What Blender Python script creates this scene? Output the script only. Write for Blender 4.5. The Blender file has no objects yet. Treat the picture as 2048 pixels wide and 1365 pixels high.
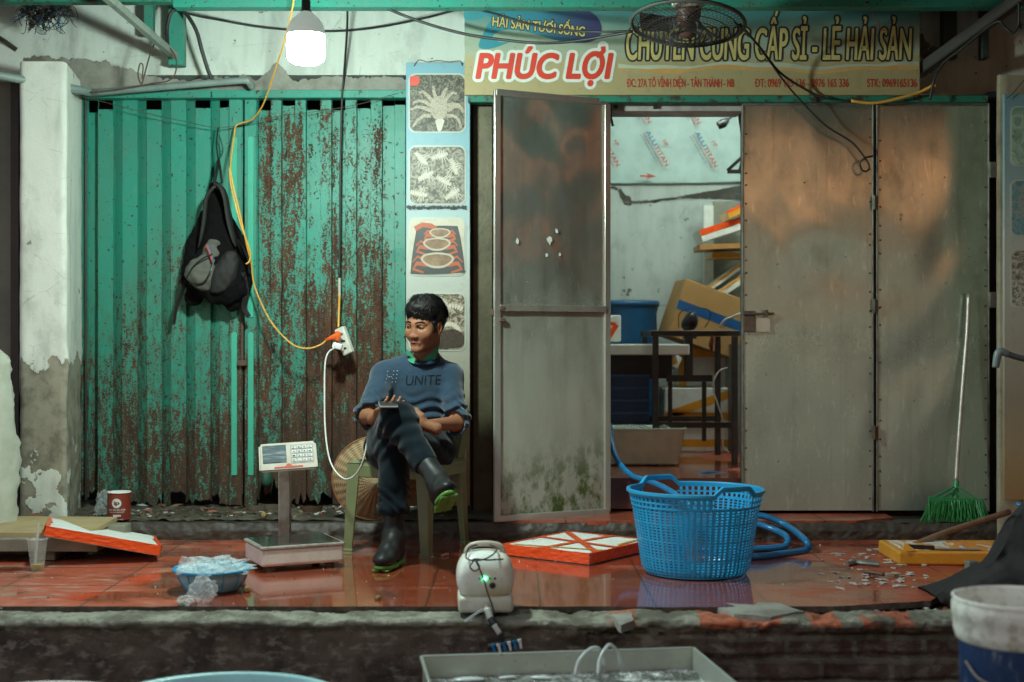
import bpy, bmesh, math, random
import numpy as np
from mathutils import Vector, Matrix, noise as mnoise
from mathutils.bvhtree import BVHTree

random.seed(7)
SC = bpy.context.scene
COL = SC.collection
HC = 0.92          # camera height above the tiled platform
F = 2700.0         # focal length in photo pixels (photo is 2048 wide)

# ------------------------------------------------------------------ camera
cam = bpy.data.cameras.new("camera")
cam.sensor_width = 36.0
cam.lens = 36.0 * F / 2048.0
cam.clip_end = 400.0
cam.clip_start = 0.05
camo = bpy.data.objects.new("camera", cam)
COL.objects.link(camo)
camo.location = (0, 0, HC)
camo.rotation_euler = (math.radians(90), 0, 0)
cam.dof.use_dof = True
cam.dof.focus_distance = 5.85
cam.dof.aperture_fstop = 2.0
SC.camera = camo

# ------------------------------------------------------------------ world, sun, exposure
SUN_EL, SUN_AZ = 34.0, 12.0          # the sun stands behind the house: the shop front lies in open shade
world = bpy.data.worlds.new("World")
SC.world = world
world.use_nodes = True
wn = world.node_tree
wn.nodes.clear()
sky = wn.nodes.new("ShaderNodeTexSky")
sky.sky_type = 'NISHITA'
sky.sun_disc = False
sky.sun_elevation = math.radians(SUN_EL)
sky.sun_rotation = math.radians(SUN_AZ)
bg = wn.nodes.new("ShaderNodeBackground")
bg.inputs[1].default_value = 0.115
wo = wn.nodes.new("ShaderNodeOutputWorld")
hs = wn.nodes.new("ShaderNodeHueSaturation")      # high thin cloud: a paler sky
hs.inputs['Saturation'].default_value = 0.42
wn.links.new(sky.outputs[0], hs.inputs['Color'])
wn.links.new(hs.outputs[0], bg.inputs[0])
wn.links.new(bg.outputs[0], wo.inputs[0])
sl = bpy.data.lights.new("sun", 'SUN')
sl.energy = 3.0
sl.angle = math.radians(0.5)
sl.color = (1.0, 0.93, 0.82)
so = bpy.data.objects.new("sun", sl)
COL.objects.link(so)
_sd = Vector((math.sin(math.radians(SUN_AZ)) * math.cos(math.radians(SUN_EL)),
              math.cos(math.radians(SUN_AZ)) * math.cos(math.radians(SUN_EL)), math.sin(math.radians(SUN_EL))))
so.rotation_euler = _sd.to_track_quat('Z', 'Y').to_euler()
so.location = (0, 10, 8)
SC.view_settings.view_transform = 'Standard'
SC.view_settings.look = 'None'
SC.view_settings.exposure = 1.28
SC.view_settings.gamma = 1.0
SC.view_settings.use_curve_mapping = False
SC.cycles.max_bounces = 8
SC.cycles.transparent_max_bounces = 16
SC.cycles.caustics_reflective = False
SC.cycles.caustics_refractive = False
SC.cycles.sample_clamp_indirect = 4.0

# ------------------------------------------------------------------ helpers
def W(px, py, D):
    """world point seen at photo pixel (px, py) when it stands D metres in front of the lens"""
    return Vector(((px - 1024) / F * D, D, HC - (py - 682) / F * D))

def floor_pt(px, py, z=0.0):
    D = (HC - z) * F / (py - 682)
    return Vector(((px - 1024) / F * D, D, z))

def wloc(o):
    v = Vector((0, 0, 0))
    while o is not None:
        v += o.location
        o = o.parent
    return v

def finish(me, name, material, parent=None, origin=None, smooth=False):
    """link a mesh whose verts are in world coordinates"""
    o = bpy.data.objects.new(name, me)
    if parent is not None:
        base = wloc(parent)
        o.parent = parent
    else:
        base = Vector(origin) if origin is not None else Vector((0, 0, 0))
        o.location = base
    me.transform(Matrix.Translation(-base))
    COL.objects.link(o)
    if material is not None:
        if isinstance(material, (list, tuple)):
            for m in material:
                me.materials.append(m)
        else:
            me.materials.append(material)
    if smooth:
        me.polygons.foreach_set('use_smooth', [True] * len(me.polygons))
    me.update()
    return o

def thing(name, label, cat, loc, group=None):
    o = bpy.data.objects.new(name, None)
    o.empty_display_size = 0.1
    COL.objects.link(o)
    o.location = Vector(loc)
    o['label'] = label
    o['category'] = cat
    if group:
        o['group'] = group
    return o

def tag(o, label, cat, group=None):
    o['label'] = label
    o['category'] = cat
    if group:
        o['group'] = group
    return o

def struct(o, kind='structure'):
    o['kind'] = kind
    return o

class MB:
    """collects shapes (world coordinates) for ONE mesh object"""
    def __init__(s):
        s.v = []
        s.f = []
        s.mi = []
        s.cur = 0
    def add(s, vs, fs):
        b = len(s.v)
        s.v += [tuple(v) for v in vs]
        s.f += [tuple(i + b for i in f) for f in fs]
        s.mi += [s.cur] * len(fs)
        return s
    def bm(s, bm, M=None):
        if M is not None:
            bm.transform(M)
        bm.verts.index_update()
        s.add([v.co[:] for v in bm.verts], [[v.index for v in f.verts] for f in bm.faces])
        bm.free()
        return s
    def box(s, c, size, rz=0, bev=0, M=None, seg=1, rx=0, ry=0):
        bm = bmesh.new()
        bmesh.ops.create_cube(bm, size=1.0)
        bmesh.ops.scale(bm, vec=Vector(size), verts=bm.verts)
        if bev > 0:
            bmesh.ops.bevel(bm, geom=bm.edges[:], offset=bev, segments=seg, profile=0.5, affect='EDGES')
        T = Matrix.Translation(Vector(c)) @ Matrix.Rotation(rz, 4, 'Z') @ Matrix.Rotation(rx, 4, 'X') @ Matrix.Rotation(ry, 4, 'Y')
        if M is not None:
            T = M @ T
        return s.bm(bm, T)
    def box2(s, x0, x1, y0, y1, z0, z1, bev=0):
        return s.box(((x0 + x1) / 2, (y0 + y1) / 2, (z0 + z1) / 2), (x1 - x0, y1 - y0, z1 - z0), bev=bev)
    def tube(s, pts, r, n=8, sub=6, closed=False, caps=True, flat=1.0):
        pts = [Vector(p) for p in pts]
        rad = r if isinstance(r, (list, tuple)) else [r] * len(pts)
        P, R = [], []
        N = len(pts)
        segs = N if closed else N - 1
        for i in range(segs):
            p0 = pts[(i - 1) % N] if (closed or i > 0) else pts[0] * 2 - pts[1]
            p1 = pts[i]
            p2 = pts[(i + 1) % N]
            p3 = pts[(i + 2) % N] if (closed or i + 2 < N) else pts[-1] * 2 - pts[-2]
            for k in range(sub):
                t = k / sub
                P.append(0.5 * ((2 * p1) + (p2 - p0) * t + (2 * p0 - 5 * p1 + 4 * p2 - p3) * t * t + (3 * p1 - p0 - 3 * p2 + p3) * t ** 3))
                R.append(rad[i] * (1 - t) + rad[(i + 1) % N] * t)
        if not closed:
            P.append(pts[-1])
            R.append(rad[-1])
        m = len(P)
        T = []
        for i in range(m):
            a = P[(i - 1) % m] if (closed or i > 0) else P[0]
            b = P[(i + 1) % m] if (closed or i < m - 1) else P[-1]
            d = b - a
            T.append(d.normalized() if d.length > 1e-9 else Vector((0, 0, 1)))
        up = Vector((0, 0, 1)) if abs(T[0].z) < 0.9 else Vector((0, 1, 0))
        nrm = T[0].cross(up).normalized()
        vs, fs = [], []
        for i in range(m):
            nrm = (nrm - T[i] * nrm.dot(T[i]))
            nrm = nrm.normalized() if nrm.length > 1e-6 else T[i].orthogonal().normalized()
            bn = T[i].cross(nrm)
            for k in range(n):
                a = 2 * math.pi * k / n
                vs.append(P[i] + (nrm * math.cos(a) + bn * math.sin(a) * flat) * R[i])
        rows = m if closed else m - 1
        for i in range(rows):
            for k in range(n):
                j = (i + 1) % m
                fs.append((i * n + k, i * n + (k + 1) % n, j * n + (k + 1) % n, j * n + k))
        if caps and not closed:
            fs.append(tuple(range(n))[::-1])
            fs.append(tuple((m - 1) * n + k for k in range(n)))
        return s.add(vs, fs)
    def bar(s, a, b, w, h, up=(0, 0, 1), bev=0):
        a, b = Vector(a), Vector(b)
        d = b - a
        L = d.length
        z = d.normalized()
        u = Vector(up)
        x = u.cross(z)
        if x.length < 1e-4:
            x = Vector((1, 0, 0)).cross(z)
        x.normalize()
        y = z.cross(x)
        M = Matrix((x, y, z)).transposed().to_4x4()
        M.translation = (a + b) / 2
        return s.box((0, 0, 0), (w, h, L), bev=bev, M=M)
    def lathe(s, c, prof, n=32, M=None, caps=False, a0=0, a1=2 * math.pi):
        vs, fs = [], []
        full = abs(a1 - a0 - 2 * math.pi) < 1e-6
        cols = n if full else n + 1
        for (r, z) in prof:
            for k in range(cols):
                a = a0 + (a1 - a0) * k / n
                vs.append(Vector((r * math.cos(a), r * math.sin(a), z)))
        for i in range(len(prof) - 1):
            for k in range(n):
                k2 = (k + 1) % cols
                fs.append((i * cols + k, i * cols + k2, (i + 1) * cols + k2, (i + 1) * cols + k))
        if caps:
            fs.append(tuple(range(cols))[::-1])
            fs.append(tuple((len(prof) - 1) * cols + k for k in range(cols)))
        T = Matrix.Translation(Vector(c))
        if M is not None:
            T = T @ M
        return s.add([T @ v for v in vs], fs)
    def grid(s, fn, nu, nv):
        vs = [fn(i / nu, j / nv) for j in range(nv + 1) for i in range(nu + 1)]
        fs = [(j * (nu + 1) + i, j * (nu + 1) + i + 1, (j + 1) * (nu + 1) + i + 1, (j + 1) * (nu + 1) + i) for j in range(nv) for i in range(nu)]
        return s.add(vs, fs)
    def prism(s, poly, y0, y1):
        """outline in (x, z) extruded along y"""
        n = len(poly)
        vs = [(p[0], y0, p[1]) for p in poly] + [(p[0], y1, p[1]) for p in poly]
        fs = [tuple(range(n)), tuple(range(2 * n - 1, n - 1, -1))]
        fs += [(i, n + i, n + (i + 1) % n, (i + 1) % n) for i in range(n)]
        return s.add(vs, fs)
    def slab(s, c4, down):
        """a plate: four top corners and a downward vector"""
        c4 = [Vector(c) for c in c4]
        d = Vector(down)
        return s.add(c4 + [c + d for c in c4], [(0, 1, 2, 3), (7, 6, 5, 4), (0, 4, 5, 1), (1, 5, 6, 2), (2, 6, 7, 3), (3, 7, 4, 0)])
    def build(s, name, material, parent=None, origin=None, smooth=False, jitter=None):
        me = bpy.data.meshes.new(name)
        me.from_pydata(s.v, [], s.f)
        if isinstance(material, (list, tuple)):
            me.polygons.foreach_set('material_index', s.mi)
        return finish(me, name, material, parent, origin, smooth)

def bevel_mod(o, w=0.003, seg=2, ang=35):
    m = o.modifiers.new('bev', 'BEVEL')
    m.width = w
    m.segments = seg
    m.limit_method = 'ANGLE'
    m.angle_limit = math.radians(ang)
    return o

def fbm(p, s, o=4):
    return mnoise.fractal(Vector(p) * s, 0.8, 2.1, o)

# ------------------------------------------------------------------ material helper
class NT:
    def __init__(s, name):
        s.m = bpy.data.materials.new(name)
        s.m.use_nodes = True
        s.t = s.m.node_tree
        s.t.nodes.clear()
        s.out = s.t.nodes.new('ShaderNodeOutputMaterial')
        s.p = s.t.nodes.new('ShaderNodeBsdfPrincipled')
        s.t.links.new(s.p.outputs[0], s.out.inputs[0])
        s._pos = None
        s._obj = None
    def L(s, a, sock):
        if isinstance(a, (int, float)):
            if sock.type in ('RGBA',):
                sock.default_value = (a, a, a, 1)
            elif sock.type == 'VECTOR':
                sock.default_value = (a, a, a)
            else:
                sock.default_value = a
        elif isinstance(a, (tuple, list)):
            sock.default_value = tuple(a) + (1,) if (sock.type == 'RGBA' and len(a) == 3) else tuple(a)
        else:
            s.t.links.new(a, sock)
    def pos(s):
        if s._pos is None:
            s._pos = s.t.nodes.new('ShaderNodeNewGeometry').outputs['Position']
        return s._pos
    def obj(s):
        if s._obj is None:
            s._obj = s.t.nodes.new('ShaderNodeTexCoord').outputs['Object']
        return s._obj
    def attr(s, n):
        a = s.t.nodes.new('ShaderNodeAttribute')
        a.attribute_name = n
        return a.outputs['Color']
    def xyz(s, v):
        n = s.t.nodes.new('ShaderNodeSeparateXYZ')
        s.L(v, n.inputs[0])
        return n.outputs
    def map(s, v, scale=(1, 1, 1), loc=(0, 0, 0), rot=(0, 0, 0)):
        n = s.t.nodes.new('ShaderNodeMapping')
        s.L(v, n.inputs[0])
        n.inputs['Location'].default_value = loc
        n.inputs['Rotation'].default_value = rot
        n.inputs['Scale'].default_value = scale
        return n.outputs[0]
    def noise(s, v, scale, detail=4, rough=0.55, dist=0.0):
        n = s.t.nodes.new('ShaderNodeTexNoise')
        s.L(v, n.inputs['Vector'])
        n.inputs['Scale'].default_value = scale
        n.inputs['Detail'].default_value = detail
        n.inputs['Roughness'].default_value = rough
        n.inputs['Distortion'].default_value = dist
        return n.outputs[0]
    def vor(s, v, scale, feat='F1', out=0):
        n = s.t.nodes.new('ShaderNodeTexVoronoi')
        n.feature = feat
        s.L(v, n.inputs['Vector'])
        n.inputs['Scale'].default_value = scale
        return n.outputs[out]
    def brick(s, v, scale, w, h, mortar=0.02, offset=0.5):
        n = s.t.nodes.new('ShaderNodeTexBrick')
        s.L(v, n.inputs['Vector'])
        n.offset = offset
        n.inputs['Scale'].default_value = scale
        n.inputs['Brick Width'].default_value = w
        n.inputs['Row Height'].default_value = h
        n.inputs['Mortar Size'].default_value = mortar
        n.inputs['Mortar Smooth'].default_value = 0.3
        n.inputs['Color1'].default_value = (0.35, 0.35, 0.35, 1)
        n.inputs['Color2'].default_value = (0.75, 0.75, 0.75, 1)
        return n
    def ramp(s, f, stops, interp='LINEAR'):
        n = s.t.nodes.new('ShaderNodeValToRGB')
        s.L(f, n.inputs[0])
        cr = n.color_ramp
        cr.interpolation = interp
        while len(cr.elements) < len(stops):
            cr.elements.new(0.5)
        for e, (p, c) in zip(cr.elements, stops):
            e.position = p
            e.color = (c, c, c, 1) if isinstance(c, (int, float)) else tuple(c) + (1,)
        return n.outputs[0]
    def step(s, f, lo, hi):
        n = s.t.nodes.new('ShaderNodeMapRange')
        n.interpolation_type = 'SMOOTHSTEP'
        s.L(f, n.inputs['Value'])
        n.inputs['From Min'].default_value = lo
        n.inputs['From Max'].default_value = hi
        return n.outputs[0]
    def mix(s, f, a, b, mode='MIX'):
        n = s.t.nodes.new('ShaderNodeMix')
        n.data_type = 'RGBA'
        n.blend_type = mode
        n.clamp_factor = True
        s.L(f, n.inputs[0])
        s.L(a, n.inputs[6])
        s.L(b, n.inputs[7])
        return n.outputs[2]
    def m2(s, op, a, b=0.0, clamp=False):
        n = s.t.nodes.new('ShaderNodeMath')
        n.operation = op
        n.use_clamp = clamp
        s.L(a, n.inputs[0])
        s.L(b, n.inputs[1])
        return n.outputs[0]
    def bump(s, h, strength=0.5, dist=0.005):
        n = s.t.nodes.new('ShaderNodeBump')
        s.L(h, n.inputs['Height'])
        n.inputs['Strength'].default_value = strength
        n.inputs['Distance'].default_value = dist
        s.t.links.new(n.outputs[0], s.p.inputs['Normal'])
        return n
    def set(s, base=None, rough=None, metal=None, spec=None, **kw):
        if base is not None:
            s.L(base, s.p.inputs['Base Color'])
        if rough is not None:
            s.L(rough, s.p.inputs['Roughness'])
        if metal is not None:
            s.L(metal, s.p.inputs['Metallic'])
        if spec is not None:
            s.L(spec, s.p.inputs['Specular IOR Level'])
        for k, v in kw.items():
            s.L(v, s.p.inputs[k.replace('_', ' ')])
        return s.m

def simple(name, col, rough=0.6, metal=0.0, dirt=0.35, dcol=None, scale=14.0, bump=0.15, spec=0.5, **kw):
    """a real-world colour with grime patches and a slight bump"""
    n = NT(name)
    v = n.obj()
    a = n.noise(v, scale, 6, 0.65)
    b = n.noise(v, scale * 0.22, 4, 0.6)
    g = n.noise(v, scale * 9, 2, 0.5)
    dc = dcol if dcol is not None else tuple(c * 0.35 + 0.01 for c in col)
    f = n.m2('MULTIPLY', n.step(n.m2('ADD', n.m2('MULTIPLY', a, 0.6), n.m2('MULTIPLY', b, 0.5)), 0.42, 0.78), dirt, True)
    c = n.mix(f, col, dc)
    c = n.mix(n.m2('MULTIPLY', n.step(g, 0.55, 0.8), dirt * 0.35), c, dc)
    n.set(c, n.m2('ADD', rough - 0.08, n.m2('MULTIPLY', a, 0.16)), metal, spec, **kw)
    if bump:
        n.bump(n.m2('ADD', a, n.m2('MULTIPLY', g, 0.3)), bump, 0.004)
    return n.m

# plaster ------------------------------------------------------------
def plaster(name, white=(0.68, 0.74, 0.70), line=None, amp=0.5, thr=0.64, grime=0.85, cement=(0.24, 0.23, 0.185)):
    n = NT(name)
    p = n.pos()
    z = n.xyz(p)[2]
    big = n.noise(p, 2.6, 7, 0.62, 0.3)
    mid = n.noise(p, 11, 6, 0.6)
    fine = n.noise(p, 90, 3, 0.6)
    stain = n.noise(n.map(p, (7, 7, 1.2)), 1.0, 5, 0.6)
    w = n.mix(n.m2('MULTIPLY', n.step(stain, 0.45, 0.8), grime), white, tuple(c * 0.55 for c in white))
    w = n.mix(n.m2('MULTIPLY', n.step(fine, 0.62, 0.75), 0.25), w, (0.2, 0.2, 0.16))
    w = n.mix(n.step(n.noise(p, 17, 4, 0.6), 0.68, 0.72), w, (0.14, 0.14, 0.10))
    w = n.mix(n.m2('MULTIPLY', n.step(n.noise(n.map(p, (1, 1, .6), (9, 2, 4)), 4.5, 7, .68), .50, .66), .40), w, tuple(c * .5 for c in white))
    crk = n.m2('SUBTRACT', 1.0, n.step(n.vor(n.map(p, (1, 1, 1.8)), 2.6, 'DISTANCE_TO_EDGE'), .0, .010))
    w = n.mix(n.m2('MULTIPLY', crk, n.m2('MULTIPLY', n.step(mid, .5, .56), .3)), w, (.15, .15, .12))
    c2 = n.mix(n.step(mid, 0.4, 0.65), cement, tuple(c * 0.55 for c in cement))
    c2 = n.mix(n.step(n.noise(n.map(p, loc=(3, 8, 1)), 7, 3), 0.66, 0.70), c2, (0.36, 0.17, 0.10))
    if line is not None:
        h = n.m2('SUBTRACT', z, line)
        f = n.m2('ADD', h, n.m2('MULTIPLY', n.m2('SUBTRACT', n.m2('ADD', n.m2('MULTIPLY', big, .7), n.m2('MULTIPLY', mid, .3)), 0.5), amp * 2))
        mask = n.m2('SUBTRACT', 1.0, n.step(f, -0.006, 0.006))
        low = n.m2('MULTIPLY', n.step(n.noise(n.map(p, loc=(1, 2, 7)), 4.2, 6), 0.56, 0.575), n.m2('SUBTRACT', 1.0, n.step(z, line * .42, line * .62)))
        mask = n.m2('MULTIPLY', mask, n.m2('SUBTRACT', 1.0, low))
    else:
        mask = n.step(n.m2('ADD', n.m2('MULTIPLY', big, .6), n.m2('MULTIPLY', mid, .4)), thr, thr + 0.012)
    n.set(n.mix(mask, w, c2), 0.85, 0, 0.25)
    hgt = n.m2('ADD', n.m2('MULTIPLY', mask, -0.6), n.m2('ADD', n.m2('MULTIPLY', fine, 0.25), n.m2('MULTIPLY', mid, 0.7)))
    n.bump(hgt, 0.75, 0.006)
    return n.m

M = {}
M['plaster'] = plaster('plaster_upper', thr=0.625, white=(0.6, 0.66, 0.60))
M['plaster_pillar'] = plaster('plaster_pillar', line=0.86, amp=0.42, white=(.68, .71, .64), cement=(.31, .29, .225))
M['plaster_in'] = plaster('plaster_interior', white=(0.52, 0.58, 0.54), thr=0.64, grime=0.6)
M['plaster_right'] = plaster('plaster_right', white=(0.55, 0.55, 0.47), thr=0.60, grime=1.0)
M['board_wall'] = simple('cement_band', (0.30, 0.30, 0.26), 0.9, dirt=0.9, dcol=(0.10, 0.09, 0.07), scale=9, bump=0.5)

# rust-eaten green paint ----------------------------------------------
def green_rust(name, amount=None):
    n = NT(name)
    p = n.pos()
    x, y, z = n.xyz(p)
    big = n.noise(n.map(p, (1, 1, 0.35)), 5.5, 5, 0.6)
    mid = n.noise(n.map(p, (1, 1, 0.30)), 40, 7, 0.72)
    fine = n.noise(p, 125, 4, 0.68)
    speck = n.noise(p, 55, 2, 0.5)
    # wear that stays with the sheets: more rust low down and on the right-hand leaf
    zlow = n.m2('SUBTRACT', 1.0, n.step(z, 0.05, 1.85))
    xr = n.step(x, -1.30, -1.25)
    n1 = n.noise(n.map(p, (1, 0, 0.06)), 13, 1, 0.4)
    xr2 = n.m2('MULTIPLY', xr, n.m2('SUBTRACT', 1.0, n.step(x, -0.66, -0.60)))
    topclean = n.step(z, 1.95, 2.15)
    w = n.m2('MULTIPLY', zlow, n.m2('SUBTRACT', 0.275, n.m2('MULTIPLY', xr2, 0.13)))
    w = n.m2('ADD', w, n.m2('MULTIPLY', xr2, n.m2('ADD', 0.185, n.m2('MULTIPLY', n.m2('SUBTRACT', n1, 0.5), 0.45))))
    w = n.m2('SUBTRACT', w, n.m2('MULTIPLY', topclean, 0.08))
    if amount is not None:
        w = n.m2('ADD', amount, 0.0)
    s = n.m2('ADD', n.m2('MULTIPLY', big, 0.24), n.m2('MULTIPLY', mid, 0.36))
    s = n.m2('ADD', s, n.m2('MULTIPLY', fine, 0.40))
    s = n.m2('ADD', n.m2('MULTIPLY', n.m2('SUBTRACT', s, 0.5), 2.0), n.m2('ADD', w, 0.5))
    mask = n.step(s, 0.70, 0.73)
    m2_ = n.step(n.m2('ADD', speck, n.m2('MULTIPLY', zlow, .05)), 0.665, 0.70)
    mask = n.m2('MAXIMUM', mask, m2_)
    g = n.mix(n.step(big, 0.35, 0.7), (0.024, 0.265, 0.195), (0.05, 0.225, 0.17))
    g = n.mix(n.m2('MULTIPLY', n.step(mid, 0.5, 0.75), 0.5), g, (0.14, 0.30, 0.22))
    g = n.mix(n.m2('MULTIPLY', zlow, n.step(mid, .35, .6)), g, (0.05, 0.12, 0.085))
    r = n.mix(n.step(n.m2('ADD', n.m2('MULTIPLY', fine, .6), n.m2('MULTIPLY', n.noise(n.map(p, (1, 1, .12)), 34, 4, .6), .4)), 0.40, 0.60), (0.022, 0.011, 0.007), (0.105, 0.042, 0.020))
    r = n.mix(n.m2('MULTIPLY', n.step(n.noise(p, 160, 2, .6), .58, .68), .5), r, (0.17, 0.115, 0.07))
    r = n.mix(n.m2('MULTIPLY', n.m2('SUBTRACT', 1.0, n.step(z, .15, .9)), 0.40), r, (0.050, 0.038, 0.027))
    n.set(n.mix(mask, g, r), n.m2('ADD', 0.45, n.m2('MULTIPLY', mask, 0.42)), 0.0, 0.4)
    n.bump(n.m2('ADD', n.m2('MULTIPLY', mask, -0.5), n.m2('MULTIPLY', fine, 0.5)), 0.5, 0.003)
    return n.m
M['shutter'] = green_rust('shutter_paint')
M['green'] = green_rust('beam_green_paint', 0.0)
M['slot'] = simple('slot_green', (0.05, 0.42, 0.29), 0.45, dirt=0.3)
_n = NT('dark_green_steel')
_a = _n.noise(_n.pos(), 18, 6, .65)
_n.set(_n.mix(_n.step(_a, .5, .62), (0.02, 0.17, 0.115), (0.045, 0.03, 0.02)), 0.6, 0, .4)
_n.bump(_a, .3, .004)
M['dgreen'] = _n.m

# floor tiles ----------------------------------------------------------
def tiles(name, x0=-0.3, y0=4.68, pitch=0.4, wet=1.0, seed=0):
    n = NT(name)
    p = n.pos()
    v = n.map(p, loc=(-x0 + seed, -y0, 0))
    br = n.brick(v, 1.0, pitch, pitch, 0.004, 0.0)
    mort = br.outputs['Fac']
    big = n.noise(p, 2.2, 5, 0.6, 0.4)
    mid = n.noise(n.map(p, (1.0, 3.2, 1)), 7, 7, 0.65, 0.6)
    fine = n.noise(p, 70, 4, 0.6)
    tile = n.mix(n.step(br.outputs['Color'], 0.3, 0.8), (0.34, 0.070, 0.032), (0.39, 0.084, 0.040))
    tile = n.mix(n.m2('MULTIPLY', n.step(fine, 0.5, 0.72), 0.5), tile, (0.16, 0.035, 0.018))
    mud = n.step(n.m2('ADD', n.m2('MULTIPLY', mid, 0.6), n.m2('MULTIPLY', big, 0.4)), 0.50, 0.64)
    leftm = n.m2('SUBTRACT', 1.0, n.step(n.xyz(p)[0], -1.6, -0.3))
    mud = n.m2('MULTIPLY', mud, n.m2('ADD', 0.36, n.m2('MULTIPLY', leftm, 0.45)))
    c = n.mix(mud, tile, (0.42, 0.30, 0.24))
    c = n.mix(n.m2('MULTIPLY', n.step(n.noise(p, 5, 5, .6), .55, .72), 0.65), c, (0.07, 0.038, 0.028))
    c = n.mix(mort, c, (0.03, 0.028, 0.022))
    xx = n.xyz(p)[0]
    reg = n.m2('MULTIPLY', n.step(xx, -1.7, -0.9), n.m2('SUBTRACT', 1.0, n.step(xx, 0.9, 1.5)))
    wetm = n.m2('MULTIPLY', n.step(n.m2('ADD', n.noise(n.map(p, (1, 1.6, 1), (4, 1, 0)), 2.3, 5, 0.55), n.m2('MULTIPLY', reg, .22)), 0.46, 0.64), wet)
    c = n.mix(n.m2('MULTIPLY', wetm, .30), c, (0.20, 0.030, 0.010))
    n.set(c, n.m2('SUBTRACT', 0.55, n.m2('MULTIPLY', wetm, 0.40)), 0.0, 0.5,
          Coat_Weight=n.m2('MULTIPLY', wetm, 0.9), Coat_Roughness=0.05)
    b = n.m2('ADD', n.m2('MULTIPLY', mort, -1.0), n.m2('MULTIPLY', fine, 0.12))
    b = n.m2('ADD', b, n.m2('MULTIPLY', n.noise(p, 9, 2), 0.5))
    n.bump(b, 0.35, 0.004)
    return n.m
M['tiles'] = tiles('red_floor_tiles')
M['tiles_in'] = tiles('interior_tiles', y0=6.6, seed=.1, wet=1.0)
M['step_tile'] = tiles('step_tiles', x0=0.05, y0=6.2, pitch=0.4, wet=0.6, seed=.2)

# rough concrete and brick kerb
def kerb_mat():
    n = NT('kerb_concrete')
    p = n.pos()
    x, y, z = n.xyz(p)
    a = n.noise(p, 6, 8, 0.65, 0.4)
    f = n.noise(p, 60, 4, 0.6)
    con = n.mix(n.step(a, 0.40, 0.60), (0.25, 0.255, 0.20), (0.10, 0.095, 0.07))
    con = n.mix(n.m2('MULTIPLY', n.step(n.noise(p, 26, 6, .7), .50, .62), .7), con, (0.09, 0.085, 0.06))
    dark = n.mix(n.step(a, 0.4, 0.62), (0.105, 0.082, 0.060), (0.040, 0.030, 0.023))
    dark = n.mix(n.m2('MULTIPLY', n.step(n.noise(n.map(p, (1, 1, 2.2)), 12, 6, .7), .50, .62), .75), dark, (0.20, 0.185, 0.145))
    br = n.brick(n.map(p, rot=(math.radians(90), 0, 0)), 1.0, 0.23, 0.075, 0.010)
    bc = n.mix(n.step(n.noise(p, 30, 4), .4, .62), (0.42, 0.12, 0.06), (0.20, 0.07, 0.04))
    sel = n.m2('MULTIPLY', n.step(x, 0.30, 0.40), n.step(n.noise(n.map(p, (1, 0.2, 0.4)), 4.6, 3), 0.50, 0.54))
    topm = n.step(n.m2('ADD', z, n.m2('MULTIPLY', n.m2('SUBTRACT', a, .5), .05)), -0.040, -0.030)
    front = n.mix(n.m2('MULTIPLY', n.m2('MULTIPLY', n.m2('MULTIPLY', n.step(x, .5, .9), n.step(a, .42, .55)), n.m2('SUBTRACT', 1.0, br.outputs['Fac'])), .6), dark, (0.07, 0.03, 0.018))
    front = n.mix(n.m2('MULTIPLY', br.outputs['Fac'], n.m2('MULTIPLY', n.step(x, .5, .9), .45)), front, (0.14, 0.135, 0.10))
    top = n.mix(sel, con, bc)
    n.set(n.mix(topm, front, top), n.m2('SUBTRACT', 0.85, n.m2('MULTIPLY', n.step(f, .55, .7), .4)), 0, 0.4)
    n.bump(n.m2('ADD', a, n.m2('MULTIPLY', f, 0.4)), 0.8, 0.01)
    return n.m
M['kerb'] = kerb_mat()
M['dirt'] = simple('black_dirt', (0.045, 0.036, 0.026), 0.7, dirt=0.9, dcol=(0.16, 0.14, 0.10), scale=30, bump=0.9)
M['riser'] = simple('step_riser', (0.055, 0.045, 0.032), 0.55, dirt=0.9, dcol=(0.015, 0.012, 0.010), scale=12, bump=0.9)
M['street'] = simple('street_concrete', (0.11, 0.11, 0.10), 0.6, dirt=0.8, scale=3, bump=0.5)

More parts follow.
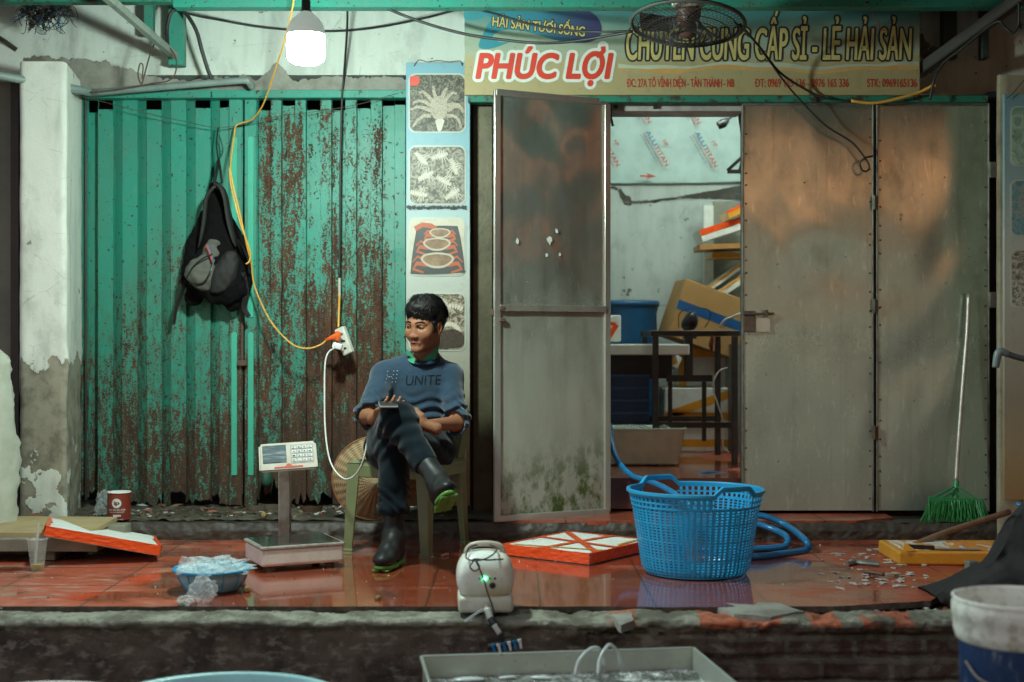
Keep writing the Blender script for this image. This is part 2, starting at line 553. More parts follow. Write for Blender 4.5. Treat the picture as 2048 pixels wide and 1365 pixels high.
# sheet steel -----------------------------------------------------------
def steel(name, base=(0.42, 0.395, 0.34), rough=0.34, metal=0.85, algae=False, dent=0.05, dscale=1.6, scr=1.0, low=0.0):
    n = NT(name)
    p = n.pos()
    x, y, z = n.xyz(p)
    big = n.noise(p, 1.8, 3, 0.5)
    mid = n.noise(n.map(p, (1, 1, 0.6)), 9, 6, 0.65)
    fine = n.noise(n.map(p, (1, 1, 0.5)), 120, 3, 0.7)
    sc = n.noise(n.map(p, (60, 60, 14), rot=(0, 0.35, 0)), 1.0, 3, 0.6)
    c = n.mix(n.m2('MULTIPLY', n.step(mid, 0.45, 0.75), .45), base, tuple(v * 0.6 for v in base))
    c = n.mix(n.m2('MULTIPLY', n.step(sc, 0.60, 0.67), 0.60 * scr), c, (0.66, 0.68, 0.60))
    wf = n.step(n.noise(p, 75, 3, .7), .63, .67)
    c = n.mix(n.m2('MULTIPLY', wf, .5 * scr), c, (0.7, 0.72, 0.64))
    vb = n.noise(n.map(p, (30, 30, .8)), 1.0, 4, .6)
    c = n.mix(n.m2('MULTIPLY', n.step(vb, .5, .75), .3), c, tuple(v * 0.45 for v in base))
    c = n.mix(n.m2('MULTIPLY', n.step(fine, 0.66, 0.74), 0.6), c, (0.13, 0.09, 0.06))
    rst = n.step(n.noise(p, 21, 5, .65), 0.69, 0.72)
    c = n.mix(n.m2('MULTIPLY', rst, .8), c, (0.12, 0.055, 0.03))
    lowm = n.m2('SUBTRACT', 1.0, n.step(n.m2('ADD', z, n.m2('MULTIPLY', mid, .5)), 0.75, 1.65))
    low_pale = n.m2('MULTIPLY', lowm, 0.55 + low)  # paler, rougher and less metallic towards the bottom
    c = n.mix(n.m2('MULTIPLY', low_pale, .7), c, (0.36, 0.37, 0.29))
    met = n.m2('SUBTRACT', metal, n.m2('MULTIPLY', low_pale, 0.5))
    met = n.m2('MULTIPLY', met, n.m2('SUBTRACT', 1.0, rst))
    if algae:
        al = n.m2('MULTIPLY', n.step(n.noise(n.map(p, (1, 1, .55), rot=(0, .5, 0)), 13, 7, .7), 0.42, 0.60),
                  n.m2('SUBTRACT', 1.0, n.step(n.m2('ADD', z, n.m2('MULTIPLY', n.m2('SUBTRACT', x, .3), -.25)), 0.22, 0.56)))
        c = n.mix(al, c, (0.055, 0.085, 0.018))
        met = n.m2('MULTIPLY', met, n.m2('SUBTRACT', 1.0, al))
    n.set(c, n.m2('ADD', rough - 0.1, n.m2('ADD', n.m2('MULTIPLY', mid, 0.22), n.m2('MULTIPLY', low_pale, 0.25))), met, 0.4)
    w = n.noise(n.map(p, (1.0, 1.0, 0.55)), dscale, 2, 0.45, 0.5)
    n.bump(n.m2('ADD', w, n.m2('MULTIPLY', fine, 0.0025)), 1.0, dent)
    return n.m
M['steel_leaf'] = steel('steel_leaf', rough=0.20, base=(0.50, 0.56, 0.49), algae=True, dent=0.05, dscale=2.2, low=0.40)
M['steel_panel'] = steel('steel_panel', base=(0.44, 0.51, 0.44), rough=0.20, dent=0.045, dscale=1.5, low=-.15)
M['steel_trim'] = steel('steel_trim', base=(0.6, 0.6, 0.55), rough=0.2, dent=0.002, dscale=6, scr=.3)
M['steel_tray'] = simple('steel_tray', (0.50, 0.54, 0.47), 0.30, 0.55, dirt=0.35, scale=8, bump=0.1)
M['black_steel'] = simple('black_steel', (0.018, 0.016, 0.015), 0.5, dirt=0.6, dcol=(0.07, 0.045, 0.03), scale=25, bump=0.3)
M['rusty'] = simple('rusty_steel', (0.10, 0.06, 0.04), 0.75, dirt=0.7, dcol=(0.03, 0.02, 0.015), scale=40, bump=.5)
M['pipe'] = simple('grey_pipe', (0.20, 0.26, 0.24), 0.5, dirt=0.6, scale=16)
M['bar'] = simple('dusty_bar', (0.20, 0.24, 0.20), 0.7, dirt=0.6, scale=30)
M['void'] = simple('void_dark', (0.02, 0.018, 0.016), 0.9, dirt=0.5)
M['cable'] = simple('black_cable', (0.012, 0.014, 0.014), 0.5, dirt=0.4, dcol=(0.05, 0.05, 0.045), scale=40, bump=0)
M['yellow'] = simple('yellow_cable', (0.70, 0.38, 0.06), 0.45, dirt=0.2, bump=0)
M['white_cable'] = simple('white_cable', (0.72, 0.74, 0.70), 0.4, dirt=0.15, bump=0)
M['orange'] = simple('orange_plastic', (0.85, 0.13, 0.02), 0.4, dirt=0.2)
M['white_pl'] = simple('white_plastic', (0.68, 0.68, 0.60), 0.4, dirt=0.4, dcol=(0.25, 0.20, 0.12))
M['black_pl'] = simple('black_plastic', (0.012, 0.012, 0.013), 0.35, dirt=0.3)
M['foam'] = simple('white_foam', (0.74, 0.76, 0.71), 0.75, dirt=0.45, dcol=(0.42, 0.42, 0.36), scale=22, bump=0.25)
M['tape_red'] = simple('red_orange_tape', (0.80, 0.085, 0.012), 0.28, dirt=0.25, dcol=(0.5, 0.05, 0.01), scale=20, bump=0.5)
M['tape_yel'] = simple('yellow_tape', (0.72, 0.33, 0.03), 0.3, dirt=0.3, scale=20, bump=0.4)
M['card'] = simple('cardboard', (0.40, 0.22, 0.075), 0.8, dirt=0.3, scale=8)
M['blue_tape'] = simple('blue_tape', (0.015, 0.09, 0.26), 0.35, dirt=0.2)
M['blue_drum'] = simple('blue_drum', (0.01, 0.09, 0.22), 0.4, dirt=0.4)
M['blue_basket'] = simple('blue_basket', (0.015, 0.32, 0.60), 0.32, dirt=0.3, dcol=(0.01, 0.2, 0.42), scale=9, bump=0.05)
M['blue_hose'] = simple('blue_hose', (0.01, 0.17, 0.40), 0.3, dirt=0.2, bump=0.05)
M['blue_dark'] = simple('dark_blue_plastic', (0.008, 0.035, 0.11), 0.5, dirt=0.4)
M['olive'] = simple('olive_plastic', (0.16, 0.19, 0.085), 0.5, dirt=0.45, scale=10, dcol=(0.09, 0.10, 0.05))
M['wood'] = simple('old_wood', (0.22, 0.14, 0.08), 0.75, dirt=0.6, scale=18, bump=.4)
M['green_pl'] = simple('green_plastic', (0.015, 0.24, 0.075), 0.4, dirt=0.3)
M['lime'] = simple('lime_sole', (0.085, 0.30, 0.05), 0.5, dirt=0.35, dcol=(0.08, 0.2, 0.04), scale=30)
M['boot'] = simple('boot_rubber', (0.010, 0.011, 0.011), 0.46, dirt=0.5, dcol=(0.04, 0.04, 0.036), scale=22, bump=0.3, spec=.25)
M['paper_white'] = simple('printed_white', (0.66, 0.72, 0.66), 0.6, dirt=0.3, bump=0)
M['print_red'] = simple('printed_red', (0.62, 0.045, 0.02), 0.5, dirt=0.3, scale=20, bump=0)
M['print_red2'] = simple('printed_dark_red', (0.45, 0.05, 0.025), 0.5, dirt=0.3, bump=0)
M['print_yellow'] = simple('printed_yellow', (0.55, 0.47, 0.17), 0.6, dirt=0.3, bump=0)
M['print_black'] = simple('printed_black', (0.022, 0.02, 0.024), 0.6, dirt=0.2, bump=0)
M['print_blue'] = simple('printed_blue', (0.03, 0.16, 0.33), 0.6, dirt=0.2, bump=0)
M['shade_dark'] = simple('dark_cloth', (0.005, 0.005, 0.005), 0.8, dirt=0.5, scale=20, bump=.4)
# ------------------------------------------------------------------ lettering
def text_mesh(s, x0, x1, zb, cap, y, name, material, parent, off=0.0, shear=0.0, depth=0.001, rot=0.0, M4=None, pad=0.0, ref=None, space=1.0, fat=0.0, nfat=12):
    """letters standing on the plane y, fitted between x0 and x1, cap height cap, baseline zb"""
    cu = bpy.data.curves.new('t', 'FONT')
    cu.body = s
    cu.size = 1.0
    cu.offset = off
    cu.shear = shear
    cu.space_character = space
    cu.resolution_u = 5
    cu.fill_mode = 'FRONT'
    o = bpy.data.objects.new('t', cu)
    COL.objects.link(o)
    dg = bpy.context.evaluated_depsgraph_get()
    me = bpy.data.meshes.new_from_object(o.evaluated_get(dg))
    # reference size without weight
    cu.offset = 0.0
    dg.update()
    m0 = o.evaluated_get(dg).to_mesh()
    xs = [v.co.x for v in m0.vertices]
    xa, xb = min(xs), max(xs)
    o.evaluated_get(dg).to_mesh_clear()
    bpy.data.objects.remove(o)
    sx = (x1 - x0) / (xb - xa)
    sz = cap / 0.73
    T = Matrix(((sx, 0, 0, x0 - xa * sx), (0, 0, -1, y), (0, sz, 0, zb), (0, 0, 0, 1)))
    if rot:
        c = Vector((x0, y, zb))
        T = Matrix.Translation(c) @ Matrix.Rotation(rot, 4, 'Y') @ Matrix.Translation(-c) @ T
    me.transform(T)
    if M4 is not None:
        me.transform(M4)
    if fat > 0:
        bm = bmesh.new()
        for i in range(nfat):
            a = 2 * math.pi * i / nfat
            m2 = me.copy()
            m2.transform(Matrix.Translation((fat * math.cos(a), 0.00004 * i, fat * math.sin(a))))
            bm.from_mesh(m2)
            bpy.data.meshes.remove(m2)
        bm.to_mesh(me)
        bm.free()
    return finish(me, name, material, parent)

def at(px, D):
    return (px - 1024) / F * D
def zt(py, D):
    return HC - (py - 682) / F * D

# ================================================================== SETTING
# street
mb = MB()
mb.box2(-60, 60, -60, 4.6, -0.62, -0.5)
struct(mb.build('street', M['street']))

# tiled platform with a broken front edge
mb = MB()
NX = 260
vs, fs = [], []
X0, X1 = -3.2, 3.6
for i in range(NX + 1):
    x = X0 + (X1 - X0) * i / NX
    e = 4.675 + 0.012 * fbm((x, 3, 1), 2.2) + 0.006 * fbm((x, 1, 5), 14)
    if x > 1.12:
        e += (x - 1.12) * 0.30 + .018 * abs(fbm((x, 0, 0), 7)) * min(1, (x - 1.12) * 5)
    if x > 1.48:
        e += min(0.5, (x - 1.48) * 1.1) + 0.04 * fbm((x, 0, 0), 6)
    vs += [(x, e, 0.0), (x, 6.26, 0.0), (x, e, -0.022), (x, 6.26, -0.022)]
for i in range(NX):
    a, b = i * 4, i * 4 + 4
    fs += [(a, b, b + 1, a + 1), (a, a + 2, b + 2, b)]
mb.add(vs, fs[0::2])
mb.cur = 1
b0 = len(mb.v)
mb.add(vs, fs[1::2])
struct(mb.build('pavement_tiles', [M['tiles'], M['dirt']]))

# rough kerb in front and its face going down to the street
mb = MB()
prof = [(5.25, -0.030), (5.0, -0.028), (4.85, -0.03), (4.74, -0.035), (4.69, -0.045), (4.665, -0.040), (4.648, -0.040), (4.643, -0.010), (4.62, -0.006), (4.58, -0.006), (4.54, -0.008), (4.508, -0.010),
        (4.500, -0.016), (4.497, -0.024), (4.503, -0.034), (4.508, -0.045), (4.505, -0.07), (4.505, -0.10)] + [(4.50 - 0.002 * k, -0.10 - 0.025 * k) for k in range(1, 18)]
def kerb_pt(u, v):
    x = -3.2 + 6.8 * u
    k = v * (len(prof) - 1)
    i = min(int(k), len(prof) - 2)
    t = k - i
    y = prof[i][0] * (1 - t) + prof[i + 1][0] * t
    z = prof[i][1] * (1 - t) + prof[i + 1][1] * t
    rough = 1.0 if x > -0.1 else 0.45
    if 4.6 < y < 4.70 and i >= 3:
        z += 0.012 * fbm((x, 7, y * 3), 5) * rough
    if z > -0.1:
        z += 0.004 * fbm((x, y, z), 16) + .0025 * fbm((x, y, z), 55)
        cell = mnoise.noise(Vector((x * 7.0, y * 9.0, 2.0)))
        z -= .010 * max(0, min(1, (cell - .12) * 14)) * rough
    if y < 4.53:
        y += 0.016 * rough * fbm((x, 2, z * 1.5), 5) + 0.010 * rough * fbm((x, y, z), 17)
        if x > 0.25 and z < -0.055:
            rw = math.floor((z + 0.06) / 0.08)
            y += 0.030 * (fbm((x * 0.6, rw * 3.1, 0), 3.0) + 0.25)
            y += 0.012 * (1 if ((z + 0.06) / 0.08 - rw) < 0.16 else 0)
    return (x, y, z)
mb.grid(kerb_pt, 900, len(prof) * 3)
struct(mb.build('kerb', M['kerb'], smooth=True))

# broken slabs of screed lying in the gap on the right
def broken(pts, z0, z1, label):
    R_ = random.Random(len(label))
    top = []
    for i in range(len(pts)):
        q0, q1 = floor_pt(*pts[i]), floor_pt(*pts[(i + 1) % len(pts)])
        for t in (0, .25, .5, .75):
            q = q0.lerp(q1, t)
            top.append(Vector((q.x + R_.uniform(-.004, .004), q.y + R_.uniform(-.004, .004), z1 + .004 * fbm(q, 9))))
    c = sum(top, Vector()) / len(top)
    n_ = len(top)
    low = [Vector((t.x, t.y, z0)) + (t - c) * .02 for t in top]
    vs = top + low + [c + Vector((0, 0, .003))]
    fs = [(i, (i + 1) % n_, 2 * n_) for i in range(n_)] + [(i, n_ + i, n_ + (i + 1) % n_, (i + 1) % n_) for i in range(n_)]
    o = MB().add(vs, fs).build('broken_slab', M['board_wall'], origin=(c.x, c.y, z0))
    tag(o, label, 'slab fragment')
broken([(1428, 1212), (1478, 1201), (1560, 1207), (1608, 1222), (1540, 1232), (1470, 1226)], -.03, -.001, 'long cracked screed fragment on the kerb below the blue basket')
broken([(1222, 1226), (1262, 1222), (1268, 1240), (1240, 1248)], -.03, -.002, 'small broken screed lump on the kerb left of the orange bricks')
broken([(1860, 1172), (1930, 1150), (1985, 1152), (1960, 1180), (1900, 1190)], -.03, .004, 'grey screed fragment at the broken tile edge beside the yellow slab')

# step below the shop front (dirt under the shutter, red tile in front of the steel doors)
mb = MB()
mb.box2(-3.2, 3.6, 6.3, 7.4, -0.03, 0.074)
def riser(u, v):
    x = -3.2 + 6.8 * u
    y = 6.24 + 0.010 * fbm((x, v * .09, 3), 5) + 0.007 * fbm((x, v * .09, 1), 22) + .003 * fbm((x, v * .09, 5), 70)
    z = -0.01 + 0.087 * v
    if v > 0.6:
        y += (v - 0.6) * 0.05
    return (x, y, z + (0.005 * fbm((x, 0, 9), 9) if v > .7 else 0))
mb.grid(riser, 700, 14)
def stop(u, v):
    x = -3.2 + 6.8 * u
    y = 6.262 + 0.16 * v + (0.010 * fbm((x, 1, 3), 5) if v < .2 else 0)
    return (x, y, 0.0765 + (0.004 * fbm((x, y, 0), 9)) - (0.006 if v > .9 else 0))
mb.grid(stop, 420, 6)
struct(mb.build('step', M['riser'], smooth=True))
mb = MB()
def ledge(u, v):
    x = -2.6 + 2.58 * u
    y = 6.32 + 0.75 * v
    return (x, y, 0.083 + 0.010 * fbm((x, y, 0), 7) + 0.006 * fbm((x, y, 3), 30) + 0.012 * v)
mb.grid(ledge, 200, 50)
struct(mb.build('dirt_ledge', M['dirt'], smooth=True))
mb = MB()
vs, fs = [], []
for i in range(121):
    x = -0.06 + 1.86 * i / 120
    e = 6.262 + 0.01 * fbm((x, 1, 4), 6)
    if x > 1.6:
        e += (x - 1.6) * 0.6
    vs += [(x, e, 0.0875), (x, 6.66, 0.0875), (x, e, 0.066)]
for i in range(120):
    a, b = i * 3, i * 3 + 3
    fs += [(a, b, b + 1, a + 1), (a, a + 2, b + 2, b)]
mb.add(vs, fs)
struct(mb.build('step_tiles', M['step_tile']))

# loose dirt, scales and crumbs lying about (nobody could count them)
def crumbs(name, n, fn, size, mats, kindlabel=None):
    mb = MB()
    for _ in range(n):
        c, s = fn(), random.uniform(*size)
        bm = bmesh.new()
        bmesh.ops.create_icosphere(bm, subdivisions=1, radius=s)
        for v in bm.verts:
            v.co *= random.uniform(0.6, 1.3)
            v.co.z *= 0.45
        mb.cur = random.randrange(len(mats))
        mb.bm(bm, Matrix.Translation(c + Vector((0, 0, s * 0.3))) @ Matrix.Rotation(random.uniform(0, 6.3), 4, 'Z'))
    o = mb.build(name, mats)
    o['kind'] = 'stuff'
    return o
M['crumb'] = simple('crumb_pale', (0.5, 0.5, 0.44), 0.7, dirt=0.4)
M['crumb2'] = simple('crumb_brown', (0.14, 0.09, 0.05), 0.8, dirt=0.5)
M['crumb3'] = simple('crumb_red', (0.45, 0.10, 0.06), 0.7, dirt=0.4)
def _led():
    return Vector((random.uniform(-2.05, -0.3), random.uniform(6.4, 6.85), 0.085))
crumbs('rubble', 420, _led, (0.003, 0.016), [M['crumb2'], M['dirt'], M['crumb2'], M['crumb']])
def _edge():
    x = random.uniform(1.12, 2.1)
    return Vector((x, random.uniform(4.60, 4.70 + (x - 1.12) * .22), -0.028))
crumbs('gravel', 340, _edge, (0.003, 0.013), [M['crumb'], M['dirt'], M['crumb'], M['crumb2']])
def _gen():
    return Vector((random.uniform(-2.0, 2.2), random.uniform(4.52, 6.1), 0.001 if random.random() < .9 else 0.0))
def _genk():
    v = _gen()
    if v.y < 4.69: v.z = -0.004
    return v
crumbs('litter', 150, _genk, (0.0015, 0.0045), [M['crumb'], M['foam'], M['crumb2']])
# fish scales and shell flakes on the right
mb = MB()
for _ in range(85):
    c = floor_pt(random.gauss(1760, 60), random.uniform(1098, 1178))
    r = random.uniform(0.006, 0.02)
    a0 = random.uniform(0, 6.28)
    pts = []
    for k in range(8):
        a = a0 + k * math.pi / 4
        rr = r * random.uniform(0.6, 1.1) * (1.5 if k % 4 == 0 else 0.8)
        pts.append(c + Vector((rr * math.cos(a), rr * math.sin(a), 0.003 + random.uniform(0, 0.003))))
    q = [p + Vector((0, 0, -0.0025)) for p in pts]
    mb.add(pts + q, [tuple(range(8)), tuple(range(15, 7, -1))] + [(k, 8 + k, 8 + (k + 1) % 8, (k + 1) % 8) for k in range(8)])
o = mb.build('shell_flakes', simple('shell_flake', (0.55, 0.55, 0.50), 0.35, dirt=0.4))
o['kind'] = 'stuff'
mb = MB()
for _ in range(70):      # dry leaves, twigs and scraps on the ledge
    c = _led() + Vector((0, 0, 0.012))
    a = random.uniform(0, 6.28)
    l = random.uniform(0.015, 0.05)
    d = Vector((math.cos(a), math.sin(a) * .6, random.uniform(-.1, .25))) * l
    nn = Vector((-d.y, d.x, 0)).normalized() * random.uniform(.003, .014)
    mb.cur = random.choice([0, 0, 1, 2, 3])
    mb.add([c - d, c + nn + Vector((0, 0, .008)), c + d, c - nn], [(0, 1, 2, 3), (3, 2, 1, 0)])
o = mb.build('leaf_litter', [M['crumb2'], M['crumb3'], M['crumb'], M['wood']])
o['kind'] = 'stuff'

# ------------------------------------------------------------------ the house
SHD = 6.75
house = thing('shop_house', 'old plastered shop house front with peeling whitewash above the shutter and doors', 'building', (0, 7.2, 0.0))
mb = MB()
zw = zt(150, 6.72)
mb.box2(-3.4, at(944, 6.72), 6.72, 7.0, zw, 7.0)
mb.build('upper_wall', M['plaster'], house)
mb = MB()      # cement band under the whitewash with a ragged top edge
pts = [(-2.42, zt(188, 6.71)), (at(944, 6.71), zt(188, 6.71))]
top = []
for i in range(600):
    x = at(944, 6.71) + (-2.42 - at(944, 6.71)) * i / 599
    top.append((x, zt(158, 6.71) + 0.035 * fbm((x, 0, 2), 4) + 0.016 * fbm((x, 3, 2), 20) + 0.008 * fbm((x, 3, 2), 70) + .10 * max(0, min(1, (-1.75 - x) * 3)) + .09 * math.exp(-((x + 1.17) / .05) ** 2)))
mb.prism(pts + top, 6.706, 6.74)
mb.build('cement_band', M['board_wall'], house)
mb = MB()
D = 6.68
mb.box2(at(944, D), 3.6, D, 7.0, zt(188, D), 7.0)
mb.build('sign_wall', M['plaster_right'], house)
# side and back walls, roof: a closed room behind the doors
mb = MB()
mb.box2(-3.4, -3.2, 6.98, 12, -.5, 7.0)
mb.box2(3.5, 3.7, 6.98, 12, -.5, 7.0)
mb.box2(-3.4, 3.7, 12, 12.2, -.5, 7.0)
mb.box2(-3.4, 3.7, 6.9, 12.2, 7.0, 7.15)
mb.build('outer_wall', M['plaster_right'], house)
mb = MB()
mb.box2(-2.6, -0.1, 7.25, 7.35, 0.0, 2.6)      # near-black sheet painted as the darkness behind the shutter
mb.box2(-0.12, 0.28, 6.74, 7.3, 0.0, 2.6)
mb.build('void_backing', M['void'], house)
# room
mb = MB()
mb.box2(0.28, 2.9, 8.9, 9.05, 0.1, 2.75)
mb.box2(0.20, 0.32, 6.78, 8.9, 0.1, 2.75)
mb.box2(2.5, 2.6, 6.78, 8.9, 0.1, 2.75)
mb.box2(0.2, 2.6, 6.78, 9.0, 2.72, 2.8)
mb.build('room_wall', M['plaster_in'], house)
struct(MB().box2(0.2, 2.6, 6.60, 9.0, 0.10, 0.25).build('floor', M['tiles_in']))
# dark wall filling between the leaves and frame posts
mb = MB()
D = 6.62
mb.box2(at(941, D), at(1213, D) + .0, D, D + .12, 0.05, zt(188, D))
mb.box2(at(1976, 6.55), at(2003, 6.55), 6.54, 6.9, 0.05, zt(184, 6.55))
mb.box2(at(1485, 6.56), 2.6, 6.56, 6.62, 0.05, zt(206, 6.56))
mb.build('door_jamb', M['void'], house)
# corroded steel strip left of the open leaf
mb = MB()
D = 6.60
mb.box2(at(947, D), at(984, D), D, D + .012, 0.08, zt(200, D))
mb.build('steel_strip', simple('strip_old', (.10, .09, .05), .5, .3, dirt=.9, dcol=(.02, .015, .01), scale=6, bump=.6), house)
# lintel in the opening, with hanging hardware
mb = MB()
D = 6.58
mb.box2(at(1213, D), at(1485, D), D, 6.76, zt(222, D), zt(204, D))
mb.build('lintel', simple('lintel_white', (0.45, 0.42, 0.40), 0.8, dirt=.7), house)
for px in (1228, 1307):
    MB().box2(at(px, 6.56), at(px + 7, 6.56), 6.555, 6.578, zt(217, 6.56), zt(208, 6.56)).build('bracket', M['black_steel'], house)
mb = MB()
mb.tube([W(1221, 215, 6.55), W(1222, 235, 6.55), W(1226, 252, 6.54)], 0.006)
mb.build('hook', M['black_steel'], house)
# green rails
mb = MB()
mb.box2(at(936, 6.47), at(1975, 6.47), 6.46, 6.54, zt(205, 6.47), zt(191, 6.47), bev=.003)
mb.build('door_rail', M['dgreen'], house)
mb = MB()
mb.box2(at(170, 6.7), at(815, 6.7), 6.68, 6.76, zt(197, 6.7), zt(181, 6.7), bev=.003)
mb.build('shutter_rail', M['green'], house)
# printed panel inside
pan = thing('printed_wall_sheet', 'pale printed composite sheet high on the back wall of the room', 'wall sheet', (1.0, 8.88, 1.95))
D = 8.86
def pan_pt(u, v):
    x = 0.33 + 1.6 * u
    zb = zt(366, D) + (0.07 * max(0, (u - 0.45)) ** 1.6 * 1.2)
    return (x, D - 0.02 * v, zb + (2.7 - zb) * v)
MB().grid(pan_pt, 24, 2).build('sheet', simple('alu_sheet', (0.44, 0.60, 0.56), 0.5, dirt=0.35, scale=12, bump=.05), pan, smooth=True)
def pan_text(cx, cy):
    # words run down to the right at about 60 degrees
    a = math.radians(60)
    base = W(cx, cy, 8.80)
    R = Matrix.Translation(base) @ Matrix.Rotation(a, 4, 'Y')
    k = 8.8 / F
    for s, x0, x1, zb, cap, mt in (('ALU', 0, 33 * k, 0, 9.5 * k, M['print_blue']), ('TITAN', 35 * k, 80 * k, 0, 9.5 * k, M['print_red2']), ('HP', 33 * k, 45 * k, 20 * k, 8 * k, M['print_red2']),
                               ('WEATHERPROOF COMPOSITE PANEL', 0, 78 * k, -6 * k, 3 * k, M['print_red2']), ('www alutitan panel vn', 0, 64 * k, -11.5 * k, 2.6 * k, M['print_blue'])):
        text_mesh(s, x0, x1, zb, cap, 0, 'lettering', mt, pan, off=.015, M4=R)
pan_text(1291, 264)
pan_text(1389, 266)
pan_text(1193, 264)
pan_text(1256, 178)
pan_text(1355, 180)
mb = MB()
a = [W(1280, 350, 8.79), W(1296, 350.5, 8.79), W(1292, 346, 8.79), W(1313, 352.5, 8.79), W(1292, 358, 8.79), W(1296, 354.5, 8.79), W(1280, 353.5, 8.79)]
mb.add(a, [tuple(range(7))])
mb.build('printed_arrow', M['print_red2'], pan)

# crack with fallen plaster across the room's back wall
mb = MB()
line = [(1200, 372), (1222, 374), (1235, 378), (1250, 398), (1262, 404), (1290, 404), (1330, 399), (1375, 393), (1420, 390), (1500, 384)]
up, dn = [], []
for i in range(70):
    t = i / 69 * (len(line) - 1)
    k = min(int(t), len(line) - 2)
    fr = t - k
    x = line[k][0] * (1 - fr) + line[k + 1][0] * fr
    y = line[k][1] * (1 - fr) + line[k + 1][1] * fr
    w = 2.0 + 2.5 * abs(fbm((x, 0, 0), .05)) + (7 if 1240 < x < 1262 else 0) + max(0, (x - 1370)) * .11
    up.append(W(x, y - w + 1.5 * fbm((x, 1, 0), .2), 8.893))
    dn.append(W(x, y + w + 2 * fbm((x, 2, 0), .2), 8.893))
n = len(up)
mb.add(up + dn, [(i, i + 1, n + i + 1, n + i) for i in range(n - 1)])
mb.build('wall_crack', simple('crack_dark', (0.055, 0.05, 0.04), .9, dirt=.8, dcol=(.15, .15, .13), scale=30, bump=.8), house)

# left pillar
mb = MB()
D = 6.30
xl, xr = at(38, D), at(131, D)
NZ = 70
def pil(u, v):
    z = -0.02 + (zt(128, D) + 0.02) * v
    path = [(xl, 6.75), (xl, D + .012), (xl + .012, D), (xr - .012, D), (xr, D + .012), (at(163, 6.74), 6.74)]
    k = u * 5
    i = min(int(k), 4)
    t = k - i
    x = path[i][0] * (1 - t) + path[i + 1][0] * t
    y = path[i][1] * (1 - t) + path[i + 1][1] * t
    dz = 1.0 if z < 0.9 else 0.35
    return (x + 0.008 * fbm((x, y, z), 4) * dz, y + 0.010 * fbm((x, y, z + 5), 6) * dz, z + (0.012 * math.sin(u * math.pi) if v == 1 else 0))
mb.grid(pil, 60, NZ)
tagp = mb.build('pillar', M['plaster_pillar'], origin=(-2.2, 6.4, 0), smooth=True)
tag(tagp, 'whitewashed pillar with a peeled bare cement lower half, beside the green shutter', 'pillar')
mb = MB()
zc_ = zt(130, D)
mb.add([(xl, 6.75, zc_), (xl, D + .012, zc_), (xl + .012, D, zc_), (xr - .012, D, zc_), (xr, D + .012, zc_), (at(163, 6.74), 6.74, zc_)], [(0, 1, 2, 3, 4, 5)])
mb.build('capital', M['plaster'], tagp)
# wall strip beyond the pillar on the far left
mb = MB()
mb.box2(-3.2, at(24, 6.9), 6.9, 7.0, -.5, 2.35)
o = mb.build('side_wall', simple('grey_render', (0.22, 0.23, 0.19), .85, dirt=.6, scale=5, bump=.4), origin=(-2.8, 6.95, 0))
tag(o, 'narrow grey rendered wall at the far left edge behind the dark pipe', 'wall')
mb = MB()
mb.box2(at(24, 6.88), at(40, 6.88), 6.86, 6.99, -.5, 2.6)
o = mb.build('dark_post', M['black_steel'], origin=(-2.5, 6.9, 0))
tag(o, 'dark steel post squeezed between the left pillar and the grey side wall', 'post')
mb = MB()
mb.tube([W(-20, 65, 6.7), W(8, 82, 6.7), W(33, 100, 6.72)], 0.012)
mb.build('stay', M['black_steel'], o)

# right pillar with its own board
D = 6.15
mb = MB()
def pil2(u, v):
    z = -0.02 + (zt(150, D) + 0.02) * v
    path = [(at(1992, 6.7), 6.7), (at(1996, D), D + .01), (at(1996, D) + .01, D), (3.2, D)]
    k = u * 3
    i = min(int(k), 2)
    t = k - i
    x = path[i][0] * (1 - t) + path[i + 1][0] * t
    y = path[i][1] * (1 - t) + path[i + 1][1] * t
    return (x, y + 0.006 * fbm((x, y, z), 6), z)
mb.grid(pil2, 50, 50)
o = mb.build('pillar', simple('right_pillar', (0.34, 0.31, 0.22), .85, dirt=.9, dcol=(.10, .08, .05), scale=6, bump=.5), origin=(2.4, 6.3, 0), smooth=True)
tag(o, 'stained yellow-grey pillar at the right edge behind the blue picture board', 'pillar')

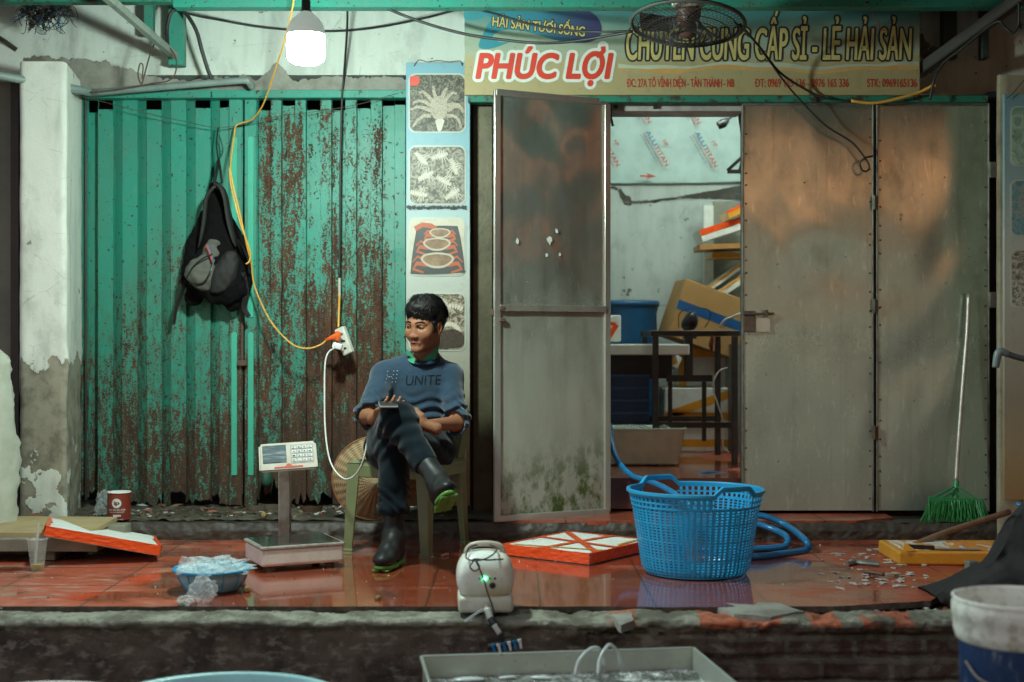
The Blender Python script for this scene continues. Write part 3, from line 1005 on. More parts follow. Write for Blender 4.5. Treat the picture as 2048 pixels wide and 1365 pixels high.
# ------------------------------------------------------------------ green folding shutter
D = SHD
shut = thing('folding_shutter', 'rust-eaten green corrugated folding steel shutter behind the seated man', 'shutter', (at(487, D), D, 0.08))
ztop = zt(205, D)
def strip_leaf(name, xs, rnd, notch):
    """xs: list of (px, depth) breakpoints of the folded sheet; each strip has its own ragged lower edge"""
    mb = MB()
    R = random.Random(rnd)
    for i in range(len(xs) - 1):
        (pa, da), (pb, db) = xs[i], xs[i + 1]
        xa, xb = at(pa, D), at(pb, D)
        wd = xb - xa
        nn = max(1, int(abs(wd) / 0.012))
        flat = abs(da - db) < 1e-6
        zb0 = zt(R.uniform(985, 1012), D)
        zt0 = ztop + (-(R.uniform(0.0, 0.045)) if (da > 0.01 or R.random() < notch) else 0.03)
        if not flat:
            zt0 = ztop + 0.02
        bot, topv = [], []
        for k in range(nn + 1):
            t = k / nn
            x = xa + wd * t
            y = D + da + (db - da) * t
            jb = 0.035 * fbm((x * 1.0, 0, rnd), 14) + 0.02 * fbm((x, 3, rnd), 60)
            if R.random() < 0.05 and flat:
                jb += 0.05
            bot.append((x, y, max(zb0 + jb, 0.10)))
            topv.append((x, y, zt0 + 0.004 * fbm((x, 5, 0), 40)))
        NV = 30
        rows = []
        for j in range(NV + 1):
            tt = j / NV
            rows += [(b[0] + .0015 * fbm((b[0], 1, tt * 2), 3), b[1] + 0.004 * fbm((b[0] * .5, 2, tt * 2), 3), b[2] * (1 - tt) + c[2] * tt) for b, c in zip(bot, topv)]
        w_ = nn + 1
        mb.add(rows, [(j * w_ + k, j * w_ + k + 1, (j + 1) * w_ + k + 1, (j + 1) * w_ + k) for j in range(NV) for k in range(nn)])
    o = mb.build(name, M['shutter'], shut)
    return o
A = []
px = 163
A += [(163, .0), (172, .0), (174, .035), (194, .035)]
px = 196
while px < 455:
    A += [(px, 0.0), (px + 30, 0.0), (px + 31, 0.030), (px + 47.5, 0.006)]
    px += 48.7
A = [a for a in A if a[0] < 458] + [(459, 0.0), (486, 0.0)]
strip_leaf('left_leaf', A, 3, 0.25)
B = [(489, 0.0), (515, 0.0), (517, .022), (540, .022), (542, 0.0)]
px = 564
k = 0
edges = [564, 591, 613, 641, 664, 691, 714, 742, 765, 790, 812]
dep = 0.0
for e in edges:
    nd = 0.022 - dep
    B += [(e - 1.5, dep), (e, nd)]
    dep = nd
strip_leaf('right_leaf', B, 11, 0.1)
# meeting stiles with rounded slots
for (pa, pb, nm) in ((459, 485, 1), (490, 514, 2)):
    mb = MB()
    mb.box2(at(pa, D), at(pb, D), D - 0.014, D - 0.001, zt(1010, D), ztop + .02, bev=.003)
    st = mb.build('meeting_stile', M['shutter'], shut)
    mb = MB()
    cx = (pa + pb) / 2 - (2 if nm == 1 else -1)
    for (ya, yb) in ((274, 640), (664, 955)):
        xa, xb = at(cx - 5.5, D), at(cx + 5.5, D)
        r = (xb - xa) / 2
        zc1, zc0 = zt(ya, D) - r, zt(yb, D) + r
        poly = [(xa, zc0), (xb, zc0), (xb, zc1)] + [((xa + xb) / 2 + r * math.cos(t), zc1 + r * math.sin(t)) for t in np.linspace(0.2, math.pi - .2, 7)] + [(xa, zc1)]
        mb.prism(poly, D - 0.021, D - 0.0135)
    mb.build('slot_strip', M['slot'], st)
mb = MB()
mb.bar((at(487, D), D - .03, zt(720, D)), (at(487, D), D - .03, zt(560, D)), .012, .012)
mb.box((at(487, D), D - .032, zt(726, D)), (.05, .02, .03), bev=.004)
mb.build('latch', M['rusty'], shut)
mb = MB()
mb.tube([(at(173, D), D - .01, zt(1000, D)), (at(173, D), D - .01, zt(200, D))], .006, sub=1)
mb.build('edge_rod', M['black_steel'], shut)

# ------------------------------------------------------------------ steel door leaves
leaf = thing('open_steel_door', 'scratched stainless door leaf swung outward with green algae at its foot', 'door', (0.457, 6.52, 0.085))
P1, P0 = Vector((0.462, 6.50)), Vector((-0.079, 6.235))
dirv = (P1 - P0).normalized()
nv = Vector((dirv.y, -dirv.x))       # towards the camera
LW = (P1 - P0).length
def LP(t, z, out=0.0):
    return Vector((P0.x + dirv.x * t + nv.x * out, P0.y + dirv.y * t + nv.y * out, z))
ZB, ZT = 0.105, 2.06
def leafpt(u, v):
    w = 0.007 * fbm((u * .5, v * 1.8, 2), 2.4, 2) * math.sin(math.pi * u) ** .5
    if v > .8:
        w += 0.012 * math.sin(u * math.pi) * math.exp(-((v - .93) / .05) ** 2) * math.cos(u * 9)
    return LP(0.012 + (LW - .024) * u, ZB + (ZT - ZB) * v, w)
MB().grid(leafpt, 40, 110).build('sheet', M['steel_leaf'], leaf, smooth=True)
mb = MB()
def lbar(t0, z0, t1, z1, w=0.022, d=0.03, out=0.005):
    a, b = LP(t0, z0, out), LP(t1, z1, out)
    mb.bar(a, b, w, d, up=(nv.x, nv.y, 0), bev=.002)
lbar(0.008, ZB - .02, 0.008, ZT + .02, d=.018, w=.032)
lbar(LW - 0.008, ZB - .005, LW - 0.008, ZT + .01, d=.018, w=.032)
lbar(0.0, ZB - .005, LW, ZB - .005, w=.03, d=.024)
lbar(0.0, ZT + .008, LW, ZT + .008, w=.03, d=.024)
zc = zt(617, 6.35)
lbar(0.02, zc, LW - .02, zc, w=.03, d=.018, out=.012)
mb.build('frame', M['steel_trim'], leaf)
mb = MB()
for z in (zt(617, 6.3), zt(640, 6.3) - .0):
    c = LP(0.03, z, .014)
    mb.box(c, (.03, .02, .02), rz=math.atan2(dirv.y, dirv.x), bev=.003)
mb.box(LP(-.012, zt(625, 6.2), .0), (.02, .012, .03), bev=.003)
mb.build('hasp', M['rusty'], leaf)
mb = MB()
for (px_, py_, s_) in ((1097, 482, 9), (1112, 462, 6), (1033, 484, 6), (1091, 510, 5), (1118, 508, 4)):
    t = (at(px_, 6.33) - P0.x) / dirv.x
    c = LP(t, zt(py_, 6.35), .004)
    pts = []
    for k in range(9):
        a = k / 9 * 2 * math.pi
        rr = s_ / 430 * random.uniform(.5, 1.2)
        q = LP(t + rr * math.cos(a) * .7, c.z + rr * math.sin(a), .012)
        pts.append(q)
    mb.add(pts, [tuple(range(9))])
mb.build('paper_scrap', M['paper_white'], leaf)

M['steel_dull'] = simple('dull_steel', (.20, .20, .17), .5, .5, dirt=.8, dcol=(.05, .03, .02), scale=20)
def door_panel(pa, pb, label, name='steel_door'):
    D = 6.50
    t = thing(name, label, 'door', ((at(pa, D) + at(pb, D)) / 2, D, 0.09))
    xa, xb = at(pa, D), at(pb, D)
    def fn(u, v):
        w = 0.008 * fbm((u * .8 + pa, v * 2, 0), 1.6, 2) * math.sin(math.pi * u) ** .5
        return (xa + (xb - xa) * u, D + w - .004, 0.105 + (zt(208, D) - .105) * v)
    g = MB().grid(fn, 40, 90).build('sheet', M['steel_panel'], t, smooth=True)
    mb = MB()
    mb.box2(xa - .003, xa + .006, D - .012, D + .02, 0.10, zt(207, D), bev=.002)
    mb.box2(xb - .006, xb + .003, D - .012, D + .02, 0.10, zt(207, D), bev=.002)
    mb.box2(xa + .007, xb - .007, D - .010, D + .02, zt(212, D), zt(206, D), bev=.002)
    mb.build('frame', M['steel_dull'], t)
    mb = MB()
    R = random.Random(pa)
    z = .16
    while z < 2.0:
        for x in (xa + .016, xb - .016):
            if R.random() < .8:
                mb.lathe((x, D - .006, z + R.uniform(-.01, .01)), [(0.0, .004), (.0035, .003), (.005, 0)], n=8, M=Matrix.Rotation(math.pi / 2, 4, 'X'))
        z += R.uniform(.06, .1)
    mb.build('rivets', M['rusty'], t)
    return t
dp1 = door_panel(1485, 1746, 'closed stainless door leaf with a rusty bolt, beside the open doorway')
dp2 = door_panel(1753, 1977, 'closed stainless door leaf behind the green broom', )
D = 6.49
mb = MB()
mb.box2(at(1486, D), at(1510, D), D - .02, D - .006, zt(664, D), zt(622, D), bev=.003)
mb.tube([W(1486, 628, D - .025), W(1548, 627, D - .025)], .006, sub=1)
mb.box2(at(1528, D), at(1534, D), D - .035, D - .01, zt(634, D), zt(620, D))
mb.build('bolt', M['rusty'], dp1)
mb = MB()
mb.box2(at(1510, D), at(1540, D), D - .012, D - .008, zt(664, D), zt(636, D), bev=.001)
mb.build('bolt_plate', M['steel_trim'], dp1)
for (py) in (405, 612, 865):
    mb = MB()
    mb.tube([W(1749, py - 14, 6.47), W(1749, py + 14, 6.47)], .009, sub=1)
    mb.box2(at(1743, D), at(1755, D), D - .017, D - .012, zt(py + 12, D), zt(py - 12, D))
    mb.build('hinge', M['steel_dull'] if py < 800 else M['rusty'], dp2)
for (py) in (340, 600):
    mb = MB()
    mb.box2(at(1978, D), at(1992, D), D - .01, D - .003, zt(py + 16, D), zt(py - 16, D), bev=.002)
    mb.build('hinge', M['steel_dull'], dp2)

# ------------------------------------------------------------------ painted shop sign
D = 6.44
sg = thing('shop_sign', 'long printed seafood shop sign in red and yellow lettering above the steel doors', 'sign', (at(1385, D), D, zt(190, D)))
mb = MB()
mb.box2(at(929, D), at(1840, D), D, D + .02, zt(190, D), zt(14, D), bev=.002)
n = NT('sign_print')
p = n.pos()
x, y, z = n.xyz(p)
gz = n.step(n.m2('ADD', z, n.m2('MULTIPLY', n.noise(n.map(p, (1.2, 1, .3)), 3, 3), .10)), zt(150, D), zt(10, D) + .06)
c = n.ramp(gz, [(0, (0.36, 0.30, 0.15)), (0.22, (0.38, 0.33, 0.18)), (0.34, (0.33, 0.37, 0.27)), (0.7, (0.24, 0.34, 0.26)), (1.0, (0.05, 0.22, 0.23))])
c = n.mix(n.m2('MULTIPLY', n.step(n.noise(p, 22, 6, .65), .5, .75), .3), c, (0.16, 0.17, 0.10))
c = n.mix(n.step(n.noise(p, 95, 2), .70, .74), c, (0.07, 0.07, 0.05))
n.set(c, .55, 0, .4)
mb.build('panel', n.m, sg)
# wave line and sand band as printed shapes
def band(name, ytop, ybot, fa, fb, y, mat):
    mb = MB()
    u, d = [], []
    for i in range(90):
        px = 1236 + (1838 - 1236) * i / 89
        u.append((at(px, D), y, zt(ytop + 4 * math.sin(px * .02 + fa) + 2 * math.sin(px * .051), D)))
        d.append((at(px, D), y, zt(ybot + 4 * math.sin(px * .02 + fb) + 2 * math.sin(px * .043), D)))
    nn = len(u)
    mb.add(u + d, [(i, i + 1, nn + i + 1, nn + i) for i in range(nn - 1)])
    return mb.build(name, mat, sg)
band('printed_foam', 128, 136, 0, .5, D - .0008, simple('printed_foam_band', (.46, .52, .40), .6, dirt=.4, bump=0))
band('printed_sand', 135, 142, .5, .2, D - .0012, simple('printed_sand_band', (.52, .28, .08), .6, dirt=.5, dcol=(.6, .45, .2), bump=0))
# blue ribbon behind the top words
_n = NT('printed_ribbon')
_x = _n.xyz(_n.pos())[0]
_n.set(_n.ramp(_n.step(_x, at(960, D), at(1205, D)), [(0, (.02, .22, .28)), (.45, (.03, .20, .27)), (1, (.035, .035, .12))]), .55)
rib = [(968, 16), (1160, 16), (1178, 22), (1194, 34), (1203, 52), (1200, 72), (1180, 84), (1150, 86), (1110, 80), (1070, 68), (1030, 60), (1000, 62), (985, 74), (1000, 84), (1018, 84), (1000, 92), (978, 98), (962, 97), (957, 90), (965, 70), (975, 50), (982, 36)]
def smooth_poly(pts, sub=4):
    out = []
    N = len(pts)
    for i in range(N):
        p0, p1, p2, p3 = [Vector(pts[(i + k) % N]) for k in (-1, 0, 1, 2)]
        for k in range(sub):
            t = k / sub
            out.append(0.5 * ((2 * p1) + (p2 - p0) * t + (2 * p0 - 5 * p1 + 4 * p2 - p3) * t * t + (3 * p1 - p0 - 3 * p2 + p3) * t ** 3))
    return out
_eps = [0]
def flat_poly(mb, pts, D, off, sub=4):
    _eps[0] = (_eps[0] + 1) % 60
    off += .000004 * _eps[0]
    q = smooth_poly(pts, sub)
    from mathutils.geometry import tessellate_polygon
    tri = tessellate_polygon([[Vector((a[0], a[1], 0)) for a in q]])
    mb.add([(at(a[0], D), D - off, zt(a[1], D)) for a in q], tri)
mb = MB()
flat_poly(mb, rib, D, .0010)
mb.build('printed_ribbon', _n.m, sg)
mb = MB()
flat_poly(mb, [(931, 16), (968, 16), (972, 30), (960, 38), (931, 40)], D, .0006)
mb.build('printed_corner', simple('print_teal', (.04, .26, .30), .6, bump=0), sg)
def outlined(s, px0, px1, pyb, cap, f_in, f_out, m_in, m_out, shear=0, rot=0, y=0):
    k = D / F
    text_mesh(s, at(px0, D), at(px1, D), zt(pyb, D), cap * k, D - .0022, 'lettering_outline', m_out, sg, shear=shear, rot=rot, fat=f_out * k, nfat=30)
    text_mesh(s, at(px0, D), at(px1, D), zt(pyb, D), cap * k, D - .0030, 'lettering', m_in, sg, shear=shear, rot=rot, fat=f_in * k, nfat=10)
outlined('PHÚC LỌI', 953, 1225, 156, 51, 2.6, 8.5, M['print_red'], M['paper_white'], shear=.20)
outlined('CHUYÊN CUNG CẤP SỈ - LẺ HẢI SẢN', 1253, 1823, 119, 66, .9, 4.4, M['print_yellow'], M['print_black'], shear=.12)
outlined('HẢI SẢN TƯOI SỐNG', 984, 1170, 52, 20, .45, 2.2, M['print_yellow'], M['print_black'], shear=-.05, rot=math.radians(6.5))
for (pts, wo, wi, mo, mi_) in (([(1192, 112), (1201, 109), (1207, 102), (1206, 93)], 11, 5.0, M['paper_white'], M['print_red']), ([(1100, 47), (1104, 45), (1105, 41)], 3.4, 1.4, M['print_black'], M['print_yellow'])):
    for w_, m_, o_, nm in ((wo, mo, .00205, 'lettering_outline'), (wi, mi_, .00335, 'lettering')):
        mb = MB()
        _L, _R = [], []
        for i, (x, y) in enumerate(pts):
            a_, b_ = pts[max(i - 1, 0)], pts[min(i + 1, len(pts) - 1)]
            dx, dy = b_[0] - a_[0], b_[1] - a_[1]
            l = math.hypot(dx, dy)
            _L.append((x - dy / l * w_, y + dx / l * w_))
            _R.append((x + dy / l * w_, y - dx / l * w_))
        vs = [(at(q[0], D), D - o_, zt(q[1], D)) for q in _L + _R]
        nn = len(pts)
        mb.add(vs, [(i, i + 1, nn + i + 1, nn + i) for i in range(nn - 1)])
        if w_ == wo:
            ex = pts[-1]
            mb.add([(at(ex[0] + w_ * math.cos(t), D), D - o_ + .00002, zt(ex[1] + w_ * math.sin(t), D)) for t in np.linspace(0, 6.283, 17)[:-1]], [tuple(range(16))])
        mb.build(nm, m_, sg)
k = D / F
for s, a, b in (('DC: 27A TÔ VĨNH DIỆN - TÂN THÀNH - NB', 1255, 1468), ('DT: 0969 165 136 - 0976 165 336', 1511, 1697), ('STK: 0969165136', 1734, 1833)):
    text_mesh(s, at(a, D), at(b, D), zt(174, D), 17 * k, D - .0016, 'lettering', M['print_red2'], sg, fat=.35 * k, nfat=8)
for a in (1255, 1511):      # the bar through the letter D
    mb = MB()
    mb.add([(at(a - 2.2, D), D - .0019, zt(166.6, D)), (at(a + 3.6, D), D - .0019, zt(166.6, D)), (at(a + 3.6, D), D - .0019, zt(164.6, D)), (at(a - 2.2, D), D - .0019, zt(164.6, D))], [(0, 1, 2, 3)])
    mb.build('lettering', M['print_red2'], sg)

# ------------------------------------------------------------------ picture boards
def photo_mat(name, c1, c2, c3, scale, seed):
    n = NT(name)
    p = n.map(n.pos(), loc=(seed, seed * 2, 0))
    a = n.noise(p, scale, 6, .62, 2.6)
    v = n.noise(n.map(p, loc=(3, 0, 7)), scale * 1.5, 3, .5, 3.5)
    c = n.ramp(a, [(.30, c1), (.48, c2), (.62, c3), (.78, c1)])
    c = n.mix(n.m2('MULTIPLY', n.step(v, .54, .60), .75), c, c3)
    c = n.mix(n.m2('MULTIPLY', n.step(n.noise(p, 160, 2, .6), .55, .65), .3), c, c1)
    n.set(c, .5, 0, .4)
    return n.m
def rrect(xa, xb, za, zb, r, n=5):
    out = []
    for (cx, cz, a0) in ((xb - r, zb - r, 0), (xa + r, zb - r, 90), (xa + r, za + r, 180), (xb - r, za + r, 270)):
        for k in range(n + 1):
            a = math.radians(a0 + 90 * k / n)
            out.append((cx + r * math.cos(a), cz + r * math.sin(a)))
    return out
D = 6.50
bd = thing('picture_board', 'tall pale blue board of seafood photos leaning behind the seated man', 'picture board', (at(876, D), D, .1))
n = NT('board_print')
p = n.pos()
z = n.xyz(p)[2]
c = n.ramp(n.step(z, .1, 2.28), [(0, (.26, .17, .07)), (.06, (.28, .23, .13)), (.16, (.24, .22, .16)), (.45, (.36, .38, .33)), (.62, (.40, .45, .42)), (.80, (.24, .38, .41)), (1, (.15, .32, .39))])
c = n.mix(n.m2('MULTIPLY', n.step(n.noise(p, 20, 6, .65), .5, .78), .35), c, (.16, .14, .09))
c = n.mix(n.step(n.noise(p, 110, 2), .71, .75), c, (.08, .07, .05))
n.set(c, .5, 0, .4)
MB().box2(at(812, D), at(940, D), D, D + .018, zt(1012, D), zt(125, D), bev=.002).build('board', n.m, bd)
pics = [(150, 263, (.012, .013, .010), (.045, .043, .03), (.20, .19, .14), 24, 1), (294, 407, (.025, .025, .018), (.10, .095, .07), (.33, .31, .25), 26, 5),
        (438, 549, (.40, .36, .27), (.45, .41, .32), (.50, .46, .37), 6, 9), (588, 699, (.02, .014, .008), (.10, .08, .05), (.36, .31, .23), 18, 13), (870, 985, (.06, .06, .045), (.16, .15, .12), (.22, .21, .17), 14, 17)]
for (ya, yb, c1, c2, c3, sc_, sd_) in pics:
    mb = MB()
    mb.prism(rrect(at(817, D), at(932, D), zt(yb + 3, D), zt(ya - 3, D), .035), D - .0035, D - .0005)
    fr = mb.build('photo_border', simple('photo_border', (.42, .46, .41), .5, dirt=.3, bump=0), bd)
    mb = MB()
    mb.prism(rrect(at(820, D), at(929, D), zt(yb, D), zt(ya, D), .03), D - .006, D - .0036)
    mb.build('photo', photo_mat('photo_print', c1, c2, c3, sc_, sd_), fr)
def leg_poly(mb, pts, w0, w1, D, off):
    """tapering printed limb through pixel points"""
    _eps[0] = (_eps[0] + 1) % 60
    off += .000004 * _eps[0]
    L_, R_ = [], []
    m = len(pts)
    for i, (x, y) in enumerate(pts):
        a = pts[max(i - 1, 0)]
        b = pts[min(i + 1, m - 1)]
        dx, dy = b[0] - a[0], b[1] - a[1]
        l = math.hypot(dx, dy)
        w = w0 + (w1 - w0) * i / (m - 1)
        L_.append((x - dy / l * w, y + dx / l * w))
        R_.append((x + dy / l * w, y - dx / l * w))
    vs = [(at(a, D), D - off, zt(b, D)) for a, b in L_ + R_]
    mb.add(vs, [(i, i + 1, m + i + 1, m + i) for i in range(m - 1)])
# crab of the first photo
mb = MB()
flat_poly(mb, [(862, 208), (868, 198), (880, 192), (890, 198), (896, 212), (892, 232), (880, 242), (868, 236), (861, 222)], D, .0078)
for lg in ([(862, 212), (850, 204), (838, 202), (826, 206)], [(862, 222), (848, 216), (834, 214), (822, 220)], [(862, 232), (848, 232), (836, 240), (826, 254)], [(866, 204), (856, 192), (846, 184), (838, 186)],
           [(894, 212), (906, 208), (918, 210), (926, 220)], [(895, 222), (908, 214), (920, 214), (928, 226)], [(894, 232), (908, 232), (918, 240), (922, 256)], [(890, 202), (898, 192), (906, 186), (914, 188)],
           [(872, 198), (868, 184), (866, 172)], [(884, 196), (890, 182), (894, 176)]):
    leg_poly(mb, lg, 4.0, 2.2, D, .0074)
mb.build('printed_crab', photo_mat('crab_print', (.15, .12, .08), (.30, .25, .18), (.46, .42, .34), 70, 3), bd)
mb = MB()
flat_poly(mb, [(872, 240), (888, 240), (886, 252), (882, 262), (876, 262), (873, 252)], D, .0082)
mb.build('printed_label', simple('print_cream', (.55, .52, .45), .6, bump=0), bd)
mb = MB()
flat_poly(mb, [(820, 156), (826, 152), (834, 153), (839, 160), (836, 170), (822, 171)], D, .0078)
mb.build('printed_badge', M['print_red'], bd)
# lobsters of the second photo
mb = MB()
Rl = random.Random(31)
for (x, y, a) in ((843, 318, .8), (880, 312, -.3), (908, 334, 1.2), (852, 352, -.5), (888, 362, .5), (838, 388, .2), (905, 388, -.6)):
    ca, sa = math.cos(a), math.sin(a)
    for j in range(8):
        s_ = j * 4.2 - 16
        w_ = 7.5 - abs(j - 3) * .8
        flat_poly(mb, [(x + s_ * ca - w_ * sa, y + s_ * sa + w_ * ca), (x + (s_ + 3.4) * ca, y + (s_ + 3.4) * sa), (x + s_ * ca + w_ * sa, y + s_ * sa - w_ * ca), (x + (s_ - 1.2) * ca, y + (s_ - 1.2) * sa)], D, .0064 + .0001 * j, 2)
    for sgn in (-1, 1):
        for k_ in range(3):
            x1 = min(926, max(823, x + (14 - 7 * k_) * ca - sgn * 17 * sa))
            y1 = min(403, max(298, y + (14 - 7 * k_) * sa + sgn * 17 * ca))
            leg_poly(mb, [(x + (8 - 7 * k_) * ca, y + (8 - 7 * k_) * sa), ((x + x1) / 2 + 3, (y + y1) / 2 - 3), (x1, y1)], 1.3, .5, D, .0063)
mb.build('printed_lobsters', photo_mat('lobster_print', (.48, .44, .36), (.40, .36, .28), (.58, .56, .50), 50, 8), bd)
# tray of cooked crabs of the third photo
mb = MB()
flat_poly(mb, [(838, 454), (905, 452), (918, 462), (929, 535), (918, 546), (832, 548), (822, 536), (832, 465)], D, .0072)
mb.build('printed_tray', simple('print_tray', (.045, .05, .05), .5, bump=0), bd)
mb = MB()
mb2 = MB()
mb3 = MB()
for (cx, cy, s_) in ((880, 466, .72), (874, 488, .95), (875, 520, 1.15)):
    def q(pts):
        return [(cx + a * s_, cy + b * s_) for a, b in pts]
    for sgn in (-1, 1):
        leg_poly(mb, q([(sgn * 20, 2), (sgn * 34, -6), (sgn * 44, 4)]), 3.5, 1, D, .0078)
        leg_poly(mb, q([(sgn * 18, 8), (sgn * 36, 6), (sgn * 42, 16), (sgn * 24, 22)]), 5, 2, D, .0080)
    flat_poly(mb2, q([(-29, -1), (-24, -9), (-12, -12), (0, -13), (12, -12), (24, -9), (29, -1), (20, 9), (8, 14), (-8, 14), (-20, 9)]), D, .0086)
    flat_poly(mb3, q([(-25, -1), (-20, -7), (-10, -9), (0, -10), (10, -9), (20, -7), (25, -1), (16, 7), (7, 10), (-7, 10), (-16, 7)]), D, .0092)
leg_poly(mb, [(830, 458), (845, 450), (862, 452), (872, 458)], 5, 5, D, .0079)
mb.build('printed_crab_legs', simple('print_orange', (.40, .09, .03), .5, dirt=.3, bump=0), bd)
mb2.build('printed_crab_shell', simple('print_shell', (.45, .39, .30), .5, bump=0), bd)
mb3.build('printed_crab_roe', simple('print_roe', (.16, .09, .045), .5, dirt=.6, dcol=(.35, .25, .15), scale=60, bump=0), bd)
# curled tails and dark fringe of the fourth photo
mb = MB()
for (cx_, cy_, r_, a0_, a1_, w_) in ((905, 640, 30, 200, 380, 8), (898, 668, 22, 190, 350, 7), (870, 620, 26, 230, 400, 7)):
    for j in range(16):
        a = math.radians(a0_ + (a1_ - a0_) * j / 15)
        x, y = cx_ + r_ * math.cos(a), cy_ + r_ * math.sin(a)
        if not (824 < x < 925 and 592 < y < 694):
            continue
        ca, sa = math.cos(a), math.sin(a)
        flat_poly(mb, [(x - w_ * ca, y - w_ * sa), (x - 3 * sa, y + 3 * ca), (x + w_ * .5 * ca, y + w_ * .5 * sa), (x + 3 * sa, y - 3 * ca)], D, .0064 + .0001 * (j % 3), 2)
mb.build('printed_tails', photo_mat('tail_print', (.40, .36, .27), (.46, .42, .33), (.55, .50, .42), 40, 2), bd)
mb = MB()
flat_poly(mb, [(824, 668), (850, 660), (880, 664), (905, 658), (926, 668), (926, 692), (900, 697), (850, 697), (824, 692)], D, .0068)
mb.build('printed_fringe', photo_mat('fringe_print', (.012, .008, .005), (.03, .02, .012), (.07, .05, .03), 60, 6), bd)
# the torn strip of black paint and the wire it hangs from
mb = MB()
R = random.Random(4)
for i in range(26):
    x = 813 + i * 4.6
    if True:
        flat_poly(mb, [(x, 413 + R.uniform(-2, 2)), (x + 4.6, 412 + R.uniform(-2, 2)), (x + 5, 418 + R.uniform(-2, 3)), (x, 417 + R.uniform(-2, 2))], D, .0075, 1)
mb.build('torn_strip', M['print_black'], bd)
mb = MB()
mb.tube([W(828, 132, 6.49), W(838, 120, 6.5), W(856, 124, 6.49), W(876, 121, 6.49), W(900, 124, 6.49), W(920, 122, 6.49), W(924, 131, 6.49)], .0022, n=6)
mb.build('hanging_wire', M['rusty'], bd)

D = 6.10
bd2 = thing('picture_board', 'pale blue picture board cut off by the right edge of the photo', 'picture board', (at(2040, D), D, .15))
MB().box2(at(2008, D), at(2140, D), D, D + .02, zt(1000, D), zt(188, D), bev=.002).build('board', n.m, bd2)
for (ya, yb, c1, c2, c3, sc_, sd_) in [(215, 330, (.12, .26, .20), (.20, .36, .28), (.38, .52, .44), 7, 2), (362, 470, (.04, .20, .26), (.10, .28, .33), (.32, .30, .24), 16, 4), (502, 613, (.05, .06, .045), (.17, .18, .14), (.45, .46, .38), 20, 6)]:
    mb = MB()
    mb.prism(rrect(at(2020, D), at(2130, D), zt(yb + 3, D), zt(ya - 3, D), .03), D - .0035, D - .0005)
    fr = mb.build('photo_border', simple('photo_border', (.42, .46, .41), .5, dirt=.3, bump=0), bd2)
    mb = MB()
    mb.prism(rrect(at(2023, D), at(2127, D), zt(yb, D), zt(ya, D), .026), D - .006, D - .0036)
    mb.build('photo', photo_mat('photo_print', c1, c2, c3, sc_, sd_), fr)
mb = MB()
mb.tube([W(2014, 196, 6.09), W(2022, 190, 6.09), W(2048, 160, 6.08)], .0022, n=6)
mb.build('hanging_wire', M['rusty'], bd2)

# ------------------------------------------------------------------ awning over the platform
aw = thing('awning', 'green steel awning frame over the platform', 'awning', (0, 6.0, 2.4))
mb = MB()
D = 6.15
mb.box2(at(345, D), 3.6, D, D + .08, zt(14, D), zt(14, D) + .12, bev=.004)
mb.build('beam', M['green'], aw)
mb = MB()
mb.box2(-3.4, 3.6, 3.7, 6.7, 2.66, 2.69)
mb.build('roof_sheet', simple('awning_sheet', (.06, .065, .06), .7, dirt=.5), aw)
mb = MB()
mb.box2(at(-400, 6.1), at(345, 6.1) - .01, 6.10, 6.17, zt(12, 6.1) + .02, zt(12, 6.1) + .1, bev=.004)
mb.box2(-3.4, 3.6, 3.7, 3.78, 2.56, 2.658, bev=.004)
for xx in (-3.0, -1.4, .4, 2.2):
    mb.box2(xx, xx + .05, 3.79, 6.09, 2.60, 2.658)
mb.build('rafter', M['dgreen'], aw)
mb = MB()
D = 6.6
mb.box2(at(336, D), at(366, D), D, D + .07, zt(130, D), 2.6, bev=.004)
mb.build('post', M['green'], aw)
mb = MB()
mb.box2(at(287, D), at(305, D), D, D + .05, zt(72, D), 2.6, bev=.003)
mb.build('post', M['green'], aw)
mb = MB()
mb.bar(W(195, -22, 5.75), W(350, 112, 6.55), .035, .035, bev=.004)
mb.build('brace', M['bar'], aw)
mb = MB()
mb.bar(W(1832, 148, 6.52), W(2100, -48, 5.9), .055, .055, bev=.006)
mb.build('brace', simple('dark_brace', (.05, .045, .038), .7, dirt=.6), aw)
mb = MB()
for (a, b) in ((1885, 1912), (1962, 1975)):
    mb.box2(at(a, 6.62), at(b, 6.62), 6.60, 6.66, zt(118, 6.62), 2.6, bev=.003)
mb.build('post', simple('dark_post', (.03, .05, .04), .7, dirt=.6), aw)
mb = MB()  # unseen orange cloth edge, added for the steel doors to mirror
mb.grid(lambda u, v: (-3.4 + 7 * u, 3.68 + .05 * math.sin(u * 37) * (1 - v) + .03 * math.sin(u * 91), 2.26 + .06 * math.sin(u * 29) * (1 - v) + .30 * v), 160, 6)
mb.build('added_valance', simple('orange_valance', (.62, .17, .05), .6, dirt=.4, scale=3), aw, smooth=True)
# pipes near the shutter top
o = MB().tube([W(-60, 140, 6.2), W(0, 151, 6.25), W(180, 184, 6.5)], .021, n=10, sub=4).build('conduit_pipe', M['pipe'], origin=W(60, 165, 6.3), smooth=True)
tag(o, 'grey pipe crossing the top of the left pillar to the shutter corner', 'pipe')
o = MB().tube([W(180, 186, 6.55), W(300, 176, 6.56), W(420, 166, 6.56), W(488, 161, 6.56), W(497, 164, 6.57), W(504, 174, 6.6)], .017, n=10, sub=5).build('conduit_pipe', M['pipe'], origin=W(350, 170, 6.5), smooth=True)
tag(o, 'bent grey conduit lying along the top rail of the green shutter', 'pipe')

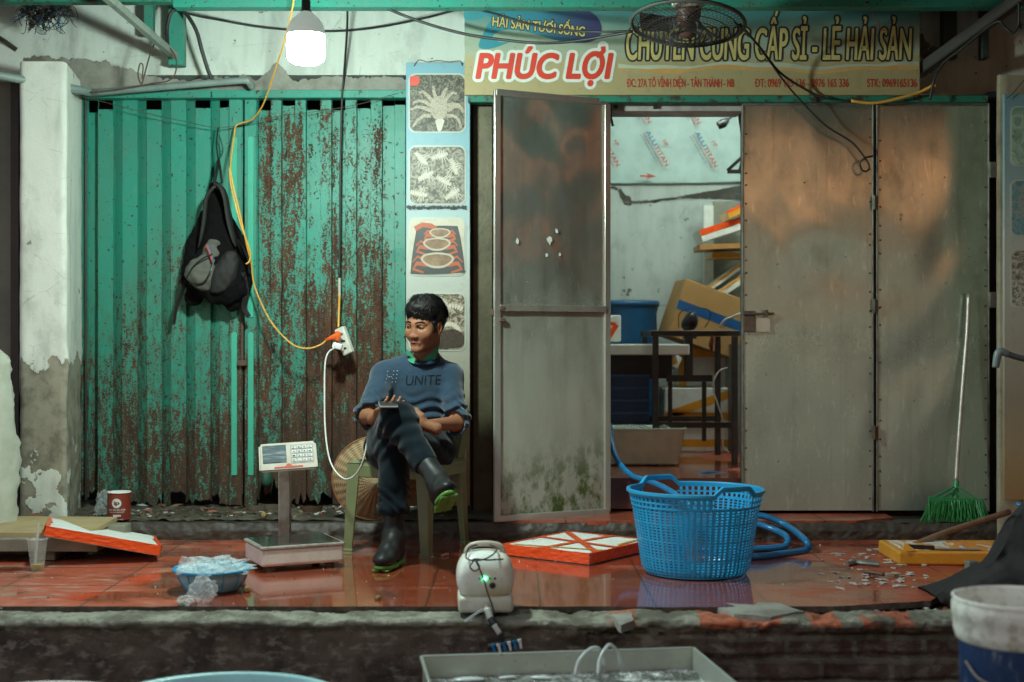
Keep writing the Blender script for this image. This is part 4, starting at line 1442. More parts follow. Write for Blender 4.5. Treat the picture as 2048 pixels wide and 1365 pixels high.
# neighbouring houses and an unseen orange canopy added for the open steel leaf to mirror
def glow_cloth(name, col, tr=.5):
    n = NT(name)
    n.set(col, .6)
    t = n.t.nodes.new('ShaderNodeBsdfTranslucent')
    t.inputs[0].default_value = tuple(col) + (1,)
    m = n.t.nodes.new('ShaderNodeMixShader')
    m.inputs[0].default_value = tr
    n.t.links.new(n.p.outputs[0], m.inputs[1])
    n.t.links.new(t.outputs[0], m.inputs[2])
    n.t.links.new(m.outputs[0], n.out.inputs[0])
    return n.m
nb = thing('neighbour_building', 'dark house front closing the lane on the right, beyond the orange canopy', 'building', (7.5, 0, -.5))
MB().box2(7.0, 7.3, -7, 9, -.5, 5.0).build('wall', simple('neighbour_wall', (.07, .06, .05), .9, dirt=.6, scale=1), nb)
cn = thing('added_canopy', 'orange canopy added out of view on the right for the open steel door to mirror', 'canopy', (5.2, 4, 2.2))
mb = MB()
mb.grid(lambda u, v: (4.35 + 1.8 * v + .06 * math.sin(u * 17), 1.2 + 4.6 * u, 2.42 + .05 * math.sin(u * 23) * (1 - v) + .30 * v), 50, 6)
mb.grid(lambda u, v: (4.35 + .06 * math.sin(u * 17) + .02 * v, 1.2 + 4.6 * u, 2.42 + .05 * math.sin(u * 23) - (.26 + .10 * math.sin(u * 9)) * v), 50, 4)
mb.build('cloth', glow_cloth('orange_canvas', (.85, .24, .06)), cn, smooth=True)
for yy in (1.3, 5.7):
    MB().tube([(4.4, yy, -.5), (4.4, yy, 2.45)], .02, n=8, sub=1).build('pole', M['black_steel'], cn)
    MB().tube([(6.1, yy, -.5), (6.1, yy, 2.72)], .02, n=8, sub=1).build('pole', M['black_steel'], cn)

# opposite side of the street: it is what the steel doors mirror
op = thing('opposite_building', 'house across the street with a row of orange tarpaulins', 'building', (0, -7, -.5))
n = NT('opposite_wall')
p = n.pos()
u_ = n.noise(n.map(p, (1.1, 1, .5)), 1.0, 2, .4)
n.set(n.ramp(u_, [(.36, (.03, .028, .024)), (.46, (.10, .10, .085)), (.52, (.45, .44, .38)), (.56, (.30, .14, .07)), (.60, (.05, .045, .04))]), .9)
MB().box2(-14, 14, -8, -7, -.5, 6.5).build('wall', n.m, op)
def tarp(u, v):
    x = -7 + 14 * u
    return (x, -6.95 + 1.7 * (1 - v) + .1 * math.sin(x * 2.2) * (1 - v), 2.9 + 1.5 * v + .12 * math.sin(x * 3.1 + 1) * (1 - v))
MB().grid(tarp, 60, 8).build('tarpaulin', simple('orange_tarp', (.45, .19, .08), .6, dirt=.3, scale=1), op, smooth=True)
# ================================================================== PROPS
def flat_circle(mb, c, r, n=24, axis='Y', d=-1):
    c = Vector(c)
    vs = []
    for k in range(n):
        a = 2 * math.pi * k / n
        vs.append(c + Vector((r * math.cos(a), 0, r * math.sin(a))))
    mb.add(vs, [tuple(range(n))])

# ---- bulb
D = 5.05
c0 = W(612, 65, D)
k = D / F
bulb = thing('hanging_bulb', 'big lit white LED bulb hanging above the green shutter', 'light bulb', c0)
prof = [(.0, -64 * k), (14 * k, -63.5 * k), (26 * k, -61 * k), (34 * k, -56 * k), (37.2 * k, -49 * k), (37.8 * k, -40 * k), (37.8 * k, -22 * k), (37.2 * k, -6 * k)]
n = NT('bulb_glow')
n.set((.9, .95, .92), .4)
n.p.inputs['Emission Color'].default_value = (0.80, 1.0, 0.90, 1)
n.p.inputs['Emission Strength'].default_value = 350.0
MB().lathe(c0, prof, 20).build('diffuser', n.m, bulb, smooth=True)
prof = [(37.2 * k, -5.9 * k), (37 * k, 6 * k), (34 * k, 16 * k), (27 * k, 26 * k), (19 * k, 34 * k), (12 * k, 40 * k), (10 * k, 42 * k), (0, 42 * k)]
_n = NT('bulb_housing')      # translucent plastic that glows faintly from the lamp inside
_n.set((.62, .68, .64), .4)
_n.p.inputs['Emission Color'].default_value = (.62, .80, .74, 1)
_n.p.inputs['Emission Strength'].default_value = .14
_hm = _n.m
o = MB().lathe(c0, prof, 28).build('housing', _hm, bulb, smooth=True)
prof = [(0, 40 * k), (11 * k, 40 * k), (11 * k, 44 * k), (9 * k, 45 * k), (9 * k, 62 * k), (7 * k, 68 * k), (0, 70 * k)]
MB().lathe(c0, prof, 20).build('socket', M['black_pl'], bulb, smooth=True)
MB().tube([c0 + Vector((0, 0, 66 * k)), c0 + Vector((.01, .01, .35)), c0 + Vector((.0, .0, .55))], .004, n=6).build('cord', M['cable'], bulb)

# ---- cables
def cable(name, label, pts, r, mat, cat='cable', mid=None, sub=8):
    pts = [W(*p) for p in pts]
    o = MB().tube(pts, r, n=8, sub=sub).build(name, mat, origin=pts[len(pts) // 2], smooth=True)
    return tag(o, label, cat)
cable('yellow_cable', 'yellow cable hanging from the top beside the bulb down to the orange plug',
      [(590, -40, 5.9), (586, 10, 5.95), (572, 70, 6.1), (552, 135, 6.3), (528, 205, 6.5), (505, 238, 6.6), (474, 250, 6.66), (468, 275, 6.64), (462, 320, 6.58), (462, 350, 6.5), (478, 420, 6.5), (496, 500, 6.55), (503, 530, 6.6), (510, 575, 6.62), (540, 640, 6.6), (580, 685, 6.56), (612, 697, 6.55), (640, 690, 6.56), (655, 678, 6.58)], .0042, M['yellow'])
cable('yellow_cable', 'loose loop of thin yellow cord beside the backpack straps',
      [(459, 335, 6.5), (461, 365, 6.46), (470, 405, 6.44), (482, 450, 6.44), (497, 492, 6.46), (501, 510, 6.47), (498, 523, 6.47), (492, 528, 6.46)], .0036, M['yellow'])
cable('black_cable', 'straight black cable hanging down the rusty shutter to the power strip',
      [(695, 12, 6.35), (694, 60, 6.5), (688, 150, 6.66), (684, 200, 6.68), (681, 330, 6.69), (680, 450, 6.69), (679, 560, 6.69)], .0055, M['cable'])
o = MB().tube([W(679, 556, 6.69), W(679, 580, 6.69), W(679, 600, 6.69)], .0065, n=8).build('taped_joint', simple('tape_white', (.55, .5, .4), .6), origin=W(679, 580, 6.69))
tag(o, 'pale taped joint between the black cable and the short yellow cable above the power strip', 'cable')
cable('yellow_cable', 'short stiff yellow cable entering the top of the power strip', [(679, 590, 6.685), (678, 620, 6.685), (677, 655, 6.67)], .006, M['yellow'])
cable('black_cable', 'black cable sagging across the white wall and up to the sign corner',
      [(345, 10, 6.3), (380, 28, 6.4), (450, 42, 6.6), (520, 54, 6.65), (600, 61, 6.66), (680, 62, 6.66), (760, 54, 6.6), (850, 36, 6.45), (930, 17, 6.30), (985, 26, 6.2), (1060, 48, 6.1), (1130, 60, 6.0), (1200, 64, 5.9), (1265, 62, 5.85)], .0055, M['cable'])
cable('black_cable', 'thick black cable sagging over the upper left of the shop sign',
      [(730, -10, 6.2), (770, 15, 6.2), (850, 46, 6.2), (930, 68, 6.2), (1010, 80, 6.15), (1080, 86, 6.1), (1150, 82, 6.0), (1265, 63, 5.85)], .0068, M['cable'])
cable('black_cable', 'thick black cable dropping from the green post to the conduit above the shutter',
      [(336, 100, 6.48), (334, 60, 6.5), (340, 30, 6.5), (352, 18, 6.5), (370, 25, 6.5), (392, 60, 6.5), (405, 105, 6.52), (420, 150, 6.55), (436, 170, 6.58)], .0095, M['cable'])
cable('thin_wire', 'thin rusty wire with a hanging loop tied to the conduit pipe',
      [(180, 185, 6.48), (240, 178, 6.48), (300, 168, 6.47), (340, 160, 6.46), (352, 140, 6.45), (350, 112, 6.45), (330, 86, 6.45), (312, 84, 6.45), (300, 110, 6.45), (290, 145, 6.46), (283, 168, 6.46), (276, 150, 6.46), (280, 128, 6.45), (286, 132, 6.45), (284, 158, 6.46)], .0035, M['rusty'], 'wire')
cable('thin_wire', 'thin wire strung across the upper part of the green shutter',
      [(152, 190, 6.4), (200, 202, 6.62), (300, 228, 6.65), (370, 243, 6.66), (435, 255, 6.67), (500, 246, 6.67), (560, 232, 6.67), (640, 222, 6.68), (720, 208, 6.68), (790, 188, 6.68), (812, 184, 6.69)], .0018, M['rusty'], 'wire')
cable('black_cable', 'black cable running from the fan over the sign and curling on the steel door',
      [(1470, 45, 5.9), (1500, 72, 6.1), (1530, 110, 6.25), (1570, 165, 6.35), (1605, 205, 6.40), (1650, 250, 6.42), (1700, 282, 6.43), (1722, 305, 6.43), (1738, 330, 6.43), (1734, 342, 6.43), (1724, 340, 6.43), (1720, 326, 6.43), (1730, 316, 6.42), (1745, 312, 6.44)], .0045, M['cable'])
cable('black_cable', 'black cable from the fan to the spliced yellow end under the sign',
      [(1480, 48, 5.9), (1520, 95, 6.2), (1560, 145, 6.33), (1610, 178, 6.40), (1650, 196, 6.42), (1705, 203, 6.42)], .0055, M['cable'])
cable('yellow_cable', 'bright yellow cable end sweeping up from the right end of the shop sign', [(1702, 202, 6.42), (1750, 206, 6.42), (1800, 196, 6.42), (1840, 184, 6.42), (1866, 171, 6.40), (1872, 171, 6.39)], .0075, M['yellow'])
cable('black_cable', 'black cable looped around the dark brace at the top right corner',
      [(1860, 200, 6.4), (1868, 160, 6.38), (1885, 128, 6.3), (1920, 100, 6.2), (1990, 45, 6.0), (2010, 55, 5.98), (2025, 66, 5.97), (2036, 52, 5.96), (2038, 30, 5.95), (2038, 5, 5.95)], .006, M['cable'])
cable('thin_wire', 'thin red wire dangling over the top right of the sign', [(1745, 15, 6.38), (1748, 35, 6.38), (1758, 45, 6.38), (1760, 58, 6.38), (1775, 60, 6.38)], .002, M['print_red2'], 'wire')
cable('white_cable', 'white charging cable drooping from the power strip to the man',
      [(668, 696, 6.50), (656, 706, 6.48), (650, 730, 6.45), (649, 790, 6.35), (650, 850, 6.2), (656, 905, 6.0), (668, 938, 5.9), (690, 958, 5.8), (712, 948, 5.75), (727, 918, 5.72), (735, 880, 5.72)], .0036, M['white_cable'])

# ---- power strip
D = 6.6
ps = thing('power_strip', 'grimy white power strip hanging against the rusty shutter', 'power strip', W(686, 685, D))
mb = MB()
mb.bar(W(680, 656, 6.64), W(698, 708, 6.62), .055, .030, up=(0.5, 1, 0), bev=.004)
mb.build('housing', M['white_pl'], ps)
for t in (.22, .5, .78):
    c = W(680 + 18 * t, 656 + 52 * t, 6.617)
    MB().box(c + Vector((-.006, -.006, 0)), (.020, .006, .010), bev=.002).build('socket', M['black_pl'], ps)
pl = thing('orange_plug', 'bright orange plug pushed into the power strip from the left', 'plug', W(665, 676, 6.55))
mb = MB()
mb.tube([W(652, 680, 6.57), W(660, 677, 6.56), W(668, 674, 6.56), (W(678, 671, 6.57))], [.006, .010, .015, .016], n=8, sub=4)
mb.box(W(675, 672, 6.57), (.03, .03, .045), ry=.3, bev=.005)
mb.build('plug_body', M['orange'], pl, smooth=False)
pl = thing('charger_plug', 'white phone charger plugged into the lower power strip socket', 'charger', W(674, 692, 6.55))
mb = MB()
mb.box(W(675, 692, 6.56), (.048, .04, .030), ry=.25, bev=.006, seg=2)
mb.build('charger_body', M['white_cable'], pl)

# ---- ceiling fan
fc = W(1376, 42, 5.75)
fan = thing('wall_fan', 'dark dusty caged fan hanging over the shop sign lettering', 'fan', fc)
kf = 5.75 / F
Rf = 113 * kf
TI = Matrix.Rotation(math.radians(-9), 4, 'X') @ Matrix.Rotation(math.radians(4), 4, 'Y')
mb = MB()
def ring(r, z, tr):
    mb.lathe(fc, [(r + tr * math.cos(a), z + tr * math.sin(a)) for a in np.linspace(0, 2 * math.pi, 7)], 56, M=TI)
ring(Rf, -.012, .009)
mb.build('rim', simple('fan_rim', (.07, .085, .075), .5, dirt=.5), fan, smooth=True)
mb = MB()
NS = 60
def cage(sgn, h, r0):
    for j in range(NS):
        a = 2 * math.pi * j / NS
        pts = []
        for t in np.linspace(0, 1, 7):
            rr = r0 + (Rf - r0) * t
            tw = a + sgn * 1.0 * (1 - t)
            pts.append(fc + TI @ Vector((rr * math.cos(tw), rr * math.sin(tw), -.012 + h * (1 - t ** 3))))
        mb.tube(pts, .0010, n=3, sub=1, caps=False)
cage(1, -.055, .045)
cage(-1, -.055, .045)
for r in np.linspace(.06, Rf - .03, 5):
    ring(float(r), -.012 - .055 * (1 - (float(r) / Rf) ** 3), .0018)
mb.build('cage', simple('fan_cage', (.03, .024, .022), .7, dirt=.6), fan)
mb = MB()
for j in range(3):
    a = 2 * math.pi * j / 3 + .5
    def bl(u, v, a=a):
        rr = .05 + (Rf - .085) * u
        w = .42 * (0.6 + .6 * math.sin(u * math.pi * .8))
        aa = a + (v - .5) * w + u * .35
        return fc + TI @ Vector((rr * math.cos(aa), rr * math.sin(aa), .0 + (v - .5) * .05))
    mb.grid(bl, 8, 4)
mb.build('blades', simple('fan_blade', (.025, .02, .02), .5, dirt=.4), fan)
mb = MB()
mb.lathe(fc, [(0, -.07), (.03, -.068), (.038, -.055), (.04, -.02), (.03, .0), (.05, .01), (.055, .05), (.05, .09)], 20, M=TI)
mb.build('hub', simple('fan_hub', (.10, .045, .035), .5, dirt=.5), fan, smooth=True)
mb = MB()
mb.lathe(fc + Vector((0, 0, .055)), [(0, -.004), (.045, -.002), (.068, .010), (.072, .03), (.06, .06), (.03, .075)], 24)
mb.tube([fc + Vector((0, 0, .1)), fc + Vector((.02, .1, .3)), fc + Vector((.04, .35, .36))], .018)
mb.build('motor_housing', M['white_pl'], fan, smooth=True)

# ---- tangled blue twine top left
mb = MB()
R = random.Random(5)
for _ in range(150):
    a = Vector((R.uniform(50, 125), R.uniform(-5, 30), 6.45 + R.uniform(-.04, .1)))
    pts = [W(a.x, a.y, a.z)]
    for _k in range(4):
        a = a + Vector((R.uniform(-16, 16), R.uniform(-4, 18), R.uniform(-.05, .05)))
        a.y = min(a.y, 68)
        pts.append(W(a.x, a.y, a.z))
    mb.cur = R.choice([0, 0, 1, 2])
    mb.tube(pts, .0019, n=4, sub=3)
o = mb.build('twine_bundle', [M['shade_dark'], simple('twine_blue', (.02, .10, .17), .6), simple('twine_brown', (.10, .06, .05), .7)], origin=W(95, 20, 6.45))
tag(o, 'tangled dark blue twine hung under the awning at the top left', 'twine')

# ---- white lumpy sack at far left and boards under it
mb = MB()
def sack(u, v):
    a = u * 2 * math.pi
    z = .11 + .78 * v
    rx = .26 * (1 + .06 * math.sin(v * 3)) * (1.0 if v < .93 else 1 - (v - .93) * 4)
    x = -2.52 + rx * math.cos(a) * 1.0 + .05 * (1 - v) * 1.0
    y = 6.02 + .2 * math.sin(a)
    kk = .02 * fbm((x, y, z), 5) + .008 * fbm((x, y, z), 18)
    return (x + kk, y + kk, z)
mb.grid(sack, 48, 40)
top = []
o = mb.build('white_sack', simple('sack_cloth', (.50, .53, .45), .85, dirt=.6, dcol=(.25, .25, .18), scale=8, bump=.4), origin=(-2.5, 6.0, .1), smooth=True)
tag(o, 'tall lumpy off-white sack standing at the far left edge beside the pillar', 'sack')
mb = MB()
mb.slab([(-2.95, 5.62, .125), (-1.78, 5.66, .118), (-1.80, 6.16, .118), (-2.95, 6.18, .125)], (0, 0, -.022))
o = mb.build('plywood_board', simple('plywood', (.42, .32, .16), .8, dirt=.5, scale=9), origin=(-2.4, 5.9, .1))
tag(o, 'pale plywood board lying under the raised end of the orange-edged lid', 'board')
bevel_mod(o, .003)
mb = MB()
mb.box2(-2.95, -1.72, 5.60, 5.70, .045, .10, bev=.004)
mb.box2(-2.95, -1.72, 6.0, 6.1, .045, .10, bev=.004)
for x in (-2.6, -2.0):
    mb.box2(x, x + .09, 5.64, 6.1, .003, .042, bev=.004)
o = mb.build('pallet', simple('pallet_wood', (.24, .23, .17), .85, dirt=.7, scale=14, bump=.5), origin=(-2.4, 5.8, 0))
tag(o, 'low grey wooden pallet at the left under the plywood board', 'pallet')

# ---- foam lid with orange tape (left)
def foam_lid(name, label, corners, th, strips, tapeedges=(0, 1, 2, 3), group=None):
    """corners in order: four top corners; tape wraps the edges"""
    c = [Vector(q) for q in corners]
    nrm = (c[1] - c[0]).cross(c[3] - c[0]).normalized()
    if nrm.z < 0:
        nrm = -nrm
    cen = sum(c, Vector()) / 4
    t = thing(name, label, 'foam lid', cen - nrm * th, group)
    mb = MB()
    ux = (c[1] - c[0]).normalized()
    uy = nrm.cross(ux)
    Lx, Ly = (c[1] - c[0]).length, (c[3] - c[0]).length
    Mt = Matrix((ux, uy, nrm)).transposed().to_4x4()
    Mt.translation = cen - nrm * th / 2
    if (c[3] - c[0]).dot(uy) < 0:
        sy = -1
    else:
        sy = 1
    bm = bmesh.new()
    bmesh.ops.create_cube(bm, size=1)
    bmesh.ops.scale(bm, vec=(Lx, Ly, th), verts=bm.verts)
    bmesh.ops.bevel(bm, geom=[e for e in bm.edges], offset=.007, segments=2, affect='EDGES')
    mb.bm(bm, Mt)
    mb.build('slab', M['foam'], t)
    mb = MB()
    e = .0025
    def wob(u, v, a, b, h0, h1, out):
        # tape band on a side face, slightly wrinkled
        p = a + (b - a) * u
        w = .0018 * fbm(p * 1.0 + Vector((0, 0, v)), 30, 2)
        lip = (.5 + .35 * fbm(p, 9, 2)) * .02 if v > .99 else 0
        return p + nrm * (h0 + (h1 - h0) * min(v, 1)) + out * (e + w)
    hx, hy = ux * Lx / 2, uy * Ly / 2
    sides = [(cen - hx - hy, cen + hx - hy, -uy), (cen + hx - hy, cen + hx + hy, ux), (cen + hx + hy, cen - hx + hy, uy), (cen - hx + hy, cen - hx - hy, -ux)]
    for k_, (a, b, out) in enumerate(sides):
        if k_ not in tapeedges:
            continue
        mb.grid(lambda u, v: wob(u, v, a, b, -th + .004, .002, out), 50, 5)
        # lip folded over on to the top
        def lip(u, v):
            p = a + (b - a) * u
            w = .012 + .008 * fbm(p, 7, 2) + (.01 if abs(u - .5) < .1 else 0)
            return p + nrm * (.0022 + .001 * fbm(p, 40)) + out * (e - (w + e) * v)
        mb.grid(lip, 50, 2)
    mb.build('edge_tape', M['tape_red'], t)
    for (a, b, w, mt) in strips:
        mb = MB()
        A_ = cen + ux * a[0] * Lx / 2 + uy * a[1] * Ly / 2
        B_ = cen + ux * b[0] * Lx / 2 + uy * b[1] * Ly / 2
        dd = (B_ - A_).normalized()
        pp = nrm.cross(dd)
        mb.grid(lambda u, v: A_ + (B_ - A_) * u + pp * (v - .5) * w + nrm * (.0035 + .0008 * fbm((A_ + (B_ - A_) * u), 25)), 30, 2)
        mb.build('tape_strip', mt, t)
    return t
foam_lid('foam_cover', 'long white foam lid with orange taped edge tilted onto the pallet by the bowl',
         [(-1.78, 5.55, .137), (-1.345, 5.68, .036), (-1.745, 6.10, .06), (-2.18, 5.97, .161)], .042, [], (0, 3, 1))
foam_lid('foam_cover', 'flat white foam lid criss-crossed with red tape, beside the blue basket',
         [(.32, 5.53, .047), (.62, 5.93, .047), (.255, 6.19, .047), (-.045, 5.79, .047)], .045,
         [((-.15, -1), (.1, 1), .032, M['tape_red']), ((-1, .1), (1, -.1), .032, M['tape_red']), ((-.9, .8), (-.55, -1), .018, M['tape_yel']), ((.1, -.85), (.9, -.8), .018, M['tape_yel']), ((-.8, -1), (.85, .9), .03, M['tape_red'])])

# ---- plastic cup
c = floor_pt(75, 1141)
cup = thing('plastic_cup', 'clear plastic cup with a straw and yellow tea dregs, left of the blue bowl', 'cup', c)
def clear(name, col=(.9, .95, .93), alpha=.28, rough=.15):
    n = NT(name)
    a = n.noise(n.obj(), 25, 4, .6)
    n.set(col, rough, 0, .6, Alpha=n.m2('ADD', alpha, n.m2('MULTIPLY', n.step(a, .5, .7), .2)))
    return n.m
M['clear'] = clear('clear_cup', (.55, .62, .58), .25)
mb = MB()
mb.lathe(c, [(0, .004), (.026, .004), (.027, .0), (.0285, .03), (.034, .08), (.039, .122), (.042, .124), (.042, .13), (.038, .13)], 28)
mb.build('cup_wall', M['clear'], cup, smooth=True)
mb = MB()
mb.lathe(c, [(0, .006), (.025, .006), (.0265, .026), (.0, .028)], 20)
mb.build('tea', simple('tea', (.42, .34, .10), .2, dirt=.3), cup)
MB().tube([c + Vector((-.01, 0, .012)), c + Vector((.0, .0, .15)), c + Vector((.003, 0, .195))], .0055, n=8).build('straw', clear('straw_plastic', (.6, .65, .6), .5), cup)

# ---- paint can
c = Vector((at(238, 6.33), 6.33, .085))
can = thing('paint_can', 'small open red-brown paint can on the dirty ledge by the pillar', 'paint can', c)
r, h = .0535, .125
MB().lathe(c, [(0, .003), (r - .001, .003), (r, 0), (r + .0015, .003), (r, .006), (r, h - .006), (r + .002, h - .002), (r, h), (r - .006, h - .003), (r - .006, .02), (0, .02)], 32).build('can_body', simple('can_red', (.22, .035, .02), .4, dirt=.35), can, smooth=False)
mb = MB()
mb.lathe(c, [(r - .001, h - .001), (r + .003, h + .001), (r + .001, h + .005), (r - .009, h + .002), (r - .0075, h - .02)], 32)
mb.build('can_rim', M['foam'], can, smooth=True)
def wrap(me_o, cen, r):
    """bend flat letters round an upright cylinder"""
    base = wloc(me_o.parent) if me_o.parent else me_o.location
    for v in me_o.data.vertices:
        p = v.co + base
        a = (p.x - cen.x) / r
        v.co = Vector((cen.x + r * math.sin(a), cen.y - r * math.cos(a), p.z)) - base
    me_o.data.update()
mb = MB()
q = [(c.x + .004 + .022 * math.cos(a), c.y - r, c.z + .080 + .022 * math.sin(a)) for a in np.linspace(0, 2 * math.pi, 25)[:-1]]
mb.add([(c.x + .004, c.y - r, c.z + .08)] + q, [(0, k + 1, (k + 1) % 24 + 1) for k in range(24)])
o = mb.build('printed_circle', M['paper_white'], can)
wrap(o, c, r + .0012)
for s, a, b, z, cap, mt in (('i', -.010, -.006, .073, .019, M['print_red']), ('p', -.003, .014, .074, .017, M['print_black'])):
    wrap(text_mesh(s, c.x + a + .003, c.x + b + .003, c.z + z, cap, c.y - r, 'lettering', mt, can, off=.03), c, r + .002)
for s, a, b, z, cap in (('SƠN SẮT MẠ KẼM', -.038, .044, .046, .0065), ('CHO CÂY DÙNG MỚI', -.032, .04, .036, .005)):
    wrap(text_mesh(s, c.x + a, c.x + b, c.z + z, cap, c.y - r, 'lettering', M['paper_white'], can, off=.02), c, r + .0015)
mb = MB()
mb.box((c.x + .006, c.y - r, c.z + .022), (.036, .001, .009))
o = mb.build('printed_bar', M['paper_white'], can)

# ---- crumpled clear bag behind can
def crumple(name, label, cen, rad, mat, seed, amp=.35, cat='plastic bag', sub=4, build=True, parent=None):
    bm = bmesh.new()
    bmesh.ops.create_icosphere(bm, subdivisions=sub, radius=1)
    for v in bm.verts:
        p = v.co.copy()
        d = 1 + amp * mnoise.fractal(p * 1.7 + Vector((seed, 0, 0)), .7, 2.2, 4) + amp * .5 * abs(mnoise.noise(p * 4 + Vector((seed, 3, 0))))
        v.co = Vector((p.x * rad[0], p.y * rad[1], p.z * rad[2])) * d
    mb = MB().bm(bm, Matrix.Translation(cen))
    if parent is not None:
        return mb.build(name, mat, parent)
    o = mb.build(name, mat, origin=cen)
    return tag(o, label, cat)
M['bag'] = clear('clear_bag', (.60, .70, .70), .20, .12)
crumple('plastic_bag', 'crumpled clear bag behind the red-brown paint can', Vector((at(205, 6.45), 6.45, .14)), (.035, .04, .06), M['bag'], 3)

# ---- blue bowl with bags
c = floor_pt(425, 1180)
bowl = thing('plastic_bowl', 'round pale blue plastic bowl filled with clear bags on the red tiles', 'bowl', c)
prof = [(0, .004), (.085, .004), (.09, 0), (.098, .008), (.113, .03), (.124, .05), (.130, .072), (.1425, .076), (.1435, .081), (.137, .083), (.128, .078), (.118, .05), (.105, .028), (.09, .010), (0, .009)]
MB().lathe(c, prof, 56).build('bowl_body', simple('bowl_pale', (.14, .42, .56), .35, dirt=.25, dcol=(.4, .5, .5)), bowl, smooth=True)
MB().lathe(c, [(.129, .074), (.1435, .0765), (.146, .081), (.142, .0855), (.133, .083)], 56).build('rim', simple('bowl_rim', (.01, .27, .50), .35, dirt=.1), bowl, smooth=True)
mb = MB()
for k in range(12):
    a = 2 * math.pi * k / 12
    mb.tube([c + Vector((math.cos(a) * rr, math.sin(a) * rr, z)) for rr, z in ((.1, .008), (.1145, .03), (.1255, .05), (.131, .072))], .0022, n=5, sub=2)
mb.build('bowl_rib', simple('bowl_ribs', (.03, .30, .50), .4), bowl)
M['bag2'] = clear('clear_bag_milky', (.72, .82, .82), .30, .1)
crumple('plastic_bag', 'crumpled clear bags heaped in the pale blue bowl', c + Vector((.01, 0, .085)), (.105, .09, .030), M['bag2'], 8, .7)
mb = MB()
def sheet(pts, amp, seed, nu=26, nv=26):
    a, b, c_, d = [Vector(p) for p in pts]
    def fn(u, v):
        p = a * (1 - u) * (1 - v) + b * u * (1 - v) + c_ * u * v + d * (1 - u) * v
        e = fbm(p + Vector((seed, 0, 0)), 14, 3) * amp
        f = fbm(p + Vector((0, seed, 0)), 18, 3) * amp
        return p + Vector((f * .6, e, f))
    mb.grid(fn, nu, nv)
sheet([W(352, 1148, 4.88), W(395, 1152, 4.85), W(392, 1112, 4.90), W(365, 1108, 4.92)], .012, 2)
sheet([W(392, 1150, 4.95), W(440, 1150, 4.95), W(425, 1122, 4.98), W(398, 1112, 4.98)], .012, 5)
sheet([W(425, 1152, 4.9), W(495, 1150, 4.9), W(480, 1128, 5.0), W(430, 1128, 5.0)], .014, 9)
o = mb.build('plastic_bag', M['bag2'], origin=c + Vector((0, 0, .08)), smooth=True)
tag(o, 'stiff clear bag corners poking up over the left rim of the blue bowl', 'plastic bag')
crumple('plastic_bag', 'clear bag spilling over the bowl rim onto the tile, with a green scrap inside', W(405, 1180, 4.74), (.040, .022, .042), M['bag2'], 4, .45)
crumple('green_scrap', 'small dark green scrap inside the clear bag at the foot of the blue bowl', W(366, 1208, 4.70), (.012, .012, .006), M['green_pl'], 4, .4, cat='scrap')
crumple('plastic_bag', 'flat end of a clear bag lying on the kerb in front of the blue bowl', W(372, 1200, 4.69), (.028, .022, .016), M['bag2'], 14, .4)

# ---- platform scale
a = math.radians(25)
ux, uy = Vector((math.cos(a), math.sin(a), 0)), Vector((-math.sin(a), math.cos(a), 0))
FL = Vector((-.99, 5.335, 0))
w_, d_ = .34, .27
cen = FL + ux * w_ / 2 + uy * d_ / 2
scl = thing('platform_scale', 'worn white platform scale with keypad display on a post', 'scale', cen)
mb = MB()
mb.box(cen + Vector((0, 0, .058)), (w_, d_, .068), rz=a, bev=.012, seg=3)
mb.build('base', simple('scale_white', (.68, .70, .63), .45, dirt=.25, dcol=(.20, .13, .07), scale=24), scl)
mb = MB()
mb.box(cen + Vector((0, 0, .098)), (w_ + .010, d_ + .008, .014), rz=a, bev=.005, seg=2)
mb.build('platform', simple('scale_plate', (.50, .50, .44), .35, .4, dirt=.6, dcol=(.10, .05, .03), scale=26), scl)
mb = MB()
mb.box(cen + Vector((0, 0, .1065)), (w_ - .02, d_ - .02, .0035), rz=a, bev=.001)
mb.build('wet_plate', simple('scale_wet', (.05, .05, .045), .12, .5, dirt=.8, dcol=(.22, .22, .19), scale=7), scl)
mb = MB()
for sx in (-1, 1):
    for sy in (-1, 1):
        mb.lathe(cen + ux * sx * (w_ / 2 - .05) + uy * sy * (d_ / 2 - .04), [(0, 0), (.018, 0), (.02, .012), (.014, .026), (0, .026)], 16)
mb.build('foot', M['rusty'], scl)
pb = Vector((at(570, 5.78), 5.78, 0))
mb = MB()
mb.bar(pb + Vector((0, 0, .03)), pb + Vector((0, -.01, zt(935, 5.75))), .050, .035, bev=.004)
mb.bar(pb + Vector((0, 0, .035)), pb + Vector((0.0, -.12, .035)), .05, .02)
mb.build('post', simple('scale_post', (.40, .42, .37), .45, .3, dirt=.8, dcol=(.12, .06, .03), scale=18), scl)
dc = W(576, 915, 5.68)
HM = Matrix.Translation(dc) @ Matrix.Rotation(math.radians(12), 4, 'Z') @ Matrix.Rotation(math.radians(-3), 4, 'Y') @ Matrix.Rotation(math.radians(-20), 4, 'X')
mb = MB()
bm = bmesh.new()
bmesh.ops.create_cube(bm, size=1)
bmesh.ops.scale(bm, vec=(.243, .045, .128), verts=bm.verts)
for v in bm.verts:
    if v.co.z < 0:
        v.co.x *= 1.02
    if v.co.y > 0:
        v.co.x *= .9
        v.co.z *= .8
bmesh.ops.bevel(bm, geom=bm.edges[:], offset=.010, segments=3, affect='EDGES')
mb.bm(bm, HM)
hd = mb.build('display_head', simple('scale_head', (.58, .56, .48), .45, dirt=.4, dcol=(.28, .2, .12), scale=20), scl)
mb = MB()
mb.box((-.056, -.0235, .012), (.098, .003, .076), bev=.002, M=HM)
n = NT('lcd')
v_ = n.map(n.obj(), (1, 1, 1))
n.set(n.mix(n.step(n.noise(n.map(v_, (9, 9, 90)), 1, 3), .45, .7), (.09, .13, .14), (.30, .36, .36)), .2)
mb.build('screen', n.m, hd)
mb = MB()
